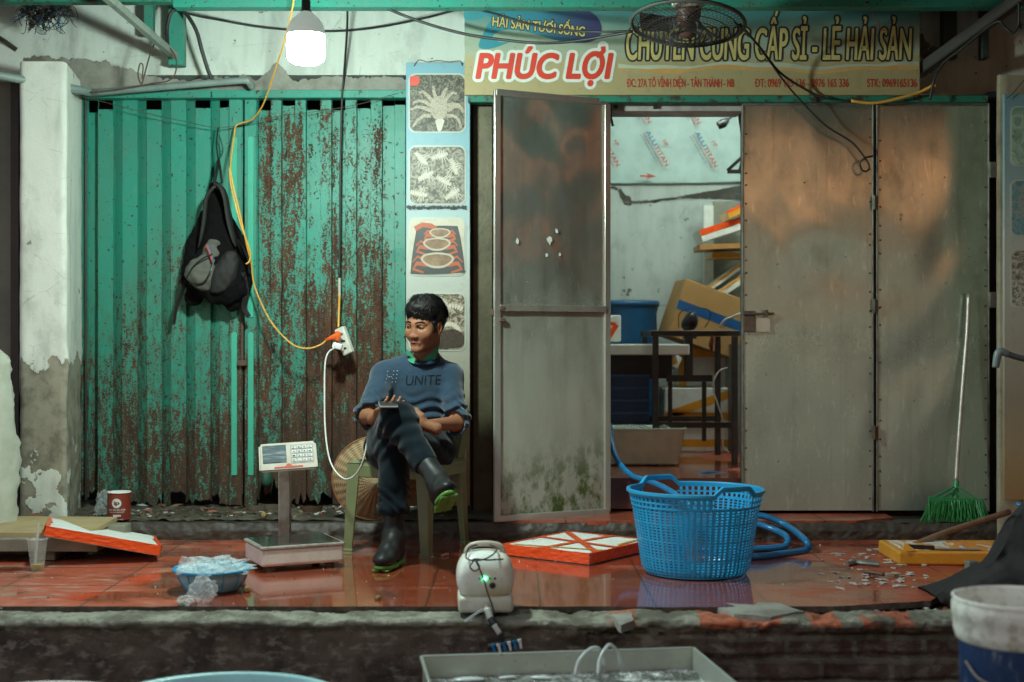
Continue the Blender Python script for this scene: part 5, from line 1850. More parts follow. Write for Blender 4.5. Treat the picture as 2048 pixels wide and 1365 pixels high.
mb.box((.058, -.0228, .008), (.096, .0015, .082), bev=.001, M=HM)
mb.build('keypad', simple('keypad_grey', (.40, .41, .38), .5, dirt=.4), hd)
mb = MB()
for r_ in range(4):
    for q_ in range(4):
        mb.box((.058 + (q_ - 1.5) * .0225, -.0245, .008 + (r_ - 1.5) * .0185), (.018, .003, .0135), bev=.002, M=HM)
mb.build('keys', simple('key_white', (.66, .68, .64), .45, dirt=.3), hd)
lab = ['7', '8', '9', 'C', '4', '5', '6', 'M', '1', '2', '3', 'T', '0', '.', '+', 'Z']
for i, s in enumerate(lab):
    r_, q_ = i // 4, i % 4
    if s == '.':
        continue
    x = .058 + (q_ - 1.5) * .0225
    text_mesh(s, x - .004, x + .003, .008 + (1.5 - r_) * .0185 - .003, .007, -.0263, 'lettering', M['print_black'], hd, off=.02, M4=HM)
mb = MB()
mb.box((.0, -.0235, -.046), (.118, .002, .006), M=HM)
mb.add([HM @ Vector((-.016, -.0245, -.043)), HM @ Vector((.016, -.0245, -.043)), HM @ Vector((.006, -.0245, -.032)), HM @ Vector((-.004, -.0245, -.032))], [(0, 1, 2, 3)])
mb.build('red_label', simple('label_red', (.60, .11, .06), .5, dirt=.2), hd)

# ---- rag and green glass bottle bottom in the hole under the shutter
mb = MB()
mb.lathe(Vector((at(534, 6.72), 6.72, .20)), [(0, 0), (.022, .0), (.026, .02), (.026, .06), (.012, .08), (.01, .11)], 20)
o = mb.build('glass_jar', simple('jar_green', (.03, .10, .07), .15, dirt=.4), origin=(at(534, 6.72), 6.72, .2), smooth=True)
tag(o, 'dark green jar in the rotted gap under the shutter behind the scale', 'jar')

# ---- conical hat
hc = Vector((at(747, 6.22), 6.30, .085 + .19))
hat = thing('conical_hat', 'woven palm-leaf conical hat leaning behind the olive chair', 'hat', (hc.x, hc.y, .09))
n = NT('palm_leaf')
o_ = n.obj()
at_ = n.attr('hat')
x, y, z = n.xyz(at_)
rays = n.m2('SINE', n.m2('MULTIPLY', x, 190.0))
rings = n.m2('SINE', n.m2('MULTIPLY', y, 130.0))
c = n.mix(n.m2('ADD', .5, n.m2('MULTIPLY', rays, .5)), (.20, .125, .055), (.36, .26, .13))
c = n.mix(n.m2('MULTIPLY', n.step(rings, .80, .95), .8), c, (.52, .42, .26))
c = n.mix(n.m2('MULTIPLY', n.step(n.noise(o_, 30, 5), .5, .7), .5), c, (.10, .055, .025))
n.set(c, .7)
n.bump(n.m2('ADD', rays, rings), .4, .002)
TH = Matrix.Translation(hc) @ Matrix.Rotation(math.radians(8), 4, 'Z') @ Matrix.Rotation(math.radians(98), 4, 'X')
vs, fs, cols = [], [], []
NR, NA = 24, 96
for i in range(NR + 1):
    t = i / NR
    r = .2 * t
    for j in range(NA):
        a = 2 * math.pi * j / NA
        vs.append(TH @ Vector((r * math.cos(a), r * math.sin(a), .105 * (1 - t) - .02 + .002 * math.sin(a * 5) * t)))
        cols.append((j / NA, t, 0, 1))
for i in range(NR):
    for j in range(NA):
        fs.append((i * NA + j, i * NA + (j + 1) % NA, (i + 1) * NA + (j + 1) % NA, (i + 1) * NA + j))
o = MB().add(vs, fs).build('cone', n.m, hat, smooth=True)
ca = o.data.attributes.new('hat', 'FLOAT_COLOR', 'POINT')
ca.data.foreach_set('color', np.array(cols, dtype=np.float32).ravel())
mb = MB()
mb.tube([TH @ Vector((.2 * math.cos(a), .2 * math.sin(a), -.02)) for a in np.linspace(0, 2 * math.pi, 40)[:-1]], .004, n=6, sub=1, closed=True)
mb.build('rim', simple('hat_rim', (.30, .12, .05), .6), hat)

# ---- olive plastic chair
CR = math.radians(-22)
cx0 = Vector((-.53, 5.83, 0))       # middle of the front feet
CT = Matrix.Translation(cx0) @ Matrix.Rotation(CR, 4, 'Z')
chair = thing('plastic_chair', 'olive green plastic chair under the seated man', 'chair', cx0 + Vector((.05, .15, 0)))
# local: x right, y back, z up
SH = .40
mb = MB()
def seat(u, v):
    x = (u - .5) * .40
    y = -.01 + .38 * v
    z = SH - .012 * math.sin(u * math.pi) * math.sin(v * math.pi)
    e = min(u, 1 - u, v)
    z -= max(0, .06 - e) ** 2 * 6
    return CT @ Vector((x, y, z))
mb.grid(seat, 24, 20)
mb.box((0, -.012, SH - .045), (.36, .012, .055), bev=.004, M=CT)
mb.box((-.196, .18, SH - .045), (.012, .34, .055), bev=.004, M=CT)
mb.box((.196, .18, SH - .045), (.012, .34, .055), bev=.004, M=CT)
mb.build('seat', M['olive'], chair, smooth=False)
def chair_leg(top, bot, w0=.062, w1=.040):
    """L-shaped tapered leg"""
    mb = MB()
    top, bot = Vector(top), Vector(bot)
    sx = 1 if top.x > 0 else -1
    sy = 1 if top.y > .2 else -1
    th = .010
    def sec(c, w):
        x, y = c.x, c.y
        return [Vector((x, y, c.z)), Vector((x - sx * w, y, c.z)), Vector((x - sx * w, y - sy * th, c.z)), Vector((x - sx * th, y - sy * th, c.z)), Vector((x - sx * th, y - sy * w, c.z)), Vector((x, y - sy * w, c.z))]
    a, b = sec(top, w0), sec(bot, w1)
    foot = sec(bot - Vector((0, 0, 0)), w1 + .008)
    b2 = [p + Vector((0, 0, .016)) for p in sec(bot, w1)]
    f2 = [p + Vector((sx * .004, sy * .004, .014)) for p in foot]
    f3 = [p + Vector((sx * .004, sy * .004, 0)) for p in foot]
    vs = a + b2 + f2 + f3
    fs = [tuple(range(6))]
    for lv in range(3):
        fs += [(lv * 6 + i, lv * 6 + (i + 1) % 6, lv * 6 + 6 + (i + 1) % 6, lv * 6 + 6 + i) for i in range(6)]
    fs.append(tuple(range(23, 17, -1)))
    mb.add([CT @ v for v in vs], fs)
    o = mb.build('leg', M['olive'], chair)
    bevel_mod(o, .003)
chair_leg((-.195, -.02, SH - .01), (-.205, -.035, 0))
chair_leg((.195, -.02, SH - .01), (.205, -.035, 0))
chair_leg((.195, .37, SH - .01), (.20, .40, .0))
chair_leg((-.195, .37, SH - .01), (-.215, .40, .082))
mb = MB()
for sx in (-1, 1):
    p0, p1 = Vector((sx * .19, .33, SH - .05)), Vector((sx * .185, .43, .60))
    for (a_, b_) in ((0, 1),):
        mb.add([CT @ q for q in (p0 + Vector((-.0 * sx, -.05, 0)), p0 + Vector((0, .03, 0)), p1 + Vector((0, .02, 0)), p1 + Vector((0, -.03, 0)),
                                 p0 + Vector((-sx * .035, -.03, 0)), p0 + Vector((-sx * .035, .03, 0)), p1 + Vector((-sx * .03, .02, 0)), p1 + Vector((-sx * .03, -.01, 0)))],
               [(0, 1, 2, 3), (7, 6, 5, 4), (0, 4, 5, 1), (1, 5, 6, 2), (2, 6, 7, 3), (3, 7, 4, 0)])
def bk(u, v):
    x = (u - .5) * .34
    return CT @ Vector((x, .36 + .06 * v + .03 * math.sin(u * math.pi), SH + .06 + .16 * v))
mb.grid(bk, 16, 10)
o = mb.build('backrest', M['olive'], chair)
sm = o.modifiers.new('s', 'SOLIDIFY')
sm.thickness = .006

# ---- basket
bc = Vector((at(1391, 5.37), 5.37, 0))
bs = thing('laundry_basket', 'tall bright blue lattice plastic basket with two handles on the tiles', 'basket', bc)
H = .335
def brad(z):
    t = z / H
    r = .208 + .052 * t
    if z < .035:
        r -= (.035 - z) ** 2 * 18
    return r
mb = MB()
NRIB = 66
th = .0022
for j in range(NRIB):
    a = 2 * math.pi * j / NRIB
    da = .0040 if j % 3 else .0058
    zs = [0.006, .015, .03, .05, .1, .16, .22, .27]
    vs = []
    for z in zs:
        r = brad(z)
        for (rr, s_) in ((r - th, -1), (r + th, -1), (r + th, 1), (r - th, 1)):
            aa = a + s_ * da / r
            vs.append(bc + Vector((rr * math.cos(aa), rr * math.sin(aa), z)))
    fs = []
    for i in range(len(zs) - 1):
        for q_ in range(4):
            fs.append((i * 4 + q_, i * 4 + (q_ + 1) % 4, i * 4 + 4 + (q_ + 1) % 4, i * 4 + 4 + q_))
    mb.add(vs, fs)
for i in range(24):
    z = .010 + .262 * i / 23
    r = brad(z)
    hh = .0022 if i % 6 else .004
    mb.lathe(bc, [(r - th * .8, z - hh), (r + th * .8, z - hh), (r + th * .8, z + hh), (r - th * .8, z + hh), (r - th * .8, z - hh)], NRIB)
mb.build('lattice', M['blue_basket'], bs)
HA = math.radians(118)     # handle direction
def rimz(a):
    d = min(abs((a - HA + math.pi) % (2 * math.pi) - math.pi), abs((a - HA - math.pi + math.pi) % (2 * math.pi) - math.pi))
    t = max(0, 1 - (d / .36) ** 2)
    return H + .030 * min(1, t * 1.7)
mb = MB()
NA = 144
def hole(a):
    d = min(abs((a - HA + math.pi) % (2 * math.pi) - math.pi), abs((a - HA) % (2 * math.pi) - 0) if False else abs((a - HA) % (2 * math.pi)), abs((a - HA - math.pi + math.pi) % (2 * math.pi) - math.pi))
    return d
def dmin(a):
    d1 = abs((a - HA + math.pi) % (2 * math.pi) - math.pi)
    d2 = abs((a - HA) % (2 * math.pi) - math.pi)
    return min(d1, d2)
# upper band: lattice windows under the rim, open under each handle
vs, fs = [], []
prof_n = None
rows = []
for j in range(NA):
    a = 2 * math.pi * j / NA
    zt_ = rimz(a)
    r0 = .262
    q = [(r0 - .003, zt_ - .020), (r0 + .003, zt_ - .020), (r0 + .006, zt_ - .010), (r0 + .012, zt_ - .010), (r0 + .012, zt_), (r0 - .002, zt_ + .0015), (r0 - .004, zt_ - .004)]
    rows.append([bc + Vector((r * math.cos(a), r * math.sin(a), z)) for r, z in q])
m_ = len(rows[0])
vs = [p for r in rows for p in r]
for j in range(NA):
    j2 = (j + 1) % NA
    for i in range(m_):
        fs.append((j * m_ + i, j * m_ + (i + 1) % m_, j2 * m_ + (i + 1) % m_, j2 * m_ + i))
mb.add(vs, fs)
mb.build('rim', M['blue_basket'], bs, smooth=False)
mb = MB()
for j in range(NRIB):
    a = 2 * math.pi * (j + .5) / NRIB
    if dmin(a) < .30:
        continue
    for (z0, z1) in ((.27, rimz(a) - .012),):
        da = .0055
        vs = []
        for z in (z0, z1):
            r = .252 + .010 * (z - .27) / .05
            for (rr, s_) in ((r - th, -1), (r + th, -1), (r + th, 1), (r - th, 1)):
                aa = a + s_ * da / r
                vs.append(bc + Vector((rr * math.cos(aa), rr * math.sin(aa), z)))
        mb.add(vs, [(0, 1, 5, 4), (1, 2, 6, 5), (2, 3, 7, 6), (3, 0, 4, 7)])
for z in (.277, .296):
    r = .252 + .010 * (z - .27) / .05
    hh = .0035
    ar = [a for a in np.linspace(0, 2 * math.pi, 145)]
    for a0, a1 in zip(ar[:-1], ar[1:]):
        if z > .28 and dmin((a0 + a1) / 2) < .33:
            continue
        mb.lathe(bc, [(r - th, z - hh), (r + th, z - hh), (r + th, z + hh), (r - th, z + hh), (r - th, z - hh)], 1, a0=a0, a1=a1)
mb.build('band', M['blue_basket'], bs)
mb = MB()
mb.lathe(bc, [(0, .008), (.17, .008), (.19, .006), (.19, .003), (0, .004)], 48)
mb.build('base', M['blue_basket'], bs)

# ---- hoses
cable('water_hose', 'blue water hose coming out of the doorway and dropping behind the basket', [(1219, 850, 6.9), (1222, 880, 6.75), (1235, 920, 6.6), (1262, 950, 6.45), (1300, 963, 6.3), (1345, 985, 6.1), (1400, 1030, 5.9)], .0145, M['blue_hose'], 'hose')
pts = [floor_pt(1400, 1104), floor_pt(1500, 1113, .013), floor_pt(1560, 1108, .013), floor_pt(1612, 1100, .013), floor_pt(1612, 1082, .05), W(1575, 1052, 6.15), W(1530, 1033, 6.2), W(1480, 1030, 6.2), W(1430, 1040, 6.2), W(1440, 1060, 6.1),
       W(1500, 1046, 6.15), W(1550, 1060, 6.1), W(1574, 1075, 6.0), floor_pt(1570, 1092, .02), floor_pt(1530, 1097, .014), floor_pt(1480, 1098, .014), floor_pt(1420, 1090, .014)]
pts[0].z = .013
o = MB().tube(pts, .0145, n=10, sub=8).build('water_hose', M['blue_hose'], origin=pts[3], smooth=True)
tag(o, 'coiled blue hose lying on the tiles to the right of the basket', 'hose')
cable('water_hose', 'dark blue hose coil on the wet floor just inside the doorway', [(1392, 975, 6.75), (1394, 955, 6.8), (1410, 947, 6.85), (1440, 948, 6.88), (1490, 954, 6.9), (1530, 958, 6.95)], .014, simple('hose_dark', (.008, .06, .13), .4), 'hose')

# ---- broom
D = 6.40
br = thing('push_broom', 'green plastic broom with a bent metal handle leaning on the steel door', 'broom', (at(1908, D), D, .09))
MB().tube([W(1912, 965, 6.38), W(1916, 900, 6.40), W(1925, 780, 6.43), W(1934, 670, 6.45), W(1938, 586, 6.46)], .0105, n=10).build('handle', simple('broom_handle', (.50, .50, .46), .35, .6, dirt=.5, dcol=(.15, .08, .05), scale=30), br, smooth=True)
mb = MB()
mb.tube([W(1913, 962, 6.38), W(1911, 980, 6.37), W(1910, 999, 6.36)], [.014, .015, .017], n=10)
mb.bar(W(1857, 998, 6.33), W(1966, 1003, 6.33), .022, .012, up=(0, 1, 0), bev=.002)
for (x0_, y0_, x1_, y1_) in ((1908, 974, 1864, 997), (1908, 984, 1880, 998), (1915, 974, 1958, 1001), (1915, 986, 1942, 1001)):
    mb.bar(W(x0_, y0_, 6.35), W(x1_, y1_, 6.33), .009, .009)
mb.build('head', M['green_pl'], br)
mb = MB()
R = random.Random(2)
for i in range(150):
    t = i / 149
    x0_ = 1858 + 108 * t
    x1_ = 1844 + 132 * t + R.gauss(0, 6)
    D0 = 6.33 + R.uniform(-.012, .012)
    D1 = 6.27 + R.uniform(-.03, .03)
    y1_ = 1043 + R.uniform(-4, 3)
    y0_ = 1001
    mb.tube([W(x0_, y0_, D0), W((x0_ + x1_) / 2 + R.uniform(-1, 1), (y0_ + y1_) / 2, (D0 + D1) / 2), W(x1_, y1_, D1)], [.0028, .0026, .0018], n=4, sub=2)
mb.build('bristles', simple('bristle_green', (.03, .24, .06), .45, dirt=.5, scale=60), br)

# ---- wooden pole lower right
o = MB().tube([W(1828, 1090, 5.75), W(1900, 1062, 5.85), W(2018, 1024, 6.05)], .0135, n=10).build('wooden_stick', M['wood'], origin=W(1900, 1062, 5.85), smooth=True)
tag(o, 'round wooden stick slanting across the step in front of the broom', 'stick')

# ---- yellow taped box with knife
fl = [floor_pt(1800, 1135, .0), floor_pt(2010, 1141, .0)]
yb = thing('taped_foam_board', 'low foam slab wrapped in yellow tape on the right of the tiles', 'foam board', (1.55, 5.6, 0))
mb = MB()
p0 = Vector((at(1800, 5.52), 5.52, 0))
mb.box((p0.x + .26, p0.y + .17, .030), (.52, .33, .056), rz=math.radians(-1), bev=.008, seg=2)
mb.build('slab', M['tape_yel'], yb)
mb = MB()
mb.box((p0.x + .25, p0.y + .17, .0590), (.44, .26, .003), rz=math.radians(-1), bev=.001)
n = NT('paper_mix')
v = n.map(n.obj(), (9, 3, 1))
n.set(n.ramp(n.noise(v, 1.0, 3, .6, 1.0), [(.40, (.72, .70, .64)), (.47, (.72, .70, .64)), (.49, (.75, .30, .04)), (.56, (.75, .30, .04)), (.58, (.6, .12, .05)), (.62, (.7, .68, .62))]), .5)
mb.build('wrapper', n.m, yb)
mb = MB()
mb.add([(p0.x + .01, p0.y + .0, .058), (p0.x + .07, p0.y + .01, .062), (p0.x + .028, p0.y + .03, .092)], [(0, 1, 2)])
mb.build('tape_flap', M['tape_yel'], yb)
kn = thing('long_knife', 'knife with a black handle lying on the yellow taped slab', 'knife', (p0.x + .13, p0.y + .06, .062))
mb = MB()
mb.bar((p0.x + .05, p0.y + .07, .070), (p0.x + .155, p0.y + .045, .068), .024, .016, bev=.004)
mb.build('handle', M['black_pl'], kn)
mb = MB()
mb.bar((p0.x + .155, p0.y + .045, .0655), (p0.x + .34, p0.y + .03, .064), .022, .0025, up=(0, 0, 1))
for i in range(24):
    x = p0.x + .17 + i * .007
    mb.box((x, p0.y + .032, .0665), (.0025, .016, .003))
mb.build('blade', M['steel_trim'], kn)
kn = thing('fish_scaler', 'wooden-handled fish knife among the pale scales on the red tiles', 'knife', floor_pt(1765, 1145))
mb = MB()
a_, b_ = floor_pt(1728, 1143, .012), floor_pt(1768, 1149, .012)
mb.tube([a_, (a_ + b_) / 2 + Vector((0, 0, .002)), b_], [.010, .012, .009], n=8, flat=.8)
mb.build('handle', simple('dark_wood', (.13, .05, .03), .6), kn, smooth=True)
mb = MB()
mb.bar(b_, floor_pt(1800, 1147, .008), .028, .003)
mb.build('blade', M['steel_trim'], kn)
kn = thing('metal_clip', 'small dull metal cutter lying above the wooden-handled knife', 'cutter', floor_pt(1725, 1125))
mb = MB()
mb.tube([floor_pt(1694, 1128, .010), floor_pt(1712, 1124, .012), floor_pt(1725, 1126, .012), floor_pt(1758, 1129, .010)], [.010, .012, .007, .010], n=7)
mb.tube([floor_pt(1700, 1121, .010), floor_pt(1722, 1123, .012), floor_pt(1755, 1124, .010)], [.006, .008, .005], n=7)
mb.build('cutter_body', simple('dull_metal', (.25, .26, .23), .5, .5, dirt=.5), kn)
mb = MB()
mb.box((at(1943, 5.33), 5.33, .03), (.05, .03, .045), rz=.4, bev=.004)
o = mb.build('metal_block', simple('grey_block', (.16, .18, .16), .6, dirt=.5), origin=(at(1943, 5.33), 5.33, 0))
tag(o, 'small grey metal angle block at the right end of the yellow slab', 'metal block')

# ---- air pump
pc = Vector((at(970, 4.63), 4.63, .002))
pump = thing('air_pump', 'stained white aquarium air pump with carry handle on the kerb edge', 'air pump', pc)
PM = Matrix.Translation(pc) @ Matrix.Rotation(math.radians(3), 4, 'Z')
M['pump_white'] = simple('pump_white', (.72, .78, .72), .3, dirt=.9, dcol=(.52, .33, .08), scale=7)
mb = MB()
mb.box((0, 0, .031), (.186, .200, .056), bev=.016, seg=4, M=PM)
mb.build('base', simple('pump_base', (.62, .68, .58), .4, dirt=.5, dcol=(.30, .20, .10), scale=16), pump, smooth=True)
mb = MB()
bm = bmesh.new()
bmesh.ops.create_cube(bm, size=1)
bmesh.ops.subdivide_edges(bm, edges=bm.edges[:], cuts=5, use_grid_fill=True)
for v in bm.verts:
    x, y, z = v.co * 2
    # superellipsoid shell
    l = (abs(x) ** 3 + abs(y) ** 3 + abs(z) ** 3) ** (1 / 3)
    m = max(abs(x), abs(y), abs(z))
    s_ = m / l if l > 0 else 1
    s_ = .25 + .75 * s_
    v.co = Vector((x * s_ * .100, y * s_ * .106, z * s_ * .080))
    if v.co.z > 0:
        v.co.x *= 1 - .20 * (v.co.z / .074) ** 2
        v.co.y *= 1 - .28 * (v.co.z / .074) ** 2
mb.bm(bm, PM @ Matrix.Translation((0, 0, .124)))
bd_ = mb.build('shell', M['pump_white'], pump, smooth=True)
ss = bd_.modifiers.new('s', 'SUBSURF')
ss.levels = ss.render_levels = 1
mb = MB()
mb.tube([PM @ Vector(p) for p in ((-.060, 0, .178), (-.062, 0, .200), (-.045, 0, .218), (0, 0, .224), (.045, 0, .218), (.062, 0, .200), (.060, 0, .178))], .0095, n=10, sub=5)
mb.build('handle', simple('pump_handle', (.55, .50, .40), .45, dirt=.5), pump, smooth=True)
mb = MB()
mb.lathe((0, 0, 0), [(0, .0), (.038, .0), (.041, -.002)], 28, M=PM @ Matrix.Translation((.008, -.050, .1935)) @ Matrix.Rotation(math.radians(24), 4, 'X') @ Matrix.Diagonal((1, .5, 1, 1)))
mb.build('badge', simple('pump_badge', (.20, .50, .42), .4, dirt=.3), pump)
def disc_at(x, z, r, y=-.1015, n=14, th=.003):
    mbx = MB()
    mbx.lathe((0, 0, 0), [(0, th), (r * .8, th), (r, 0)], n, M=PM @ Matrix.Translation((x, y, z)) @ Matrix.Rotation(math.radians(90), 4, 'X'))
    return mbx
M['led_off'] = simple('led_off', (.02, .25, .14), .3, dirt=0)
n = NT('led_on')
n.set((.2, .9, .5), .3)
n.p.inputs['Emission Color'].default_value = (.10, 1, .50, 1)
n.p.inputs['Emission Strength'].default_value = 14
for (x, mt) in ((-.021, M['led_off']), (-.004, n.m), (.013, M['led_off']), (.030, M['black_pl'])):
    disc_at(x, .122, .0042, y=-.1065).build('indicator_light', mt, pump)
disc_at(.022, .098, .011, y=-.1055, th=.008).build('knob', M['black_pl'], pump)
mb = MB()
mb.tube([PM @ Vector(p) for p in ((.0, -.10, .035), (.006, -.125, .015), (.014, -.14, -.02))], .0095, n=10)
mb.build('outlet', simple('outlet_pink', (.55, .45, .38), .5, dirt=.4), pump, smooth=True)
cable('pump_cable', 'thin black cord knotted round the pump handle and hanging down its front',
      [(1006, 1118, 4.55), (975, 1120, 4.50), (950, 1118, 4.50), (945, 1122, 4.48), (970, 1118, 4.5), (990, 1105, 4.55), (992, 1095, 4.6), (970, 1088, 4.63), (940, 1095, 4.6), (932, 1115, 4.52), (945, 1122, 4.48), (940, 1134, 4.45), (950, 1142, 4.45), (959, 1134, 4.45), (952, 1122, 4.46), (958, 1135, 4.46), (968, 1160, 4.45), (975, 1185, 4.44), (984, 1210, 4.43), (990, 1228, 4.42)], .0028, M['cable'])
cable('air_tube', 'clear thin tube trailing from the pump outlet over the kerb', [(976, 1214, 4.50), (960, 1222, 4.46), (945, 1232, 4.44), (930, 1243, 4.45)], .0045, M['bag2'], 'tube')
mf = thing('air_splitter', 'black six-way air splitter with blue and white nozzles hanging below the pump', 'air splitter', W(1013, 1285, 4.42))
mb = MB()
mb.tube([W(974, 1218, 4.47), W(982, 1240, 4.45)], .012, n=10)
mb.tube([W(988, 1250, 4.43), W(1000, 1268, 4.42)], .009, n=10)
mb.build('adapter', simple('adapter_grey', (.45, .46, .42), .4, dirt=.4), mf, smooth=True)
mb = MB()
mb.tube([W(981, 1236, 4.45), W(989, 1250, 4.44)], .013, n=10)
mb.tube([W(998, 1264, 4.42), W(1008, 1283, 4.42)], .007, n=8)
mb.tube([W(976, 1294, 4.42), W(1040, 1280, 4.42)], .011, n=10, sub=1)
mb.build('manifold', M['black_pl'], mf, smooth=True)
for i in range(6):
    x = 987 + i * 10.5
    y = 1292 - i * 2.2
    mb = MB()
    mb.tube([W(x, y, 4.41), W(x + 3, y + 16, 4.405)], [.0048, .0038], n=8, sub=1)
    mb.tube([W(x - 1, y - 3, 4.41), W(x, y + 3, 4.41)], .007, n=8, sub=1)
    mb.build('nozzle', M['blue_hose'] if i % 2 == 0 else M['white_cable'], mf)

# ---- steel tray with water
BL, BR = Vector((-.275, 4.154, 0)), Vector((.571, 4.27, 0))
ux = (BR - BL).normalized()
uy = Vector((ux.y, -ux.x, 0))      # toward the camera
L1, L2 = (BR - BL).length, .62
zr = -.052
tr = thing('steel_tray', 'stainless steel water tray with bubbling water in front of the kerb', 'tray', (BL + BR) / 2 + uy * L2 / 2 + Vector((0, 0, -.5)))
def TP(u, v, z):
    p = BL + ux * u * L1 + uy * v * L2
    return Vector((p.x, p.y, z))
mb = MB()
for (a, b, out) in (((0, 0), (1, 0), -uy), ((1, 0), (1, 1), ux), ((1, 1), (0, 1), uy), ((0, 1), (0, 0), -ux)):
    A_, B_ = TP(*a, zr), TP(*b, zr)
    sl_ = out * .015
    dz = Vector((0, 0, -.19))
    inn = -out * .018
    th_ = out * .003
    mb.add([A_, B_, B_ + dz + inn, A_ + dz + inn], [(0, 1, 2, 3)])
    mb.add([A_ + th_, B_ + th_, B_ + dz + inn + th_, A_ + dz + inn + th_], [(3, 2, 1, 0)])
    mb.bar(A_ + out * .004, B_ + out * .004, .010, .008, bev=.002)
mb.add([TP(.02, .03, zr - .188), TP(.98, .03, zr - .188), TP(.98, .97, zr - .188), TP(.02, .97, zr - .188)], [(0, 1, 2, 3)])
mb.build('basin', M['steel_tray'], tr)
for (u, v) in ((.04, .06), (.96, .06), (.96, .94), (.04, .94)):
    mb = MB()
    mb.bar(TP(u, v, -.5), TP(u, v, zr - .192), .03, .03)
    mb.build('leg', M['black_steel'], tr)
n = NT('tray_water')
p = n.pos()
a_ = n.noise(p, 30, 4, .6, .5)
b_ = n.noise(n.map(p, (1, 1, 1)), 9, 5, .65)
x, y, z = n.xyz(p)
foam = n.m2('MULTIPLY', n.step(n.m2('ADD', n.m2('MULTIPLY', b_, .6), n.m2('MULTIPLY', n.noise(p, 110, 4, .7), .4)), .45, .56), n.m2('MAXIMUM', n.m2('MULTIPLY', n.step(x, .05, .25), .95), .45))
n.set(n.mix(foam, (.07, .09, .07), (.85, .92, .88)), n.m2('ADD', .05, n.m2('MULTIPLY', foam, .3)), 0, .6)
n.bump(n.m2('ADD', a_, n.m2('MULTIPLY', foam, .4)), 1.0, .02)
mb = MB()
mb.grid(lambda u, v: TP(.008 + .984 * u, .015 + .97 * v, zr - .062 + .004 * fbm((u * 8, v * 6, 0), 2)), 60, 40)
w = mb.build('water_surface', n.m, tr, smooth=True)
mb = MB()
R = random.Random(9)
for _ in range(160):
    if R.random() < .7:
        u = min(.96, max(.05, R.gauss(.62, .17)))
        v = abs(R.gauss(.10, .16)) + .04
    else:
        u, v = R.uniform(.03, .97), R.uniform(.02, .3)
    s_ = R.uniform(.0015, .0055)
    bm = bmesh.new()
    bmesh.ops.create_icosphere(bm, subdivisions=2, radius=s_)
    mb.bm(bm, Matrix.Translation(TP(u, min(v, .95), zr - .060 + s_ * .2)))
n = NT('bubble_foam')
n.set((.9, .97, .95), .03, 0, 1.0, Alpha=.16)
o = mb.build('bubbles', n.m, tr, smooth=True)
o['kind'] = 'stuff'
def tray_tube(pts, label):
    pts = [W(*p) for p in pts]
    o = MB().tube(pts, .0055, n=8).build('air_tube', simple('tube_milky', (.55, .62, .60), .3, dirt=.1), origin=pts[0], smooth=True)
    tag(o, label, 'tube')
tray_tube([(1150, 1352, 4.0), (1158, 1322, 4.02), (1178, 1300, 4.05), (1195, 1296, 4.08), (1205, 1310, 4.1), (1208, 1330, 4.1)], 'left one of two milky air tubes arching into the tray water')
tray_tube([(1196, 1350, 4.0), (1200, 1318, 4.03), (1212, 1296, 4.06), (1222, 1290, 4.08), (1235, 1305, 4.1), (1242, 1330, 4.1)], 'right one of two milky air tubes arching into the tray water')
# fish lying in the tray
for i, (u, v, a, l) in enumerate(((.16, .12, .1, .05), (.30, .10, .3, .03), (.42, .13, -.2, .035))):
    c = TP(u, v, zr - .056)
    bm = bmesh.new()
    bmesh.ops.create_uvsphere(bm, u_segments=16, v_segments=10, radius=1)
    for q in bm.verts:
        t = q.co.x
        q.co = Vector((t * l, q.co.y * l * .35 * (1 - .3 * t), q.co.z * l * .16))
    o = MB().bm(bm, Matrix.Translation(c) @ Matrix.Rotation(a, 4, 'Z')).build('ice_chunk', simple('ice_white', (.6, .68, .66), .15, dirt=.1), origin=c, smooth=True)
    tag(o, ['largest flat piece of ice floating in the left of the tray', 'small thin piece of ice floating next to the largest one', 'piece of ice floating nearest the middle of the tray'][i], 'ice')

# ---- bottom left basins
def basin(c, r, zr_, col, label):
    t = thing('round_basin', label, 'basin', (c[0], c[1], -.5))
    mb = MB()
    z0 = -.5
    cc = Vector((c[0], c[1], 0))
    mb.lathe(cc, [(0, z0 + .005), (r * .8, z0 + .005), (r * .82, z0), (r * .97, zr_ - .02), (r, zr_ - .012), (r + .012, zr_ - .006), (r + .015, zr_), (r + .008, zr_ + .005), (r - .004, zr_), (r - .01, zr_ - .03), (r * .8, z0 + .02), (0, z0 + .02)], 80)
    mb.build('basin_body', simple('basin_plastic', col, .35, dirt=.15, scale=5), t, smooth=True)
basin((at(435, 3.62), 3.62), .335, -.055, (.32, .58, .58), 'large pale turquoise basin whose rim shows at the bottom edge')
basin((at(45, 3.60), 3.60), .30, -.068, (.62, .55, .52), 'pale pinkish basin whose rim shows in the bottom left corner')

# ---- paint bucket bottom right
c = Vector((at(2040, 3.5), 3.5, 0))
bk_ = thing('tall_bucket', 'tall dark blue bucket with a thick scuffed white collar, bottom right', 'bucket', (c.x, c.y, -.5))
n = NT('bucket_blue')
o_ = n.obj()
a_ = n.noise(n.map(o_, (9, 9, 4)), 3, 8, .75, .5)
n.set(n.mix(n.m2('MULTIPLY', n.step(a_, .54, .70), .5), (.010, .035, .105), (.30, .36, .38)), .45)
MB().lathe(c, [(0, -.49), (.135, -.5), (.152, .14), (.154, .15)], 64).build('bucket_wall', n.m, bk_, smooth=True)
mb = MB()
prof = [(.154, .145), (.160, .150), (.166, .175), (.166, .205), (.170, .210), (.170, .238), (.166, .245), (.168, .25), (.170, .256), (.162, .258), (.158, .25), (.153, .20), (.148, .10), (0, .08)]
mb.lathe(c, prof, 72)
n = NT('collar')
a_ = n.noise(n.pos(), 24, 6, .7)
n.set(n.mix(n.step(a_, .45, .7), (.68, .70, .62), (.38, .36, .28)), .55)
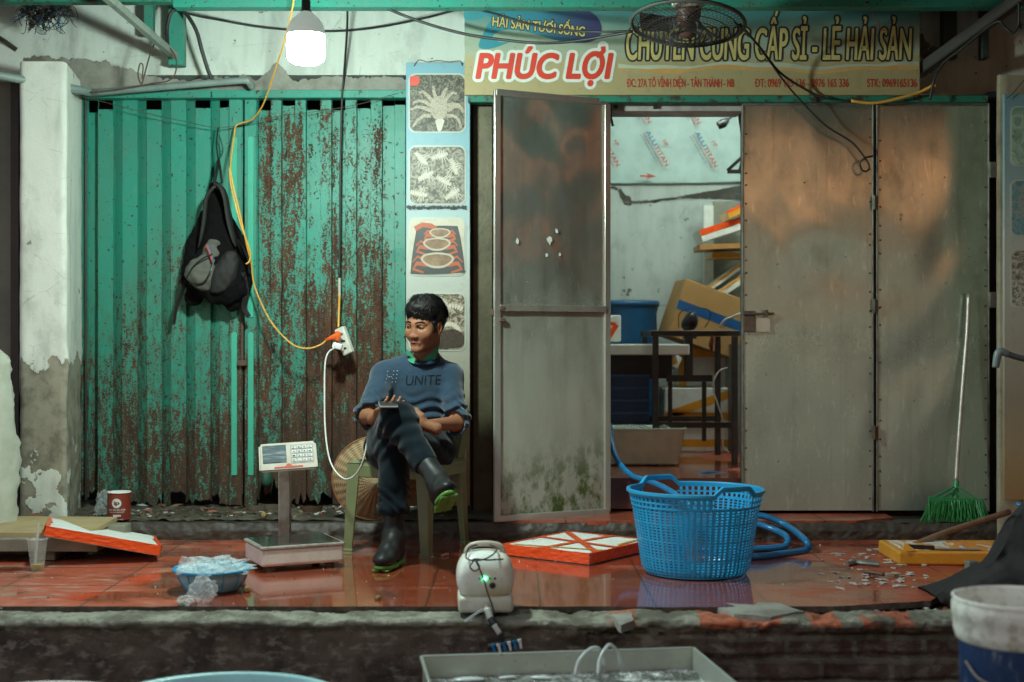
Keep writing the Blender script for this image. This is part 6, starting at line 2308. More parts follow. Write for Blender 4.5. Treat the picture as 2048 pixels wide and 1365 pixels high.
n.bump(a_, .3, .003)
mb.build('collar', n.m, bk_, smooth=True)
mb = MB()
mb.tube([c + Vector((-.155, -.04, .10)), c + Vector((-.13, -.09, .062)), c + Vector((-.06, -.15, .052)), c + Vector((.03, -.17, .085)), c + Vector((.11, -.14, .14))], .003, n=8)
mb.build('bail', simple('wire_grey', (.28, .25, .2), .5), bk_)

# ---- dark draped sheet at right edge and its blue clip
vs = []
outl = [(1872, 1190), (1890, 1178), (1925, 1160), (1962, 1140), (1992, 1118), (2010, 1090), (2024, 1055), (2036, 1028), (2050, 1012), (2075, 985), (2120, 960)]
def dark_pt(u, v):
    t = u * (len(outl) - 1)
    i = min(int(t), len(outl) - 2)
    f = t - i
    x = outl[i][0] * (1 - f) + outl[i + 1][0] * f
    y = outl[i][1] * (1 - f) + outl[i + 1][1] * f
    top = W(x, y, 4.72 - .45 * u)
    top.z = max(top.z, .0)
    # the sheet bulges towards us and comes down to the floor
    p = Vector((top.x + .05 * v, top.y - .16 * min(1, .25 + top.z * 3.5) * math.sin(v * math.pi / 2) , top.z * math.cos(v * math.pi / 2) - .02 * v))
    return p + Vector((.02, .02, .02)) * fbm(p, 5) + Vector((.006, .006, .006)) * fbm(p, 24)
mb = MB()
mb.grid(dark_pt, 40, 20)
def dark_back(u, v):
    p = Vector(dark_pt(u, 0))
    return Vector((p.x + .03 * v, p.y + .3 * math.sin(v * math.pi / 2), p.z * math.cos(v * math.pi / 2)))
mb.grid(dark_back, 40, 10)
o = mb.build('dark_tarpaulin', M['shade_dark'], origin=(1.6, 4.4, 0), smooth=True)
tag(o, 'black draped cloth rising at the right edge behind the bucket', 'cloth')
mb = MB()
mb.tube([W(2034, 1008, 4.6), W(2046, 1010, 4.58), W(2075, 1006, 4.55)], [.009, .012, .012], n=8, flat=.6)
o = mb.build('blue_strap', simple('strap_blue', (.02, .16, .40), .5), origin=W(2046, 1010, 4.6), smooth=True)
tag(o, 'short blue strap end poking in above the black cloth', 'strap')

# ---- tap pipe right
tp = thing('water_tap', 'grey plastic tap elbow sticking out at the right edge', 'tap', W(2010, 712, 5.3))
MB().tube([W(2090, 726, 5.3), W(2040, 716, 5.3), W(2012, 707, 5.3)], .012, n=10, sub=3).build('pipe', simple('pvc_dark', (.06, .08, .085), .4), tp, smooth=True)
MB().tube([W(2016, 708, 5.3), W(2002, 703, 5.3), W(1996, 708, 5.3), W(1993, 722, 5.3), W(1991, 735, 5.3)], [.0135, .016, .016, .015, .0135], n=12, sub=4).build('elbow', simple('pvc_grey', (.15, .21, .21), .4), tp, smooth=True)

# small brown wedge on the tiles
o = crumple('brown_husk', 'small brown husk with a pale top lying alone on the tiles before the chair', floor_pt(756, 1196, .007), (.013, .010, .010), simple('husk', (.10, .055, .02), .5, dirt=.6, dcol=(.4, .35, .12)), 6, .2, cat='husk', sub=2)
o = MB().tube([floor_pt(884, 1111, .006), floor_pt(896, 1108, .006)], .006, n=8, sub=1).build('cigarette_end', simple('butt', (.5, .28, .18), .7), origin=floor_pt(890, 1110))
tag(o, 'cigarette end on the tiles to the left of the pump', 'cigarette end')
c = floor_pt(472, 1188)
o = crumple('scrap', '', c + Vector((.035, .03, .012)), (.014, .012, .014), simple('husk2', (.30, .22, .08), .6), 9, .2, cat='husk', sub=2)
o['label'] = 'yellow-brown scrap peeping out behind the right side of the blue bowl'
o = crumple('sachet', 'tiny torn orange and green wrapper in the dirt left of the scale post', W(527, 1029, 6.35), (.012, .008, .014), simple('wrapper_or', (.5, .2, .05), .5, dirt=.8, dcol=(.02, .3, .15), scale=60), 2, .4, cat='wrapper', sub=2)
for i, (px, py, lb, mt) in enumerate(((547, 1018, 'broken pale clay shard in the dirt right of the scale post', 0), (625, 1022, 'curved shard of broken pot half buried behind the scale platform', 1), (516, 1020, 'broken shard lying left of the scale post', 0))):
    c = W(px, py, 6.55)
    mb = MB()
    mb.lathe(c, [(.05, 0), (.062, .03), (.066, .03), (.054, 0), (.05, 0)], 14, a0=math.radians(200), a1=math.radians(330))
    o = mb.build('pot_shard', M['crumb2'] if mt else simple('shard', (.22, .18, .13), .8, dirt=.6), origin=c)
    tag(o, lb, 'shard')

# ------------------------------------------------------------------ things inside the room
n_ = simple('tube_white', (.7, .7, .65), .5, dirt=.1)
lampt = thing('tube_lamp', 'fluorescent tube under the ceiling of the back room', 'lamp', (1.25, 7.35, 2.55))
n = NT('tube_glow')
n.set((.9, .95, .9), .4)
n.p.inputs['Emission Color'].default_value = (.86, 1.0, .93, 1)
n.p.inputs['Emission Strength'].default_value = 62
MB().tube([(.75, 7.35, 2.56), (1.95, 7.35, 2.56)], .014, n=8, sub=1).build('tube', n.m, lampt)
MB().box2(.7, 2.0, 7.32, 7.38, 2.59, 2.63).build('fitting', n_, lampt)

def simple_box(name, label, cat, cen, size, rz, mat, ry=0, rx=0, tapes=(), bev=.006):
    t = thing(name, label, cat, Vector(cen) - Vector((0, 0, size[2] / 2)))
    MT = Matrix.Translation(Vector(cen)) @ Matrix.Rotation(rz, 4, 'Z') @ Matrix.Rotation(ry, 4, 'Y') @ Matrix.Rotation(rx, 4, 'X')
    MB().box((0, 0, 0), size, bev=bev, M=MT).build('box_body', mat, t)
    for (x0_, z0_, x1_, z1_, w, mt) in tapes:      # on the front face, in fractions
        a = Vector((x0_ * size[0] / 2, -size[1] / 2 - .0015, z0_ * size[2] / 2))
        b = Vector((x1_ * size[0] / 2, -size[1] / 2 - .0015, z1_ * size[2] / 2))
        d = (b - a).normalized()
        pp = Vector((-d.z, 0, d.x)) * w / 2
        mb = MB()
        mb.add([MT @ q for q in (a - pp, b - pp, b + pp, a + pp)], [(0, 1, 2, 3)])
        mb.build('tape_strip', mt, t)
    return t, MT
D = 8.2
c = Vector((at(1250, 8.35), 8.35, .25))
drum = thing('plastic_drum', 'big blue plastic drum behind the white foam slab in the back room', 'drum', c)
zt_ = zt(603, 8.35) - .25
MB().lathe(c, [(0, 0), (.18, .0), (.19, .02), (.205, .3), (.205, .55), (.195, zt_ - .07), (.203, zt_ - .05), (.205, zt_ - .01), (.195, zt_), (0, zt_ + .01)], 40).build('drum_body', M['blue_drum'], drum, smooth=True)
MB().lathe(c, [(.197, zt_ - .035), (.213, zt_ - .033), (.213, zt_ - .005), (.200, zt_ + .004)], 40).build('lid_ring', M['blue_drum'], drum, smooth=True)
simple_box('foam_slab', 'white foam slab lying on the dark crates in the back room', 'foam slab', (at(1287, 7.7), 7.72, zt(683, 7.55) - .045), (.46, .44, .06), 0.04, M['foam'])
simple_box('foam_box', 'small white foam box with a red mark standing on the foam slab', 'foam box', (at(1214, 7.75), 7.7, zt(657, 7.7)), (.13, .12, .15), .15, M['foam'], tapes=[(-.3, -.9, .6, .3, .03, M['tape_red']), (.5, .3, -.6, .5, .02, M['tape_red'])])
simple_box('dark_box', 'dark box directly under the white foam slab in the back room', 'box', (at(1266, 7.8), 7.8, zt(733, 7.6)), (.40, .40, .135), .02, simple('dark_box', (.03, .028, .03), .7))
cr = thing('slotted_crate', 'dark blue slotted crate under the dark box in the back room', 'crate', (at(1262, 7.75), 7.75, .42))
mb = MB()
x0_, x1_, z0_, z1_ = at(1190, 7.55), at(1299, 7.55), .445, zt(752, 7.55)
mb.box2(x0_, x1_, 7.60, 7.9, z0_, z1_)
mb.build('crate_wall', M['blue_dark'], cr)
mb = MB()
nr = 4
for i in range(nr + 1):
    z = z0_ + (z1_ - z0_) * i / nr
    mb.box2(x0_ - .003, x1_ + .003, 7.582, 7.597, z - .008, z + .008)
for i in range(26):
    x = x0_ + (x1_ - x0_) * i / 25
    mb.box2(x - .0035, x + .0035, 7.588, 7.596, z0_ + .009, z1_ - .009)
mb.build('slats', simple('crate_slats', (.012, .06, .17), .45, dirt=.3), cr)
ty = thing('white_trough', 'shallow white trough of plastic bags on the back room floor', 'trough', (at(1290, 7.3), 7.3, .25))
def trough(u, v):
    a = u * 2 * math.pi
    sx = 1 if math.cos(a) > 0 else -1
    cx_, cy_ = abs(math.cos(a)) ** .35 * sx, abs(math.sin(a)) ** .35 * (1 if math.sin(a) > 0 else -1)
    k_ = .86 + .14 * min(v, 1)
    zz = .255 + .195 * v
    if v > .95:
        k_ += .04
    return (at(1285, 7.35) + .225 * cx_ * k_, 7.38 + .15 * cy_ * k_, zz)
mb = MB()
mb.grid(trough, 64, 16)
o = mb.build('trough_wall', simple('trough_white', (.55, .68, .56), .5, dirt=.4), ty, smooth=True)
o.modifiers.new('s', 'SOLIDIFY').thickness = .004
MB().box((at(1285, 7.35), 7.38, .262), (.36, .24, .006)).build('trough_floor', M['foam'], ty)
crumple('plastic_bag', 'clear bag of ice in the left of the white trough', Vector((at(1275, 7.3), 7.36, .44)), (.06, .05, .022), M['bag2'], 21, .5)
crumple('plastic_bag', 'smaller clear bag near the right end of the white trough', Vector((at(1330, 7.3), 7.36, .44)), (.045, .05, .02), M['bag2'], 23, .5)
# steel stand
DF, DBk = 7.35, 7.95
st = thing('steel_stand', 'dark welded square-tube stand in the doorway of the back room', 'stand', (at(1390, 7.6), 7.6, .25))
xl_, xr_ = at(1311, DF), at(1469, DF)
ztp = zt(661, DF)
mb = MB()
for y in (DF, DBk):
    mb.box2(xl_ - .025, xr_ + .03, y - .016, y + .016, ztp - .03, ztp, bev=.002)
for x in (xl_, xr_):
    mb.box2(x - .016, x + .016, DF + .016, DBk - .016, ztp - .029, ztp - .001)
mb.build('top_frame', M['black_steel'], st)
for x in (xl_, xr_):
    for y in (DF, DBk):
        MB().box2(x - .016, x + .016, y - .0155, y + .0155, .25, ztp - .031, bev=.002).build('leg', M['black_steel'], st)
mb = MB()
zr1 = zt(850, DF)
for y in (DF, DBk):
    MB().box2(xl_ + .017, xr_ - .017, y - .013, y + .013, zr1 - .015, zr1 + .015).build('rail', M['black_steel'], st)
DG = 7.6
gr = thing('drill_press', 'black bench machine on the steel stand with its slim post hanging under the top', 'machine', (at(1378, DG), DG, ztp))
mb = MB()
mb.box2(at(1369, DG), at(1385, DG), DG - .02, DG + .02, zt(755, DG), ztp - .03)
mb.box2(at(1333, DG), at(1424, DG), DG - .015, DG + .015, zt(763, DG), zt(750, DG))
mb.box2(at(1336, DG), at(1344, DG), DG - .012, DG + .012, zt(868, DG), zt(763, DG) - .001)
mb.box2(at(1404, DG), at(1412, DG), DG - .012, DG + .012, zt(882, DG), zt(763, DG) - .001)
mb.box2(at(1366, DG), at(1392, DG), DG - .03, DG + .03, ztp - .045, ztp + .003)
mb.build('bracket_post', M['black_steel'], gr)
bm = bmesh.new()
bmesh.ops.create_uvsphere(bm, u_segments=20, v_segments=12, radius=1)
for v in bm.verts:
    t = v.co.z
    v.co = Vector((v.co.x * .040 * (1.15 - .35 * t) + .012 * t, v.co.y * .045, t * .058))
MB().bm(bm, Matrix.Translation((at(1380, DG), DG, ztp + .056))).build('motor_housing', M['black_pl'], gr, smooth=True)
cable('machine_cord', 'thin black cord looping over the black machine', [(1358, 656, 7.6), (1358, 630, 7.58), (1372, 618, 7.56), (1400, 616, 7.58), (1420, 622, 7.6), (1418, 640, 7.6), (1410, 655, 7.6)], .003, M['cable'])
o = MB().tube([W(1424, 668, 7.5), W(1424, 680, 7.5), W(1422, 690, 7.5), W(1424, 702, 7.5)], [.004, .011, .014, .006], n=8).build('red_plug', simple('plug_red', (.18, .02, .015), .5), origin=W(1424, 690, 7.5))
tag(o, 'dark red plug dangling below the top of the steel stand', 'plug')
cable('grey_cable', 'bunch of pale cables running from the steel stand to the door edge', [(1440, 654, 7.5), (1450, 640, 7.48), (1465, 634, 7.45), (1484, 626, 7.4), (1500, 620, 7.4)], .0075, M['white_cable'])
cable('grey_cable', 'pale cable looping down the right leg of the steel stand', [(1455, 735, 7.4), (1436, 745, 7.4), (1426, 775, 7.4), (1436, 810, 7.4), (1448, 850, 7.4), (1446, 890, 7.4), (1458, 905, 7.4)], .004, M['white_cable'])
# tilted cardboard box with blue stripe
cc = W(1412, 640, 8.25)
simple_box('cardboard_box', 'brown cardboard box with a blue stripe tilted behind the stand', 'cardboard box', cc, (.46, .30, .36), math.radians(6), M['card'], ry=math.radians(19.5), tapes=[(-1, .10, 1, .10, .055, M['blue_tape'])])
D = 8.25
simple_box('foam_box', 'white foam box cornered with yellow tape, right under the cardboard box', 'foam box', (at(1412, D), 8.4, (zt(693, D) + zt(773, D)) / 2), (.34, .30, (zt(693, D) - zt(773, D))), -.02, M['foam'],
           tapes=[(-1, .72, 1, .72, .06, M['tape_yel']), (-.82, 1, -.82, -1, .05, M['tape_yel'])])
D = 8.15
simple_box('foam_box', 'white foam box banded with yellow tape, lowest behind the steel stand', 'foam box', (at(1402, D), 8.32, (zt(776, D) + .25) / 2), (.44, .34, (zt(776, D) - .25)), .0, M['foam'],
           tapes=[(-.9, .15, 1, .9, .05, M['tape_yel']), (-1, .12, 1, .12, .045, M['tape_yel']), (-1, -.72, 1, -.72, .045, M['tape_yel'])])
D = 8.0
simple_box('foam_scrap', 'small broken foam corners piled between the crate and the foam boxes', 'foam scrap', (at(1343, D), 7.98, zt(722, D)), (.07, .08, .08), .5, M['foam'], ry=.5, tapes=[(-1, -1, .2, .2, .03, M['tape_yel'])])
D = 8.7
mb = MB()
mb.box2(at(1405, D), at(1425, D), D - .05, D, zt(575, D), zt(412, D), bev=.004)
o = mb.build('foam_plank', M['foam'], origin=(at(1415, D), D, zt(575, D)))
tag(o, 'narrow white upright foam plank against the back wall of the room', 'foam plank')
mb = MB()
mb.box2(at(1426, D), at(1520, D), D - .02, D + .02, zt(620, D), zt(403, D), bev=.003)
o = mb.build('grey_board', simple('grey_board', (.26, .26, .21), .8, dirt=.6), origin=(at(1470, D), D, zt(620, D)))
tag(o, 'dirty grey board standing on edge behind the foam lids on the right of the doorway', 'board')
def plate(name, label, p0, p1, th, dep, D, mat, tapes=()):
    a, b = W(p0[0], p0[1], D), W(p1[0], p1[1], D)
    t = thing(name, label, 'foam lid', (a + b) / 2)
    d = (b - a).normalized()
    up = Vector((-d.z, 0, d.x))
    if up.z < 0: up = -up
    y = Vector((0, dep, 0))
    q = [a, b, b + y, a + y]
    MB().slab([p + up * th / 2 for p in q], -up * th).build('slab', mat, t)
    for (f0, f1, t0, t1, mt) in tapes:
        mb = MB()
        A_, B_ = a + (b - a) * f0, a + (b - a) * f1
        o_ = Vector((0, -.003, 0))
        mb.add([A_ + up * th * t0 + o_, B_ + up * th * t0 + o_, B_ + up * th * t1 + o_, A_ + up * th * t1 + o_], [(0, 1, 2, 3)])
        mb.build('tape_strip', mt, t)
    return t
plate('foam_cover', 'topmost yellow and red taped foam lid in the pile seen at the door edge', (1456, 430), (1500, 410), .05, .3, 8.2, M['tape_yel'], [(0, 1, .2, .5, M['tape_red'])])
plate('foam_cover', 'foam lid with a broad red tape band, second in the pile at the door edge', (1402, 472), (1500, 440), .075, .3, 8.25, M['foam'], [(0, 1, .0, .5, M['tape_red']), (.8, 1, -.5, .0, M['tape_yel'])])
plate('foam_cover', 'foam lid with brown taped edge, third in the pile at the door edge', (1400, 494), (1500, 490), .032, .3, 8.2, simple('tape_brown', (.40, .20, .06), .5))
plate('foam_cover', 'yellow-edged foam lid, fourth in the pile at the door edge', (1424, 510), (1500, 511), .028, .3, 8.3, M['tape_yel'])
plate('foam_cover', 'slanting foam lid with yellow tape above the cardboard box', (1415, 580), (1500, 520), .03, .25, 8.35, M['foam'], [(0, 1, .1, .5, M['tape_yel'])])
plate('foam_cover', 'second slanting foam lid lying parallel under the first, above the cardboard box', (1435, 592), (1500, 548), .045, .25, 8.32, M['foam'], [(0, 1, .2, .5, M['tape_yel'])])
mb = MB()
mb.box2(at(1470, 8.3), at(1530, 8.3), 8.28, 8.7, .9, zt(600, 8.3))
o = mb.build('foam_box', M['foam'], origin=(at(1500, 8.3), 8.5, .9))
tag(o, 'white foam box corner seen right of the cardboard box at the door edge', 'foam box')
mb = MB()
mb.box2(at(1464, 8.0), at(1530, 8.0), 8.0, 8.3, .25, .9)
o = mb.build('grey_cabinet', simple('grey_cab', (.2, .2, .19), .6, dirt=.5, dcol=(.1, .04, .02)), origin=(at(1490, 8.0), 8.1, .25))
tag(o, 'grey cabinet side behind the right leg of the steel stand', 'cabinet')
hl = thing('hanging_scoop', 'dark scoop-shaped lamp hanging at the top of the doorway', 'scoop', W(1450, 245, 7.6))
mb = MB()
mb.tube([W(1476, 225, 7.7), W(1460, 236, 7.65), W(1452, 243, 7.6)], .006, n=6)
mb.tube([W(1455, 240, 7.6), W(1447, 246, 7.58), W(1436, 252, 7.58)], [.014, .026, .022], n=10)
mb.build('scoop_body', M['black_pl'], hl, smooth=True)
cl = thing('metal_clamp', 'dark triangular bracket sticking out beside the door edge', 'bracket', W(1470, 335, 7.4))
mb = MB()
mb.bar(W(1455, 343, 7.4), W(1500, 343, 7.4), .02, .02)
mb.bar(W(1455, 341, 7.4), W(1500, 300, 7.4), .018, .018)
mb.bar(W(1478, 343, 7.4), W(1484, 322, 7.4), .012, .012)
mb.build('clamp_body', M['black_steel'], cl)
mb = MB()
mb.add([W(1474, 222, 7.0), W(1500, 222, 7.0), W(1500, 310, 7.0), W(1484, 296, 7.0), W(1480, 262, 7.0)], [(0, 1, 2, 3, 4)])
o = mb.build('torn_sheet', simple('torn', (.18, .14, .11), .8, dirt=.6), origin=W(1490, 260, 7.0))
o.modifiers.new('s', 'SOLIDIFY').thickness = .01
tag(o, 'torn brown panel edge at the top right of the doorway', 'panel')
# ================================================================== ORGANIC SHAPES (signed distance fields meshed by surface nets)
class Field:
    def __init__(s, lo, hi, h):
        s.lo = np.array(lo, float)
        s.h = h
        s.n = np.ceil((np.array(hi, float) - s.lo) / h).astype(int) + 1
        s.F = np.full(tuple(s.n), 0.5, np.float32)
    def region(s, lo, hi):
        a = np.clip(np.floor((np.array(lo) - s.lo) / s.h).astype(int), 0, s.n - 1)
        b = np.clip(np.ceil((np.array(hi) - s.lo) / s.h).astype(int) + 1, 1, s.n)
        b = np.maximum(b, a + 1)
        sl = tuple(slice(int(i), int(j)) for i, j in zip(a, b))
        g = [s.lo[k] + s.h * np.arange(a[k], b[k]) for k in range(3)]
        X, Y, Z = np.meshgrid(*g, indexing='ij')
        return sl, X, Y, Z
    def comb(s, sl, d, k, op):
        A = s.F[sl]
        if op == 'u':
            if k > 0:
                h = np.clip(.5 + .5 * (A - d) / k, 0, 1)
                s.F[sl] = A * (1 - h) + d * h - k * h * (1 - h)
            else:
                s.F[sl] = np.minimum(A, d)
        elif op == 's':
            if k > 0:
                h = np.clip(.5 - .5 * (A + d) / k, 0, 1)
                s.F[sl] = A * (1 - h) + (-d) * h + k * h * (1 - h)
            else:
                s.F[sl] = np.maximum(A, -d)
    def cap(s, a, b, ra, rb, k=.02, op='u', m=.06, sq=1.0):
        a, b = np.array(a, float), np.array(b, float)
        R = max(ra, rb) + m
        sl, X, Y, Z = s.region(np.minimum(a, b) - R, np.maximum(a, b) + R)
        ab = b - a
        L = max((ab ** 2).sum(), 1e-9)
        t = np.clip(((X - a[0]) * ab[0] + (Y - a[1]) * ab[1] + (Z - a[2]) * ab[2]) / L, 0, 1)
        d = np.sqrt((X - a[0] - t * ab[0]) ** 2 + (Y - a[1] - t * ab[1]) ** 2 + (Z - a[2] - t * ab[2]) ** 2) - (ra + (rb - ra) * t)
        s.comb(sl, d.astype(np.float32), k, op)
    def ell(s, c, r, R=None, k=.02, op='u', m=.06):
        """ellipsoid; R columns are its axes"""
        c = np.array(c, float)
        r = np.array(r, float)
        B = r.max() + m
        sl, X, Y, Z = s.region(c - B, c + B)
        q = [X - c[0], Y - c[1], Z - c[2]]
        if R is not None:
            R = np.array(R)
            q = [q[0] * R[0, i] + q[1] * R[1, i] + q[2] * R[2, i] for i in range(3)]
        k0 = np.sqrt(sum((q[i] / r[i]) ** 2 for i in range(3)))
        k1 = np.sqrt(sum((q[i] / r[i] ** 2) ** 2 for i in range(3))) + 1e-9
        s.comb(sl, (k0 * (k0 - 1) / k1).astype(np.float32), k, op)
    def plane(s, p, n, k=.0):
        """cut away everything on the n side of the plane"""
        n = np.array(n, float)
        n /= np.linalg.norm(n)
        sl, X, Y, Z = s.region(s.lo, s.lo + s.n * s.h)
        d = -((X - p[0]) * n[0] + (Y - p[1]) * n[1] + (Z - p[2]) * n[2])
        s.comb(sl, d.astype(np.float32), k, 's')
    def warp(s, fn):
        sl, X, Y, Z = s.region(s.lo, s.lo + s.n * s.h)
        near = np.abs(s.F) < .06
        s.F[near] += fn(X[near], Y[near], Z[near]).astype(np.float32)
    def mesh(s):
        F = s.F
        I = F < 0
        c = I[:-1, :-1, :-1].astype(np.int8)
        for dx in (0, 1):
            for dy in (0, 1):
                for dz in (0, 1):
                    if dx or dy or dz:
                        c = c + I[dx:I.shape[0] - 1 + dx, dy:I.shape[1] - 1 + dy, dz:I.shape[2] - 1 + dz]
        act = (c > 0) & (c < 8)
        idx = np.full(act.shape, -1, np.int64)
        ids = np.argwhere(act)
        idx[act] = np.arange(len(ids))
        acc = np.zeros((len(ids), 3))
        cnt = np.zeros(len(ids))
        cor = [(0, 0, 0), (1, 0, 0), (0, 1, 0), (1, 1, 0), (0, 0, 1), (1, 0, 1), (0, 1, 1), (1, 1, 1)]
        i0, j0, k0 = ids.T
        V = [F[i0 + a, j0 + b, k0 + cc] for a, b, cc in cor]
        for a in range(8):
            for ax in range(3):
                if cor[a][ax]:
                    continue
                b = a + (1 << ax)
                fa, fb = V[a], V[b]
                m = (fa < 0) != (fb < 0)
                t = np.where(m, fa / np.where(fa - fb == 0, 1, fa - fb), 0)
                p = np.array(cor[a], float)[None, :] + np.zeros((len(ids), 3))
                p[:, ax] += t
                acc[m] += p[m]
                cnt[m] += 1
        P = s.lo + s.h * (ids + acc / cnt[:, None])
        faces = []
        for ax in range(3):
            sh = [slice(None)] * 3
            s1, s2 = list(sh), list(sh)
            s1[ax], s2[ax] = slice(0, -1), slice(1, None)
            A, B = I[tuple(s1)], I[tuple(s2)]
            ch = np.argwhere(A != B)
            o1, o2 = [a for a in range(3) if a != ax]
            ok = (ch[:, o1] > 0) & (ch[:, o2] > 0) & (ch[:, o1] < F.shape[o1] - 1) & (ch[:, o2] < F.shape[o2] - 1)
            ch = ch[ok]
            def g(d1, d2):
                q = ch.copy()
                q[:, o1] -= d1
                q[:, o2] -= d2
                return idx[q[:, 0], q[:, 1], q[:, 2]]
            quad = np.stack([g(0, 0), g(1, 0), g(1, 1), g(0, 1)], 1)
            fl = A[tuple(ch.T)]
            if ax == 1:
                fl = ~fl
            quad[~fl] = quad[~fl][:, ::-1]
            faces.append(quad)
        Fc = np.concatenate(faces)
        Fc = Fc[(Fc >= 0).all(1)]
        return P, Fc
def np_mesh(name, parts):
    """parts: list of (P, F) joined in one mesh"""
    off = 0
    Ps, Fs = [], []
    for P, Fc in parts:
        Ps.append(P)
        Fs.append(Fc + off)
        off += len(P)
    P = np.concatenate(Ps)
    Fc = np.concatenate(Fs)
    me = bpy.data.meshes.new(name)
    me.vertices.add(len(P))
    me.vertices.foreach_set('co', P.astype(np.float32).ravel())
    me.loops.add(len(Fc) * 4)
    me.loops.foreach_set('vertex_index', Fc.astype(np.int32).ravel())
    me.polygons.add(len(Fc))
    me.polygons.foreach_set('loop_start', np.arange(0, len(Fc) * 4, 4, dtype=np.int32))
    me.polygons.foreach_set('loop_total', np.full(len(Fc), 4, np.int32))
    me.update(calc_edges=True)
    me.validate()
    return me
def sins(X, Y, Z, seed, f, n=7, aniso=(1, 1, 1)):
    R = np.random.RandomState(seed)
    o = 0
    for _ in range(n):
        d = R.normal(size=3) * np.array(aniso)
        d /= np.linalg.norm(d)
        w = f * R.uniform(.6, 1.6)
        o = o + np.sin((X * d[0] + Y * d[1] + Z * d[2]) * w + R.uniform(0, 6) + 1.3 * np.sin((X * d[2] + Y * d[0] + Z * d[1]) * w * .5))
    return o / n

# ================================================================== THE MAN
def V(px, py, D):
    return np.array(W(px, py, D)[:])
J = dict(
    hipR=V(782, 890, 5.97), hipL=V(862, 892, 5.97), pel=V(824, 886, 5.99),
    kneeR=V(797, 842, 5.53), kneeL=V(787, 897, 5.58),
    ankR=V(878, 972, 5.32), ankL=V(788, 1083, 5.53),
    shR=V(770, 750, 5.97), shL=V(899, 753, 6.0), elR=V(734, 834, 5.80), elL=V(914, 847, 5.86),
    wrR=V(757, 832, 5.62), wrL=V(850, 850, 5.66), neck=V(849, 722, 5.99), chest=V(836, 778, 6.0), waist=V(828, 845, 6.01))
head_c = V(851, 657, 5.92)
YAW = math.radians(31)
Rh = (Matrix.Rotation(-YAW, 3, 'Z') @ Matrix.Rotation(math.radians(3), 3, 'Y') @ Matrix.Rotation(math.radians(6), 3, 'X'))
# head-local axes: x = his left, y = back, z = up   (face looks along -y)
HS = 0.99
def HL(x, y, z):
    """head-local (x to his left, f forward, z up) to world"""
    return head_c + np.array(Rh @ Vector((x, -y, z))) * HS
Rnp = np.array(Rh)
person = thing('person', 'seated man in a dark blue jumper and rubber boots, legs crossed, looking left', 'person', (J['pel'][0], 5.85, 0))

# ---------- head field (2 mm)
hf = Field(head_c - .17, head_c + np.array((.17, .17, .17)), .0022)
def he(c, r, k=.02, op='u'):
    hf.ell(HL(*c), np.array(r) * HS, Rnp, k, op, m=.05)
def hcap(a, b, ra, rb, k=.01, op='u'):
    hf.cap(HL(*a), HL(*b), ra * HS, rb * HS, k, op, m=.04)
he((0, -.015, .040), (.074, .090, .086), 0)
he((0, .030, .005), (.060, .060, .072), .03)
he((0, .030, -.044), (.049, .050, .044), .03)          # jaw
hcap((-.038, .006, -.050), (-.010, .066, -.084), .015, .015, .024)
hcap((.038, .006, -.050), (.010, .066, -.084), .015, .015, .024)
hcap((-.006, .074, -.084), (.006, .074, -.084), .0135, .0135, .015)   # chin
for sx in (-1, 1):
    he((sx * .037, .058, -.016), (.026, .020, .022), .03)            # cheekbone
    he((sx * .032, .086, .014), (.019, .015, .0105), .012, 's')      # socket
    hcap((sx * .012, .085, .031), (sx * .046, .072, .030), .0060, .005, .016)   # brow
    he((sx * .0315, .0715, .0135), (.0155, .0130, .0110), .005)       # eyeball with lids
    he((sx * .0125, .090, -.027), (.0095, .010, .008), .006)          # nostril wing
    he((sx * .0075, .094, -.0345), (.0035, .006, .003), .002, 's')
    # ear
    he((sx * .074, -.004, .006), (.007, .018, .030), .006)
    he((sx * .079, .001, .009), (.005, .009, .016), .004, 's')
    he((sx * .072, .004, -.020), (.006, .008, .009), .006)
hcap((0, .081, .026), (0, .0915, -.021), .0080, .0115, .014)
he((0, .0955, -.025), (.0115, .0085, .0085), .008)
hcap((-.020, .078, -.055), (0, .0885, -.0515), .0055, .0058, .005)
hcap((.020, .078, -.055), (0, .0885, -.0515), .0055, .0058, .005)
hcap((-.016, .078, -.064), (.016, .078, -.064), .0062, .0062, .005)
hcap((0, .082, -.064), (0, .082, -.064), .0070, .0070, .004)
hcap((-.024, .089, -.0587), (.024, .089, -.0587), .0022, .0022, .002, 's')
hf.cap(HL(0, .060, -.052), HL(0, .03, -.06), .02, .02, .02)
nk = J['neck']
hf.cap(HL(0, -.026, -.050), nk, .050 * HS, .054, .020, m=.08)
hP, hF = hf.mesh()

# ---------- body field (torso kept thin under the clothes; arms and legs true)
lo = np.array((-.95, 5.02, .0))
hi = np.array((-.08, 6.25, 1.0))
def body_core(f, g=0.0, arms=True, legs=True):
    f.ell(J['chest'], (.135 + g, .088 + g, .15 + g), None, .03)
    f.ell(J['waist'], (.125 + g, .095 + g, .12 + g), None, .05)
    f.ell(J['pel'] + np.array((0, 0, .0)), (.145 + g, .105 + g, .085 + g), None, .05)
    f.cap(nk, J['chest'], .052 + g, .06 + g, .04)
    for sd in ('R', 'L'):
        if arms:
            f.cap(J['chest'] + np.array((0, 0, .09)), J['sh' + sd], .055 + g, .050 + g, .04)
            f.cap(J['sh' + sd], J['el' + sd], .048 + g, .038 + g, .02)
            f.cap(J['el' + sd], J['wr' + sd], .040 + g, .027 + g, .02)
        if legs:
            f.cap(J['hip' + sd], J['knee' + sd], .075 + g, .055 + g, .03)
            f.cap(J['knee' + sd], J['ank' + sd], .050 + g, .034 + g, .03)
bf = Field(lo, hi, .0055)
body_core(bf, -.006)
bP, bF = bf.mesh()

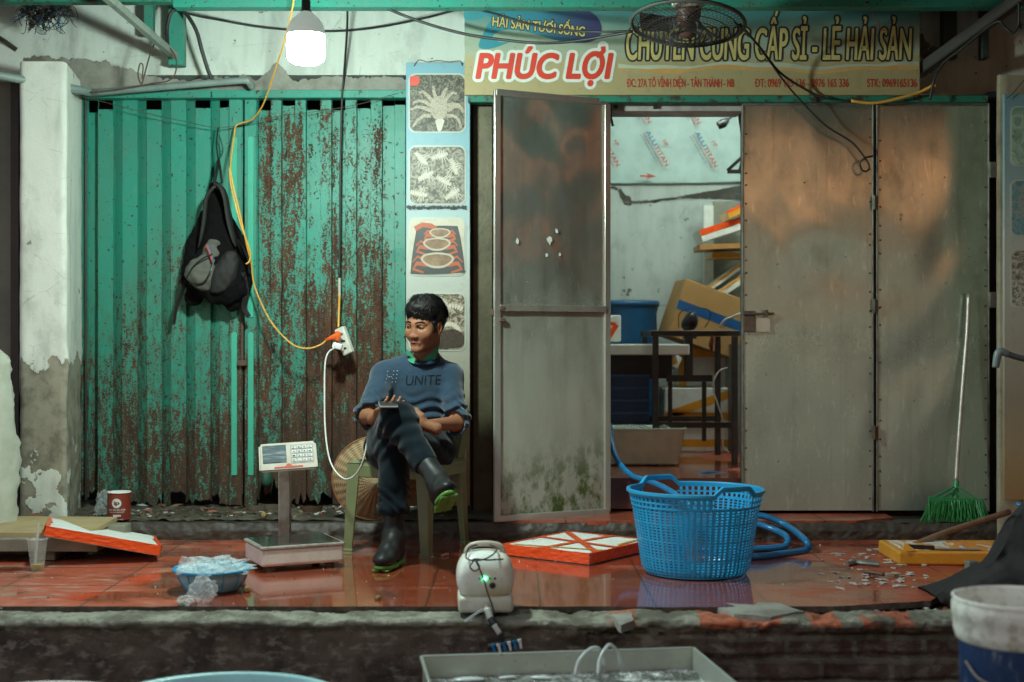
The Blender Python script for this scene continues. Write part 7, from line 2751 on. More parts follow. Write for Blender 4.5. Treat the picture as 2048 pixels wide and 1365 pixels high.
# ---------- hands (2.2 mm)
def hand(wr, palm_dir, nrm, spread, curl, flip, h=.0024):
    """palm from the wrist along palm_dir; nrm points out of the back of the hand"""
    wr = np.array(wr)
    d = Vector(palm_dir).normalized()
    n_ = Vector(nrm)
    n_ = (n_ - d * n_.dot(d)).normalized()
    s_ = d.cross(n_) * flip          # towards the thumb
    w = Vector(wr)
    f = Field(wr - .22, wr + .22, h)
    pc_ = w + d * .048
    Rm = np.array(Matrix((s_, d, n_)).transposed())
    f.cap(w - d * .05, w + d * .012, .027, .024, .0, m=.03)
    f.ell(pc_, (.040, .050, .0165), Rm, .02, m=.04)
    for i in range(4):
        off = (1.5 - i) * .0195
        base = w + d * (.086 - .004 * abs(i - 1.2)) + s_ * off
        L = (.036, .040, .037, .029)[i]
        r = (.0088, .0090, .0086, .0078)[i]
        a = 0
        p = base
        dirn = d + s_ * spread * (1.5 - i) * .12
        dirn.normalize()
        for seg, fr in enumerate((1.0, .62, .5)):
            a += curl * (.75, 1.0, .8)[seg]
            dd = (dirn * math.cos(a) - n_ * math.sin(a))
            q = p + dd * L * fr
            f.cap(p, q, r, r * .90, .004 if seg else .010, m=.02)
            p, r = q, r * .90
    tb = w + d * .025 + s_ * .030
    t1 = tb + (d * .85 + s_ * .42 - n_ * .35).normalized() * .036
    t2 = t1 + (d * .9 - s_ * .15 - n_ * .5).normalized() * .027
    f.cap(w + d * .02 + s_ * .015, tb, .018, .015, .012, m=.02)
    f.cap(tb, t1, .0135, .0115, .008, m=.02)
    f.cap(t1, t2, .0110, .0090, .004, m=.02)
    return f.mesh()
phone_c = W(776, 808, 5.50)
hR = hand(J['wrR'], Vector(W(781, 819, 5.53)) - Vector(J['wrR']), (-.25, -.5, -.85), .5, .50, 1)
hL = hand(J['wrL'], Vector(W(815, 838, 5.66)) - Vector(J['wrL']), (.2, -.95, -.1), .3, .55, 1)
me = np_mesh('body', [(bP, bF), (hP, hF), hR, hL])
# skin tones, brows, lips and eyes painted per vertex in head coordinates
co = np.empty(len(me.vertices) * 3, np.float32)
me.vertices.foreach_get('co', co)
co = co.reshape(-1, 3)
loc = ((co - head_c) / HS) @ Rnp            # to head-local
lx, lf, lz = loc[:, 0], -loc[:, 1], loc[:, 2]
skin = np.array((.235, .102, .052))
col = np.tile(skin, (len(co), 1))
def paint(mask, c, s=1.0):
    global col
    m = np.clip(mask, 0, 1)[:, None] * s
    col = col * (1 - m) + np.array(c) * m
def gauss(cx, cf, cz, r):
    return np.exp(-(((lx - cx) / r[0]) ** 2 + ((lf - cf) / r[1]) ** 2 + ((lz - cz) / r[2]) ** 2))
ishead = (np.abs(lx) < .1) & (np.abs(lf) < .13) & (lz > -.115) & (lz < .13)
hm = ishead.astype(float)
paint(hm * (gauss(0, .088, -.044, (.026, .03, .007))), (.10, .06, .04), .55)       # moustache shade
paint(hm * (gauss(0, .08, -.095, (.024, .03, .012))), (.20, .11, .07), .35)
paint(hm * ((np.abs(lx) < .023) & (lf > .070) & (lz < -.0475) & (lz > -.0710)).astype(float), (.22, .065, .045), .75)
paint(hm * ((np.abs(lx) < .025) & (lf > .07) & (np.abs(lz + .0587) < .0020)).astype(float), (.07, .02, .02), .9)
for sx in (-1, 1):
    ax = lx * sx
    arch = .0335 + .004 * np.sin((ax - .012) / .040 * math.pi) - .05 * np.clip(ax - .04, 0, 1)
    brow = (ax > .011) & (ax < .051) & (np.abs(lz - arch + .001) < .0042 - .02 * np.clip(ax - .035, 0, .1)) & (lf > .05)
    paint(hm * brow.astype(float), (.004, .003, .003), .96)
    # eye opening (almond), iris, lid line
    u = (ax - .0315) / .0145
    hgt = .0028 * np.sqrt(np.clip(1 - u * u, 0, 1))
    zc_ = .0125 + .0012 * u
    op_ = (np.abs(u) < 1) & (np.abs(lz - zc_) < hgt) & (lf > .06)
    lid = (np.abs(u) < 1.12) & (np.abs(lz - zc_) < hgt + .0022) & (lf > .06) & ~op_
    paint(hm * lid.astype(float), (.012, .007, .006), .95)
    paint(hm * op_.astype(float), (.13, .11, .10), .9)
    ir = ((lx - (sx * .0315 - .0040)) ** 2 + (lz - .0125) ** 2 < .0064 ** 2) & (lf > .06)
    paint(hm * (ir & op_).astype(float), (.012, .008, .006), 1)
    paint(hm * gauss(sx * .045, .06, -.02, (.02, .03, .02)), (.33, .13, .07), .35)
paint(hm * (gauss(0, .11, -.032, (.012, .014, .010))), (.33, .13, .08), .3)
ca = me.color_attributes.new('Col', 'FLOAT_COLOR', 'POINT')
ca.data.foreach_set('color', np.concatenate([col, np.ones((len(col), 1))], 1).astype(np.float32).ravel())
n = NT('skin')
c_ = n.attr('Col')
a_ = n.noise(n.obj(), 60, 5, .65)
n.set(n.mix(n.m2('MULTIPLY', n.step(a_, .45, .75), .5), c_, (.72, .66, .62), 'MULTIPLY'), .62, 0, n.m2('MULTIPLY', n.step(n.xyz(c_)[0], .02, .15), .3))
n.p.inputs['Subsurface Weight'].default_value = .12
n.p.inputs['Subsurface Radius'].default_value = (.010, .004, .002)
n.p.inputs['Subsurface Scale'].default_value = .5
n.bump(n.noise(n.obj(), 400, 3, .6), .12, .001)
body = finish(me, 'body', n.m, person, smooth=True)

# ---------- hair: a cap with a fringe plus locks
hq = Field(head_c - .19, head_c + .19, .0026)
def qe(c, r, k=.02, op='u'):
    hq.ell(HL(*c), np.array(r) * HS, Rnp, k, op, m=.06)
qe((0, -.016, .050), (.0795, .098, .092), 0)
qe((0, .030, .092), (.070, .066, .048), .02)
qe((0, .105, -.020), (.086, .075, .068), .010, 's')
qe((-.012, .10, .030), (.030, .04, .036), .012, 's')       # face opening
qe((0, .095, .004), (.050, .05, .050), .008, 's')
qe((0, .02, -.105), (.12, .11, .085), .008, 's')       # nape and jaw
for sx in (-1, 1):
    qe((sx * .088, .004, -.012), (.024, .024, .036), .006, 's')
    hq.cap(HL(sx * .068, .030, .03), HL(sx * .0685, .026, -.012), .011, .005, .006, m=.03)   # sideburn
hq.warp(lambda X, Y, Z: -.0030 * sins(X, Y, Z, 4, 260, 6, (1, 1, .3)) - .003 * sins(X, Y, Z, 14, 90, 6))
qP, qF = hq.mesh()
n = NT('hair_black')
o_ = n.obj()
st_ = n.noise(n.map(o_, (90, 90, 12)), 3, 4, .6)
n.set(n.mix(n.step(st_, .4, .7), (.004, .0035, .0035), (.010, .008, .007)), .48, 0, .22)
n.bump(st_, .6, .004)
hair = finish(np_mesh('hair', [(qP, qF)]), 'hair', n.m, body, smooth=True)
mb = MB()
R = random.Random(12)
crown = np.array((.0, -.055, .125))
for _ in range(3600):
    # pick a root on the cap, comb it forward and down from the crown
    th_ = R.uniform(-math.pi, math.pi)
    ph = R.uniform(.05, 1.0)
    sx_, cy_ = math.sin(th_), math.cos(th_)      # th=0 -> forward
    maxph = (1.42 + .10 * math.sin(th_ * 9)) if abs(th_) < .9 else (1.30 if abs(th_) < 1.5 else 1.5)
    if 1.25 < abs(th_) < 1.95:
        maxph = 1.05
    ph *= maxph
    def surf(p_, lift=0.0):
        x = .0825 * math.sin(p_) * sx_
        y = -.016 + .102 * math.sin(p_) * cy_
        z = .052 + .099 * math.cos(p_)
        if cy_ > .3 and p_ > .5:
            z += .012 * cy_
            y += .006
        k__ = 1 + lift
        return np.array((x * k__, y * k__, z * (1 + lift * .6)))
    ln = R.uniform(.18, .42)
    l0 = R.uniform(.0, .085) if R.random() < .45 else R.uniform(-.01, .03)
    ln *= 1.25
    pts = [surf(ph, l0 * .3), surf(ph + ln * .5, l0 + .004), surf(ph + ln, l0 - .02 + R.uniform(-.03, .02))]
    if ph + ln > maxph + .22 and abs(th_) < 2.2:
        continue
    sw = R.gauss(-.005, .009)
    pts[1][0] += sw * .5
    pts[2][0] += sw
    P_ = [HL(*p_) for p_ in pts]
    tn = Vector(P_[2] - P_[0]).normalized()
    up_ = Vector(P_[1] - head_c).normalized()
    sd = tn.cross(up_).normalized() * R.uniform(.0010, .0022)
    a_, b_, c__ = [Vector(q) for q in P_]
    mb.add([a_ - sd, a_ + sd, b_ + sd, b_ - sd, c__], [(0, 1, 2, 3), (3, 2, 4)])
# fringe: tufts of different length falling over the forehead
for _ in range(420):
    th_ = R.uniform(-1.15, 1.05)
    cl_ = math.sin(th_ * 13) * .5 + math.sin(th_ * 29 + 1) * .5
    z1_ = .040 + .011 * cl_ + R.uniform(-.009, .012) + .024 * math.exp(-((th_ + .15) / .28) ** 2)
    r0 = R.uniform(.96, 1.03)
    def fr(th__, z_, k__):
        return HL(.0805 * math.sin(th__) * k__, (-.012 + .098 * math.cos(th__)) * k__, z_)
    dth = (-.16 if th_ < -.15 else .14) * (1 - abs(th_)) + R.gauss(0, .08)
    a_, b_, c__ = Vector(fr(th_, .092, r0 * .97)), Vector(fr(th_ + dth * .4, .066, r0 * 1.02)), Vector(fr(th_ + dth, z1_, r0 * .985))
    sd = (c__ - a_).cross(Vector(b_) - Vector(head_c)).normalized() * R.uniform(.0012, .0028)
    mb.add([a_ - sd, a_ + sd, b_ + sd, b_ - sd, c__], [(0, 1, 2, 3), (3, 2, 4)])
# loose hairs breaking the outline
for _ in range(90):
    th_, ph = R.uniform(-3.1, 3.1), R.uniform(.0, .9)
    q0 = np.array((.081 * math.sin(ph) * math.sin(th_), -.016 + .1 * math.sin(ph) * math.cos(th_), .052 + .096 * math.cos(ph)))
    dr = np.array((R.uniform(-.4, .4), R.uniform(.0, 1), R.uniform(.0, .5)))
    q1 = q0 + dr * R.uniform(.010, .022) + np.array((0, 0, .003))
    a_, c__ = Vector(HL(*q0)), Vector(HL(*q1))
    sd = (c__ - a_).orthogonal().normalized() * .0006
    mb.add([a_ - sd, a_ + sd, c__], [(0, 1, 2)])
mb.build('hair_locks', n.m, hair)

# ---------- jumper
sf = Field((-.95, 5.55, .42), (-.08, 6.25, .96), .0048)
g = .017
sf.ell(J['chest'] + np.array((0, 0, -.01)), (.150, .108, .165), None, .0)
sf.ell(J['waist'] + np.array((0, -.01, .0)), (.148, .122, .11), None, .05)
sf.ell(J['pel'] + np.array((0, -.0, .06)), (.150, .122, .075), None, .05)
for sd in ('R', 'L'):
    c2_ = J['chest'] + np.array((0, 0, .085))
    sf.cap(c2_ - np.array((0, 0, .01)), J['sh' + sd], .062, .054, .05)
    sf.cap(J['neck'] + np.array((0, .0, -.012)), J['sh' + sd] + np.array((0, 0, .0)), .044, .050, .04)
    e2 = J['sh' + sd] + (J['el' + sd] - J['sh' + sd]) * .93
    sf.cap(J['sh' + sd], e2, .056, .054, .025)
    e3 = J['el' + sd] + (J['wr' + sd] - J['el' + sd]) * .10
    sf.cap(e2, e3, .056, .052, .02)
    # pushed-up cuff rolls
    ax_ = (J['wr' + sd] - J['el' + sd])
    ax_ = ax_ / np.linalg.norm(ax_)
    for t_, rr in ((.00, .054), (.022, .052)):
        c3 = J['el' + sd] + ax_ * (.012 + t_)
        Rx = np.array(Vector(ax_).to_track_quat('Z', 'Y').to_matrix())
        sf.ell(c3, (rr, rr, .014), Rx, .008)
def fold(X, Y, Z):
    o = .0030 * sins(X, Y, Z, 3, 48, 6, (1, .6, 1.6)) + .0014 * sins(X, Y, Z, 23, 120, 6, (1, .6, 2))
    # waist bunching and elbow creases
    w = np.exp(-((Z - .60) / .07) ** 2)
    o = o + w * .0070 * np.sin(Z * 150 + 16 * X + 3.0 * np.sin(X * 17 + Y * 10) + 1.6 * np.sin(X * 41 + 1))
    for sd in ('R', 'L'):
        e = J['el' + sd]
        dd = (X - e[0]) ** 2 + (Y - e[1]) ** 2 + (Z - e[2] - .03) ** 2
        o = o + np.exp(-dd / .075 ** 2) * .0042 * np.sin(Z * 150 + X * 70 + 3 * np.sin(Y * 45 + X * 30) + 1.5 * np.sin(Z * 60))
        e = J['sh' + sd] + np.array((0, 0, -.07))
        dd = (X - e[0]) ** 2 + (Y - e[1]) ** 2 + (Z - e[2]) ** 2
        o = o + np.exp(-dd / .06 ** 2) * .0042 * np.sin((X * (1 if sd == 'R' else -1) + Z * .8) * 120)
    return -o
sf.warp(fold)
for sd in ('R', 'L'):
    # arm hole: the sleeve ends open past the elbow
    ax_ = (J['wr' + sd] - J['el' + sd])
    ax_ = ax_ / np.linalg.norm(ax_)
    p_ = J['el' + sd] + ax_ * .045
    sf.cap(p_, J['wr' + sd] + ax_ * .05, .060, .05, .004, 's', m=.03)
# neck hole
sf.cap(J['neck'] + np.array((0, .0, .0)), J['neck'] + np.array((-.001, -.008, .014)), .066, .064, .03, m=.04)
sf.cap(J['neck'] + np.array((-.002, -.024, .016)), J['neck'] + np.array((-.004, -.055, .12)), .060, .085, .006, 's', m=.04)
sP, sF = sf.mesh()
n = NT('knit_blue')
p = n.pos()
x, y, z = n.xyz(p)
kn_ = n.m2('MULTIPLY', n.m2('SINE', n.m2('MULTIPLY', x, 1900.0)), n.m2('SINE', n.m2('MULTIPLY', z, 1500.0)))
mot = n.noise(p, 240, 3, .7)
big = n.noise(p, 9, 4, .6)
c = n.mix(n.step(mot, .35, .7), (.010, .029, .053), (.019, .044, .076))
c = n.mix(n.m2('MULTIPLY', n.step(big, .45, .75), .35), c, (.014, .030, .06))
n.set(c, .85, 0, .25)
n.p.inputs['Sheen Weight'].default_value = .3
n.bump(n.m2('ADD', mot, n.m2('MULTIPLY', n.noise(p, 30, 4), .6)), .45, .003)
jumper = finish(np_mesh('jumper', [(sP, sF)]), 'jumper', n.m, person, smooth=True)
mb = MB()
nc = J['neck'] + np.array((-.003, -.026, .012))
ncR = Matrix.Translation(Vector(nc)) @ Matrix.Rotation(math.radians(17), 4, 'X')
mb.lathe((0, 0, 0), [(.066 + .010 * math.cos(a), -.004 + .012 * math.sin(a)) for a in np.linspace(0, 2 * math.pi, 11)], 60, M=ncR @ Matrix.Diagonal((1.0, .97, 1, 1)))
for v in range(len(mb.v)):
    pass
rib = NT('knit_rib')
aa = rib.noise(rib.obj(), 40, 3)
rib.set(rib.mix(aa, (.009, .026, .046), (.016, .038, .066)), .9, 0, .2)
mb.build('neck_rib', rib.m, jumper, smooth=True)
# shirt collar: two green leaves standing out of the neckline
mb = MB()
def collar(u, v, side):
    # u along the neck from the back to the front opening, v from the stand to the tip
    a = math.radians(90 + side * (10 + 142 * u))
    r = .056 + .013 * v + .004 * math.sin(u * 3)
    z = .014 - .008 * v - .004 * u
    p = Vector((r * math.cos(a), r * math.sin(a), z))
    if u > .6:
        t = (u - .6) / .4
        p += Vector((side * -.0 - .004 * t, -.006 * t * v, -.010 * t * v))
    return Vector(nc) + Matrix.Rotation(math.radians(14), 3, 'X') @ p
for side in (-1, 1):
    mb.grid(lambda u, v: collar(u, v, side), 20, 6)
# the near leaf spreads over the jumper towards his left shoulder
_tree = BVHTree.FromPolygons([v.co for v in jumper.data.vertices], [p.vertices[:] for p in jumper.data.polygons])
_b = wloc(jumper)
def leaf_(c4, dback):
    """a collar leaf laid on the knitted surface, standing clear of it at the neck"""
    def fn(u, v):
        x = (c4[0][0] * (1 - u) + c4[1][0] * u) * (1 - v) + (c4[3][0] * (1 - u) + c4[2][0] * u) * v
        y = (c4[0][1] * (1 - u) + c4[1][1] * u) * (1 - v) + (c4[3][1] * (1 - u) + c4[2][1] * u) * v
        q = W(x, y, 5.9)
        dr = (q - Vector((0, 0, HC))).normalized()
        h = _tree.ray_cast(Vector((0, 0, HC)) - _b, dr)
        dd = dback
        if h[0] is not None and (h[0] + _b).y < 6.0:
            dd = (h[0] + _b).y - .007
        return W(x, y, min(dd, dback + .0))
    mb.grid(fn, 8, 8)
leaf_([(880, 688), (867, 727), (844, 719), (862, 703)], 5.925)
leaf_([(814, 698), (810, 705), (829, 720), (827, 712)], 5.92)
o = mb.build('shirt_collar', simple('collar_green', (.012, .20, .10), .7, dirt=.25, scale=30), person)
o.modifiers.new('s', 'SOLIDIFY').thickness = .003
# letters on the chest, laid on the knitted surface
def project(o, lift=.0012):
    dep = bpy.context.evaluated_depsgraph_get()
    tree = BVHTree.FromPolygons([v.co for v in jumper.data.vertices], [p.vertices[:] for p in jumper.data.polygons])
    base = wloc(jumper)
    for v in o.data.vertices:
        wp = v.co + wloc(o)
        h = tree.ray_cast(Vector((wp.x, 4.5, wp.z)) - base, Vector((0, 1, 0)))
        if h[0] is not None:
            v.co = Vector((wp.x, h[0].y + base.y - lift, wp.z)) - wloc(o)
    o.data.update()
D = 5.87
kk = D / F
dk = simple('chest_print', (.008, .015, .020), .9, bump=0, spec=.1)
mb = MB()
for (xa, xb) in ((771, 771), (783, 783), (790, 790)):
    for i in range(7):
        y_ = 743 + i * 3.7
        bm = bmesh.new()
        bmesh.ops.create_icosphere(bm, subdivisions=1, radius=.0021)
        mb.cur = i % 2
        mb.bm(bm, Matrix.Translation(W(xa + (6 - i) * .5, y_ - (xa - 771) * .05, D)))
for i in range(3):
    bm = bmesh.new()
    bmesh.ops.create_icosphere(bm, subdivisions=1, radius=.0021)
    mb.cur = 0
    mb.bm(bm, Matrix.Translation(W(775 + i * 3, 754, D)))
sq = mb.build('sequins', [simple('sequin_white', (.75, .75, .72), .2, .3, bump=0), M['print_black']], jumper)
# place each sequin on the cloth
tree = BVHTree.FromPolygons([v.co for v in jumper.data.vertices], [p.vertices[:] for p in jumper.data.polygons])
base = wloc(jumper)
nvp = 12
vs_ = sq.data.vertices
for i in range(0, len(vs_), nvp):
    cc_ = sum((vs_[j].co for j in range(i, i + nvp)), Vector()) / nvp
    h = tree.ray_cast(Vector((cc_.x, 4.5 - base.y, cc_.z)), Vector((0, 1, 0)))
    if h[0] is not None:
        for j in range(i, i + nvp):
            vs_[j].co.y += h[0].y - cc_.y
o = text_mesh('UNITE', at(811, D), at(881, D), zt(771, D), 21 * kk, D, 'lettering', dk, jumper, shear=.12, rot=math.radians(-1))
bm = bmesh.new()
bm.from_mesh(o.data)
bmesh.ops.triangulate(bm, faces=bm.faces[:])
for _ in range(2):
    bmesh.ops.subdivide_edges(bm, edges=[e for e in bm.edges if e.calc_length() > .004], cuts=1)
    bmesh.ops.triangulate(bm, faces=bm.faces[:])
bm.to_mesh(o.data)
bm.free()
project(o)

# ---------- trousers
tf = Field((-.80, 5.05, .10), (-.12, 6.2, .78), .0050)
tf.ell(J['pel'] + np.array((0, -.01, .0)), (.165, .128, .095), None, .0)
hipR, hipL = J['hipR'] + np.array((-.02, -.04, -.01)), J['hipL'] + np.array((.025, -.04, -.01))
tf.cap(hipR, J['kneeR'], .098, .080, .04)
tf.cap(hipL, J['kneeL'], .092, .066, .04)
tf.ell(J['kneeR'] + np.array((0, .01, .0)), (.066, .070, .072), None, .02)
# loose cloth of the crossed leg hanging under the knee
tf.ell((J['kneeR'] + J['hipR']) / 2 + np.array((-.045, -.03, -.055)), (.070, .15, .100), None, .04)
hemR = J['kneeR'] + (J['ankR'] - J['kneeR']) * .66
tf.cap(J['kneeR'], hemR, .068, .052, .03)
hemL = J['kneeL'] + (J['ankL'] - J['kneeL']) * .66
tf.cap(J['kneeL'], hemL, .062, .060, .03)
tf.ell(hemL + np.array((-.006, -.01, .005)), (.066, .060, .036), None, .02)
tf.ell(J['kneeL'] + (J['ankL'] - J['kneeL']) * .35, (.052, .06, .09), None, .03)
def tfold(X, Y, Z):
    o = .0040 * sins(X, Y, Z, 8, 38, 6, (1, .6, .5)) + .0018 * sins(X, Y, Z, 18, 95, 6, (1, 1, .6))
    k_ = J['kneeR']
    dd = (X - k_[0]) ** 2 + ((Y - k_[1]) * .7) ** 2 + (Z - k_[2] + .045) ** 2
    o = o + np.exp(-dd / .10 ** 2) * .0085 * np.sin((Z * .8 - X * .55 + Y * .3) * 115 + 1.5 * np.sin(X * 30))
    h_ = hemL + np.array((0, 0, .03))
    dd = (X - h_[0]) ** 2 + (Y - h_[1]) ** 2 + (Z - h_[2]) ** 2
    o = o + np.exp(-dd / .09 ** 2) * .0070 * np.sin(Z * 105 + X * 75 + 3.2 * np.sin(X * 38 + Y * 30 + Z * 20))
    h_ = J['hipL']
    dd = (X - h_[0]) ** 2 + (Y - h_[1] + .1) ** 2 + (Z - h_[2]) ** 2
    o = o + np.exp(-dd / .12 ** 2) * .0070 * np.sin((X + Z * .9) * 95)
    return -o
tf.warp(tfold)
ax_ = (J['ankR'] - J['kneeR']); ax_ /= np.linalg.norm(ax_)
tf.cap(hemR + ax_ * .035, J['ankR'], .05, .05, .003, 's', m=.03)
tf.cap(hemL + np.array((0, 0, -.035)), J['ankL'], .06, .06, .003, 's', m=.03)
tP, tF = tf.mesh()
n = NT('trouser_cloth')
p = n.pos()
a_ = n.noise(p, 300, 3, .7)
b_ = n.noise(p, 12, 5, .65)
c = n.mix(n.step(b_, .4, .72), (.0018, .006, .009), (.004, .010, .0145))
c = n.mix(n.m2('MULTIPLY', n.step(a_, .5, .75), .4), c, (.009, .017, .021))
n.set(c, .95, 0, .1)
n.p.inputs['Sheen Weight'].default_value = .1
n.bump(n.m2('ADD', a_, n.noise(p, 30, 4)), .3, .003)
trous = finish(np_mesh('trousers', [(tP, tF)]), 'trousers', n.m, person, smooth=True)

# ---------- rubber boots
def boot(knee, ank, top_t, fwd, roll=0.0, flat=False):
    knee, ank = np.array(knee), np.array(ank)
    sh = (knee - ank)
    sh /= np.linalg.norm(sh)
    f_ = Vector(fwd).normalized()
    up = Vector(sh)
    up = (up - f_ * up.dot(f_)).normalized()
    if flat:
        up = Vector((0, 0, 1))
        f_ = Vector((f_.x, f_.y, 0)).normalized()
    if roll:
        up = Matrix.Rotation(roll, 3, f_) @ up
    s_ = f_.cross(up)
    Rm = np.array(Matrix((s_, f_, up)).transposed())
    A_ = Vector(ank)
    top = Vector(ank + (knee - ank) * top_t)
    fl = Field(np.minimum(np.array(top), ank) - .26, np.maximum(np.array(top), ank) + .26, .0036)
    fl.cap(top, A_ + up * .03, .048, .041, .0, m=.04)
    fl.cap(A_ + up * .03, A_ - up * .025, .041, .041, .02, m=.04)
    fl.ell(A_ - up * .045 - f_ * .012, (.040, .052, .040), Rm, .02)      # heel
    fl.ell(A_ - up * .044 + f_ * .075, (.040, .092, .038), Rm, .03)      # instep
    fl.ell(A_ - up * .052 + f_ * .135, (.042, .060, .030), Rm, .02)      # toe
    fl.cap(A_ + up * .01, A_ - up * .02 + f_ * .08, .040, .034, .03)
    fl.ell(A_ + up * .018 + f_ * .045, (.022, .02, .012), Rm, .01)       # crease
    sole_p = A_ - up * .078
    fl.plane(sole_p, -np.array(up), .0)
    fl.plane(top, np.array((top - A_).normalized()), .0)
    bp, bf_ = fl.mesh()
    o = finish(np_mesh('boot', [(bp, bf_)]), 'boot', M['boot'], person, smooth=True)
    # sole: an outline with heel and ball, a little proud, cleats below
    def outline(k=1.0):
        pts = []
        for t in np.linspace(0, 2 * math.pi, 49)[:-1]:
            c_, sn = math.cos(t), math.sin(t)
            L_ = .128
            yy = .062 + L_ * c_
            w = .045 * (1 - .26 * math.exp(-((yy - .03) / .035) ** 2)) if True else 0
            xx = w * (abs(sn) ** .8) * (1 if sn > 0 else -1)
            pts.append((xx * k, .062 + (yy - .062) * (k * .5 + .5) + .0))
        return pts
    mb = MB()
    levels = [(1.0, .001), (1.03, -.002), (1.03, -.008), (.99, -.011)]
    vs = []
    for k_, z in levels:
        for x, y in outline(k_):
            vs.append(sole_p + s_ * x + f_ * y + up * (z + .006 * max(0, (y - .12) / .07)))
    m_ = 48
    fs = [(l * m_ + i, l * m_ + (i + 1) % m_, (l + 1) * m_ + (i + 1) % m_, (l + 1) * m_ + i) for l in range(3) for i in range(m_)]
    fs.append(tuple(range(3 * m_, 4 * m_)))
    fs.append(tuple(range(m_))[::-1])
    mb.add(vs, fs)
    MM = Matrix((s_, f_, up)).transposed().to_4x4()
    MM.translation = sole_p
    for yy in np.arange(-.045, .185, .017):
        if -.005 < yy < .03:
            continue
        for sx in (-1, 1):
            mb.box((sx * .020, yy, -.0125), (.030, .009, .005), M=MM, bev=.001, rz=sx * .3)
    so_ = mb.build('sole', M['lime'], o)
    mb = MB()
    mb.tube([top + Matrix.Rotation(a, 3, (top - A_).normalized()) @ (Vector(s_) * .048) for a in np.linspace(0, 2 * math.pi, 25)[:-1]], .003, n=6, sub=1, closed=True)
    mb.build('boot_rim', M['boot'], o)
    return o
boot(J['kneeR'], J['ankR'], .46, (.16, -.90, .36), roll=math.radians(-14))
boot(J['kneeL'], J['ankL'], .52, (-.22, -.97, 0), flat=True)

# ---------- phone in his hand
pb_ = Vector(W(776, 809, 5.49))
ph = thing('phone', 'thin phone held flat over the raised knee', 'phone', pb_)
PMt = Matrix.Translation(pb_) @ Matrix.Rotation(math.radians(8), 4, 'Z') @ Matrix.Rotation(math.radians(5), 4, 'X')
MB().box((0, 0, 0), (.074, .150, .008), bev=.003, seg=2, M=PMt).build('phone_body', simple('phone_grey', (.40, .42, .40), .3, .6, dirt=.1), ph)
MB().box((0, 0, .0045), (.068, .142, .001), M=PMt).build('screen', M['black_pl'], ph)

# ================================================================== BACKPACK
bpk = thing('backpack', 'black and grey backpack hung by its loop on the green shutter', 'backpack', W(435, 590, 6.62))
f = Field(W(330, 680, 6.42), W(525, 330, 6.76), .0055)
def fc(a, b, ra, rb, k=.02, op='u'):
    f.cap(W(*a), W(*b), ra, rb, k, op, m=.05)
f.ell(W(437, 540, 6.64), (.135, .075, .15), None, .0)
f.ell(W(452, 575, 6.63), (.11, .07, .085), None, .04)
f.cap(W(432, 380, 6.70), W(440, 480, 6.66), .035, .09, .05)
f.ell(W(398, 480, 6.68), (.045, .03, .16), np.array(Matrix.Rotation(math.radians(14), 3, 'Y')), .03)
f.ell(W(474, 500, 6.67), (.05, .035, .17), np.array(Matrix.Rotation(math.radians(-13), 3, 'Y')), .03)
f.ell(W(488, 560, 6.66), (.040, .03, .09), None, .02)
f.ell(W(470, 600, 6.66), (.045, .04, .06), np.array(Matrix.Rotation(math.radians(20), 3, 'Y')), .02)
f.ell(W(392, 585, 6.68), (.045, .03, .07), np.array(Matrix.Rotation(math.radians(20), 3, 'Y')), .02)
f.ell(W(378, 520, 6.70), (.030, .02, .12), np.array(Matrix.Rotation(math.radians(12), 3, 'Y')), .02)
f.warp(lambda X, Y, Z: -.011 * sins(X, Y, Z, 6, 45, 6, (1, 1, .4)) - .006 * sins(X, Y, Z, 9, 110, 5, (1, 1, .5)))
P_, F_ = f.mesh()
bagm = simple('bag_black', (.003, .003, .0035), .95, dirt=.4, dcol=(.007, .007, .007), spec=.15, scale=20, bump=.5)
bagg = simple('bag_grey', (.085, .085, .07), .8, dirt=.6, dcol=(.04, .04, .034), scale=14, bump=.5)
finish(np_mesh('bag_body', [(P_, F_)]), 'bag_body', bagm, bpk, smooth=True)
f = Field(W(345, 630, 6.36), W(480, 440, 6.72), .005)
f.ell(W(404, 548, 6.585), (.075, .055, .085), np.array(Matrix.Rotation(math.radians(-28), 3, 'Y')), .0)
f.ell(W(424, 505, 6.60), (.045, .035, .11), np.array(Matrix.Rotation(math.radians(6), 3, 'Y')), .03)
f.warp(lambda X, Y, Z: -.013 * sins(X, Y, Z, 16, 60, 5, (1, 1, .5)) - .006 * sins(X, Y, Z, 19, 120, 5, (.5, 1, 1)))
P_, F_ = f.mesh()
o = finish(np_mesh('front_pocket', [(P_, F_)]), 'front_pocket', bagg, bpk, smooth=True)
f = Field(W(395, 620, 6.38), W(500, 450, 6.72), .005)
f.ell(W(449, 546, 6.575), (.055, .045, .115), np.array(Matrix.Rotation(math.radians(24), 3, 'Y')), .0)
f.warp(lambda X, Y, Z: -.011 * sins(X, Y, Z, 26, 60, 5) - .005 * sins(X, Y, Z, 28, 120, 5))
P_, F_ = f.mesh()
finish(np_mesh('side_panel', [(P_, F_)]), 'side_panel', simple('bag_dark_grey', (.012, .0115, .011), .8, dirt=.5, scale=16, bump=.5), bpk, smooth=True)
mb = MB()
mb.tube([W(373, 556, 6.53), W(385, 535, 6.52), W(404, 518, 6.52), W(425, 508, 6.53)], .004, n=6)
mb.tube([W(380, 566, 6.53), W(405, 566, 6.52), W(420, 545, 6.51), W(428, 520, 6.53)], .004, n=6)
mb.build('zip', M['black_pl'], bpk)
sg_ = simple('strap_grey', (.020, .018, .016), .8, dirt=.5, scale=22, bump=.4)
mb = MB()
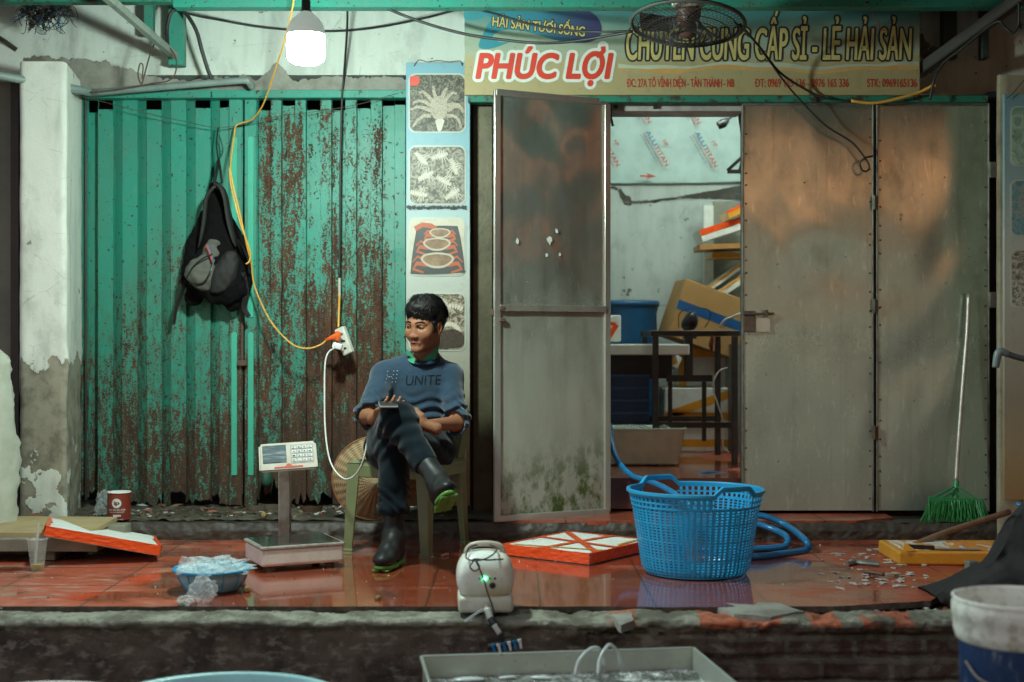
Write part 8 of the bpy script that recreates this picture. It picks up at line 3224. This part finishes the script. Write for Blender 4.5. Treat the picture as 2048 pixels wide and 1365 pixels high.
mb.tube([W(437, 370, 6.60), W(424, 378, 6.59), W(412, 400, 6.60), W(408, 440, 6.60), W(402, 475, 6.60), W(397, 495, 6.62)], [.020, .026, .030, .030, .024, .012], n=10, flat=.35, sub=6)
mb.build('shoulder_strap', sg_, bpk, smooth=True)
mb = MB()
mb.tube([W(430, 368, 6.59), W(443, 376, 6.58), W(452, 400, 6.58), (W(458, 440, 6.58)), W(466, 475, 6.58), W(472, 492, 6.6)], [.020, .026, .028, .028, .022, .012], n=10, flat=.35, sub=6)
mb.build('shoulder_strap', sg_, bpk, smooth=True)
mb = MB()
mb.tube([W(428, 366, 6.60), W(434, 340, 6.62), W(437, 320, 6.66), W(441, 342, 6.62), W(444, 366, 6.60)], .008, n=6, flat=.5)
mb.tube([W(437, 322, 6.66), W(433, 290, 6.68), W(436, 255, 6.69)], .0035, n=6)
mb.tube([W(437, 322, 6.66), W(446, 300, 6.68), W(438, 270, 6.69)], .0025, n=6)
mb.build('hanging_loop', M['black_pl'], bpk)
mb = MB()
mb.tube([W(486, 545, 6.6), W(492, 590, 6.62), W(488, 615, 6.64), W(498, 634, 6.64)], [.014, .016, .014, .012], n=8, flat=.25)
mb.build('webbing', M['shade_dark'], bpk)
mb = MB()
mb.tube([W(372, 560, 6.6), W(362, 590, 6.64), W(352, 620, 6.66), W(348, 648, 6.68)], [.010, .010, .009, .008], n=8, flat=.3)
mb.build('webbing', M['shade_dark'], bpk)
mb = MB()
mb.tube([W(476, 480, 6.56), W(488, 500, 6.56), W(496, 520, 6.58), W(498, 545, 6.6)], [.012, .012, .012, .012], n=8, flat=.4)
mb.build('webbing', M['shade_dark'], bpk)
mb = MB()
mb.bar(W(413, 490, 6.535), W(426, 526, 6.53), .004, .002, up=(0, 1, 0))
mb.cur = 1
mb.bar(W(416, 490, 6.536), W(428, 526, 6.531), .004, .002, up=(0, 1, 0))
mb.build('piping', [M['print_red'], M['print_blue']], bpk)
mb = MB()
mb.box(W(427, 520, 6.53), (.014, .004, .010), bev=.002)
mb.build('tag', M['blue_tape'], bpk)
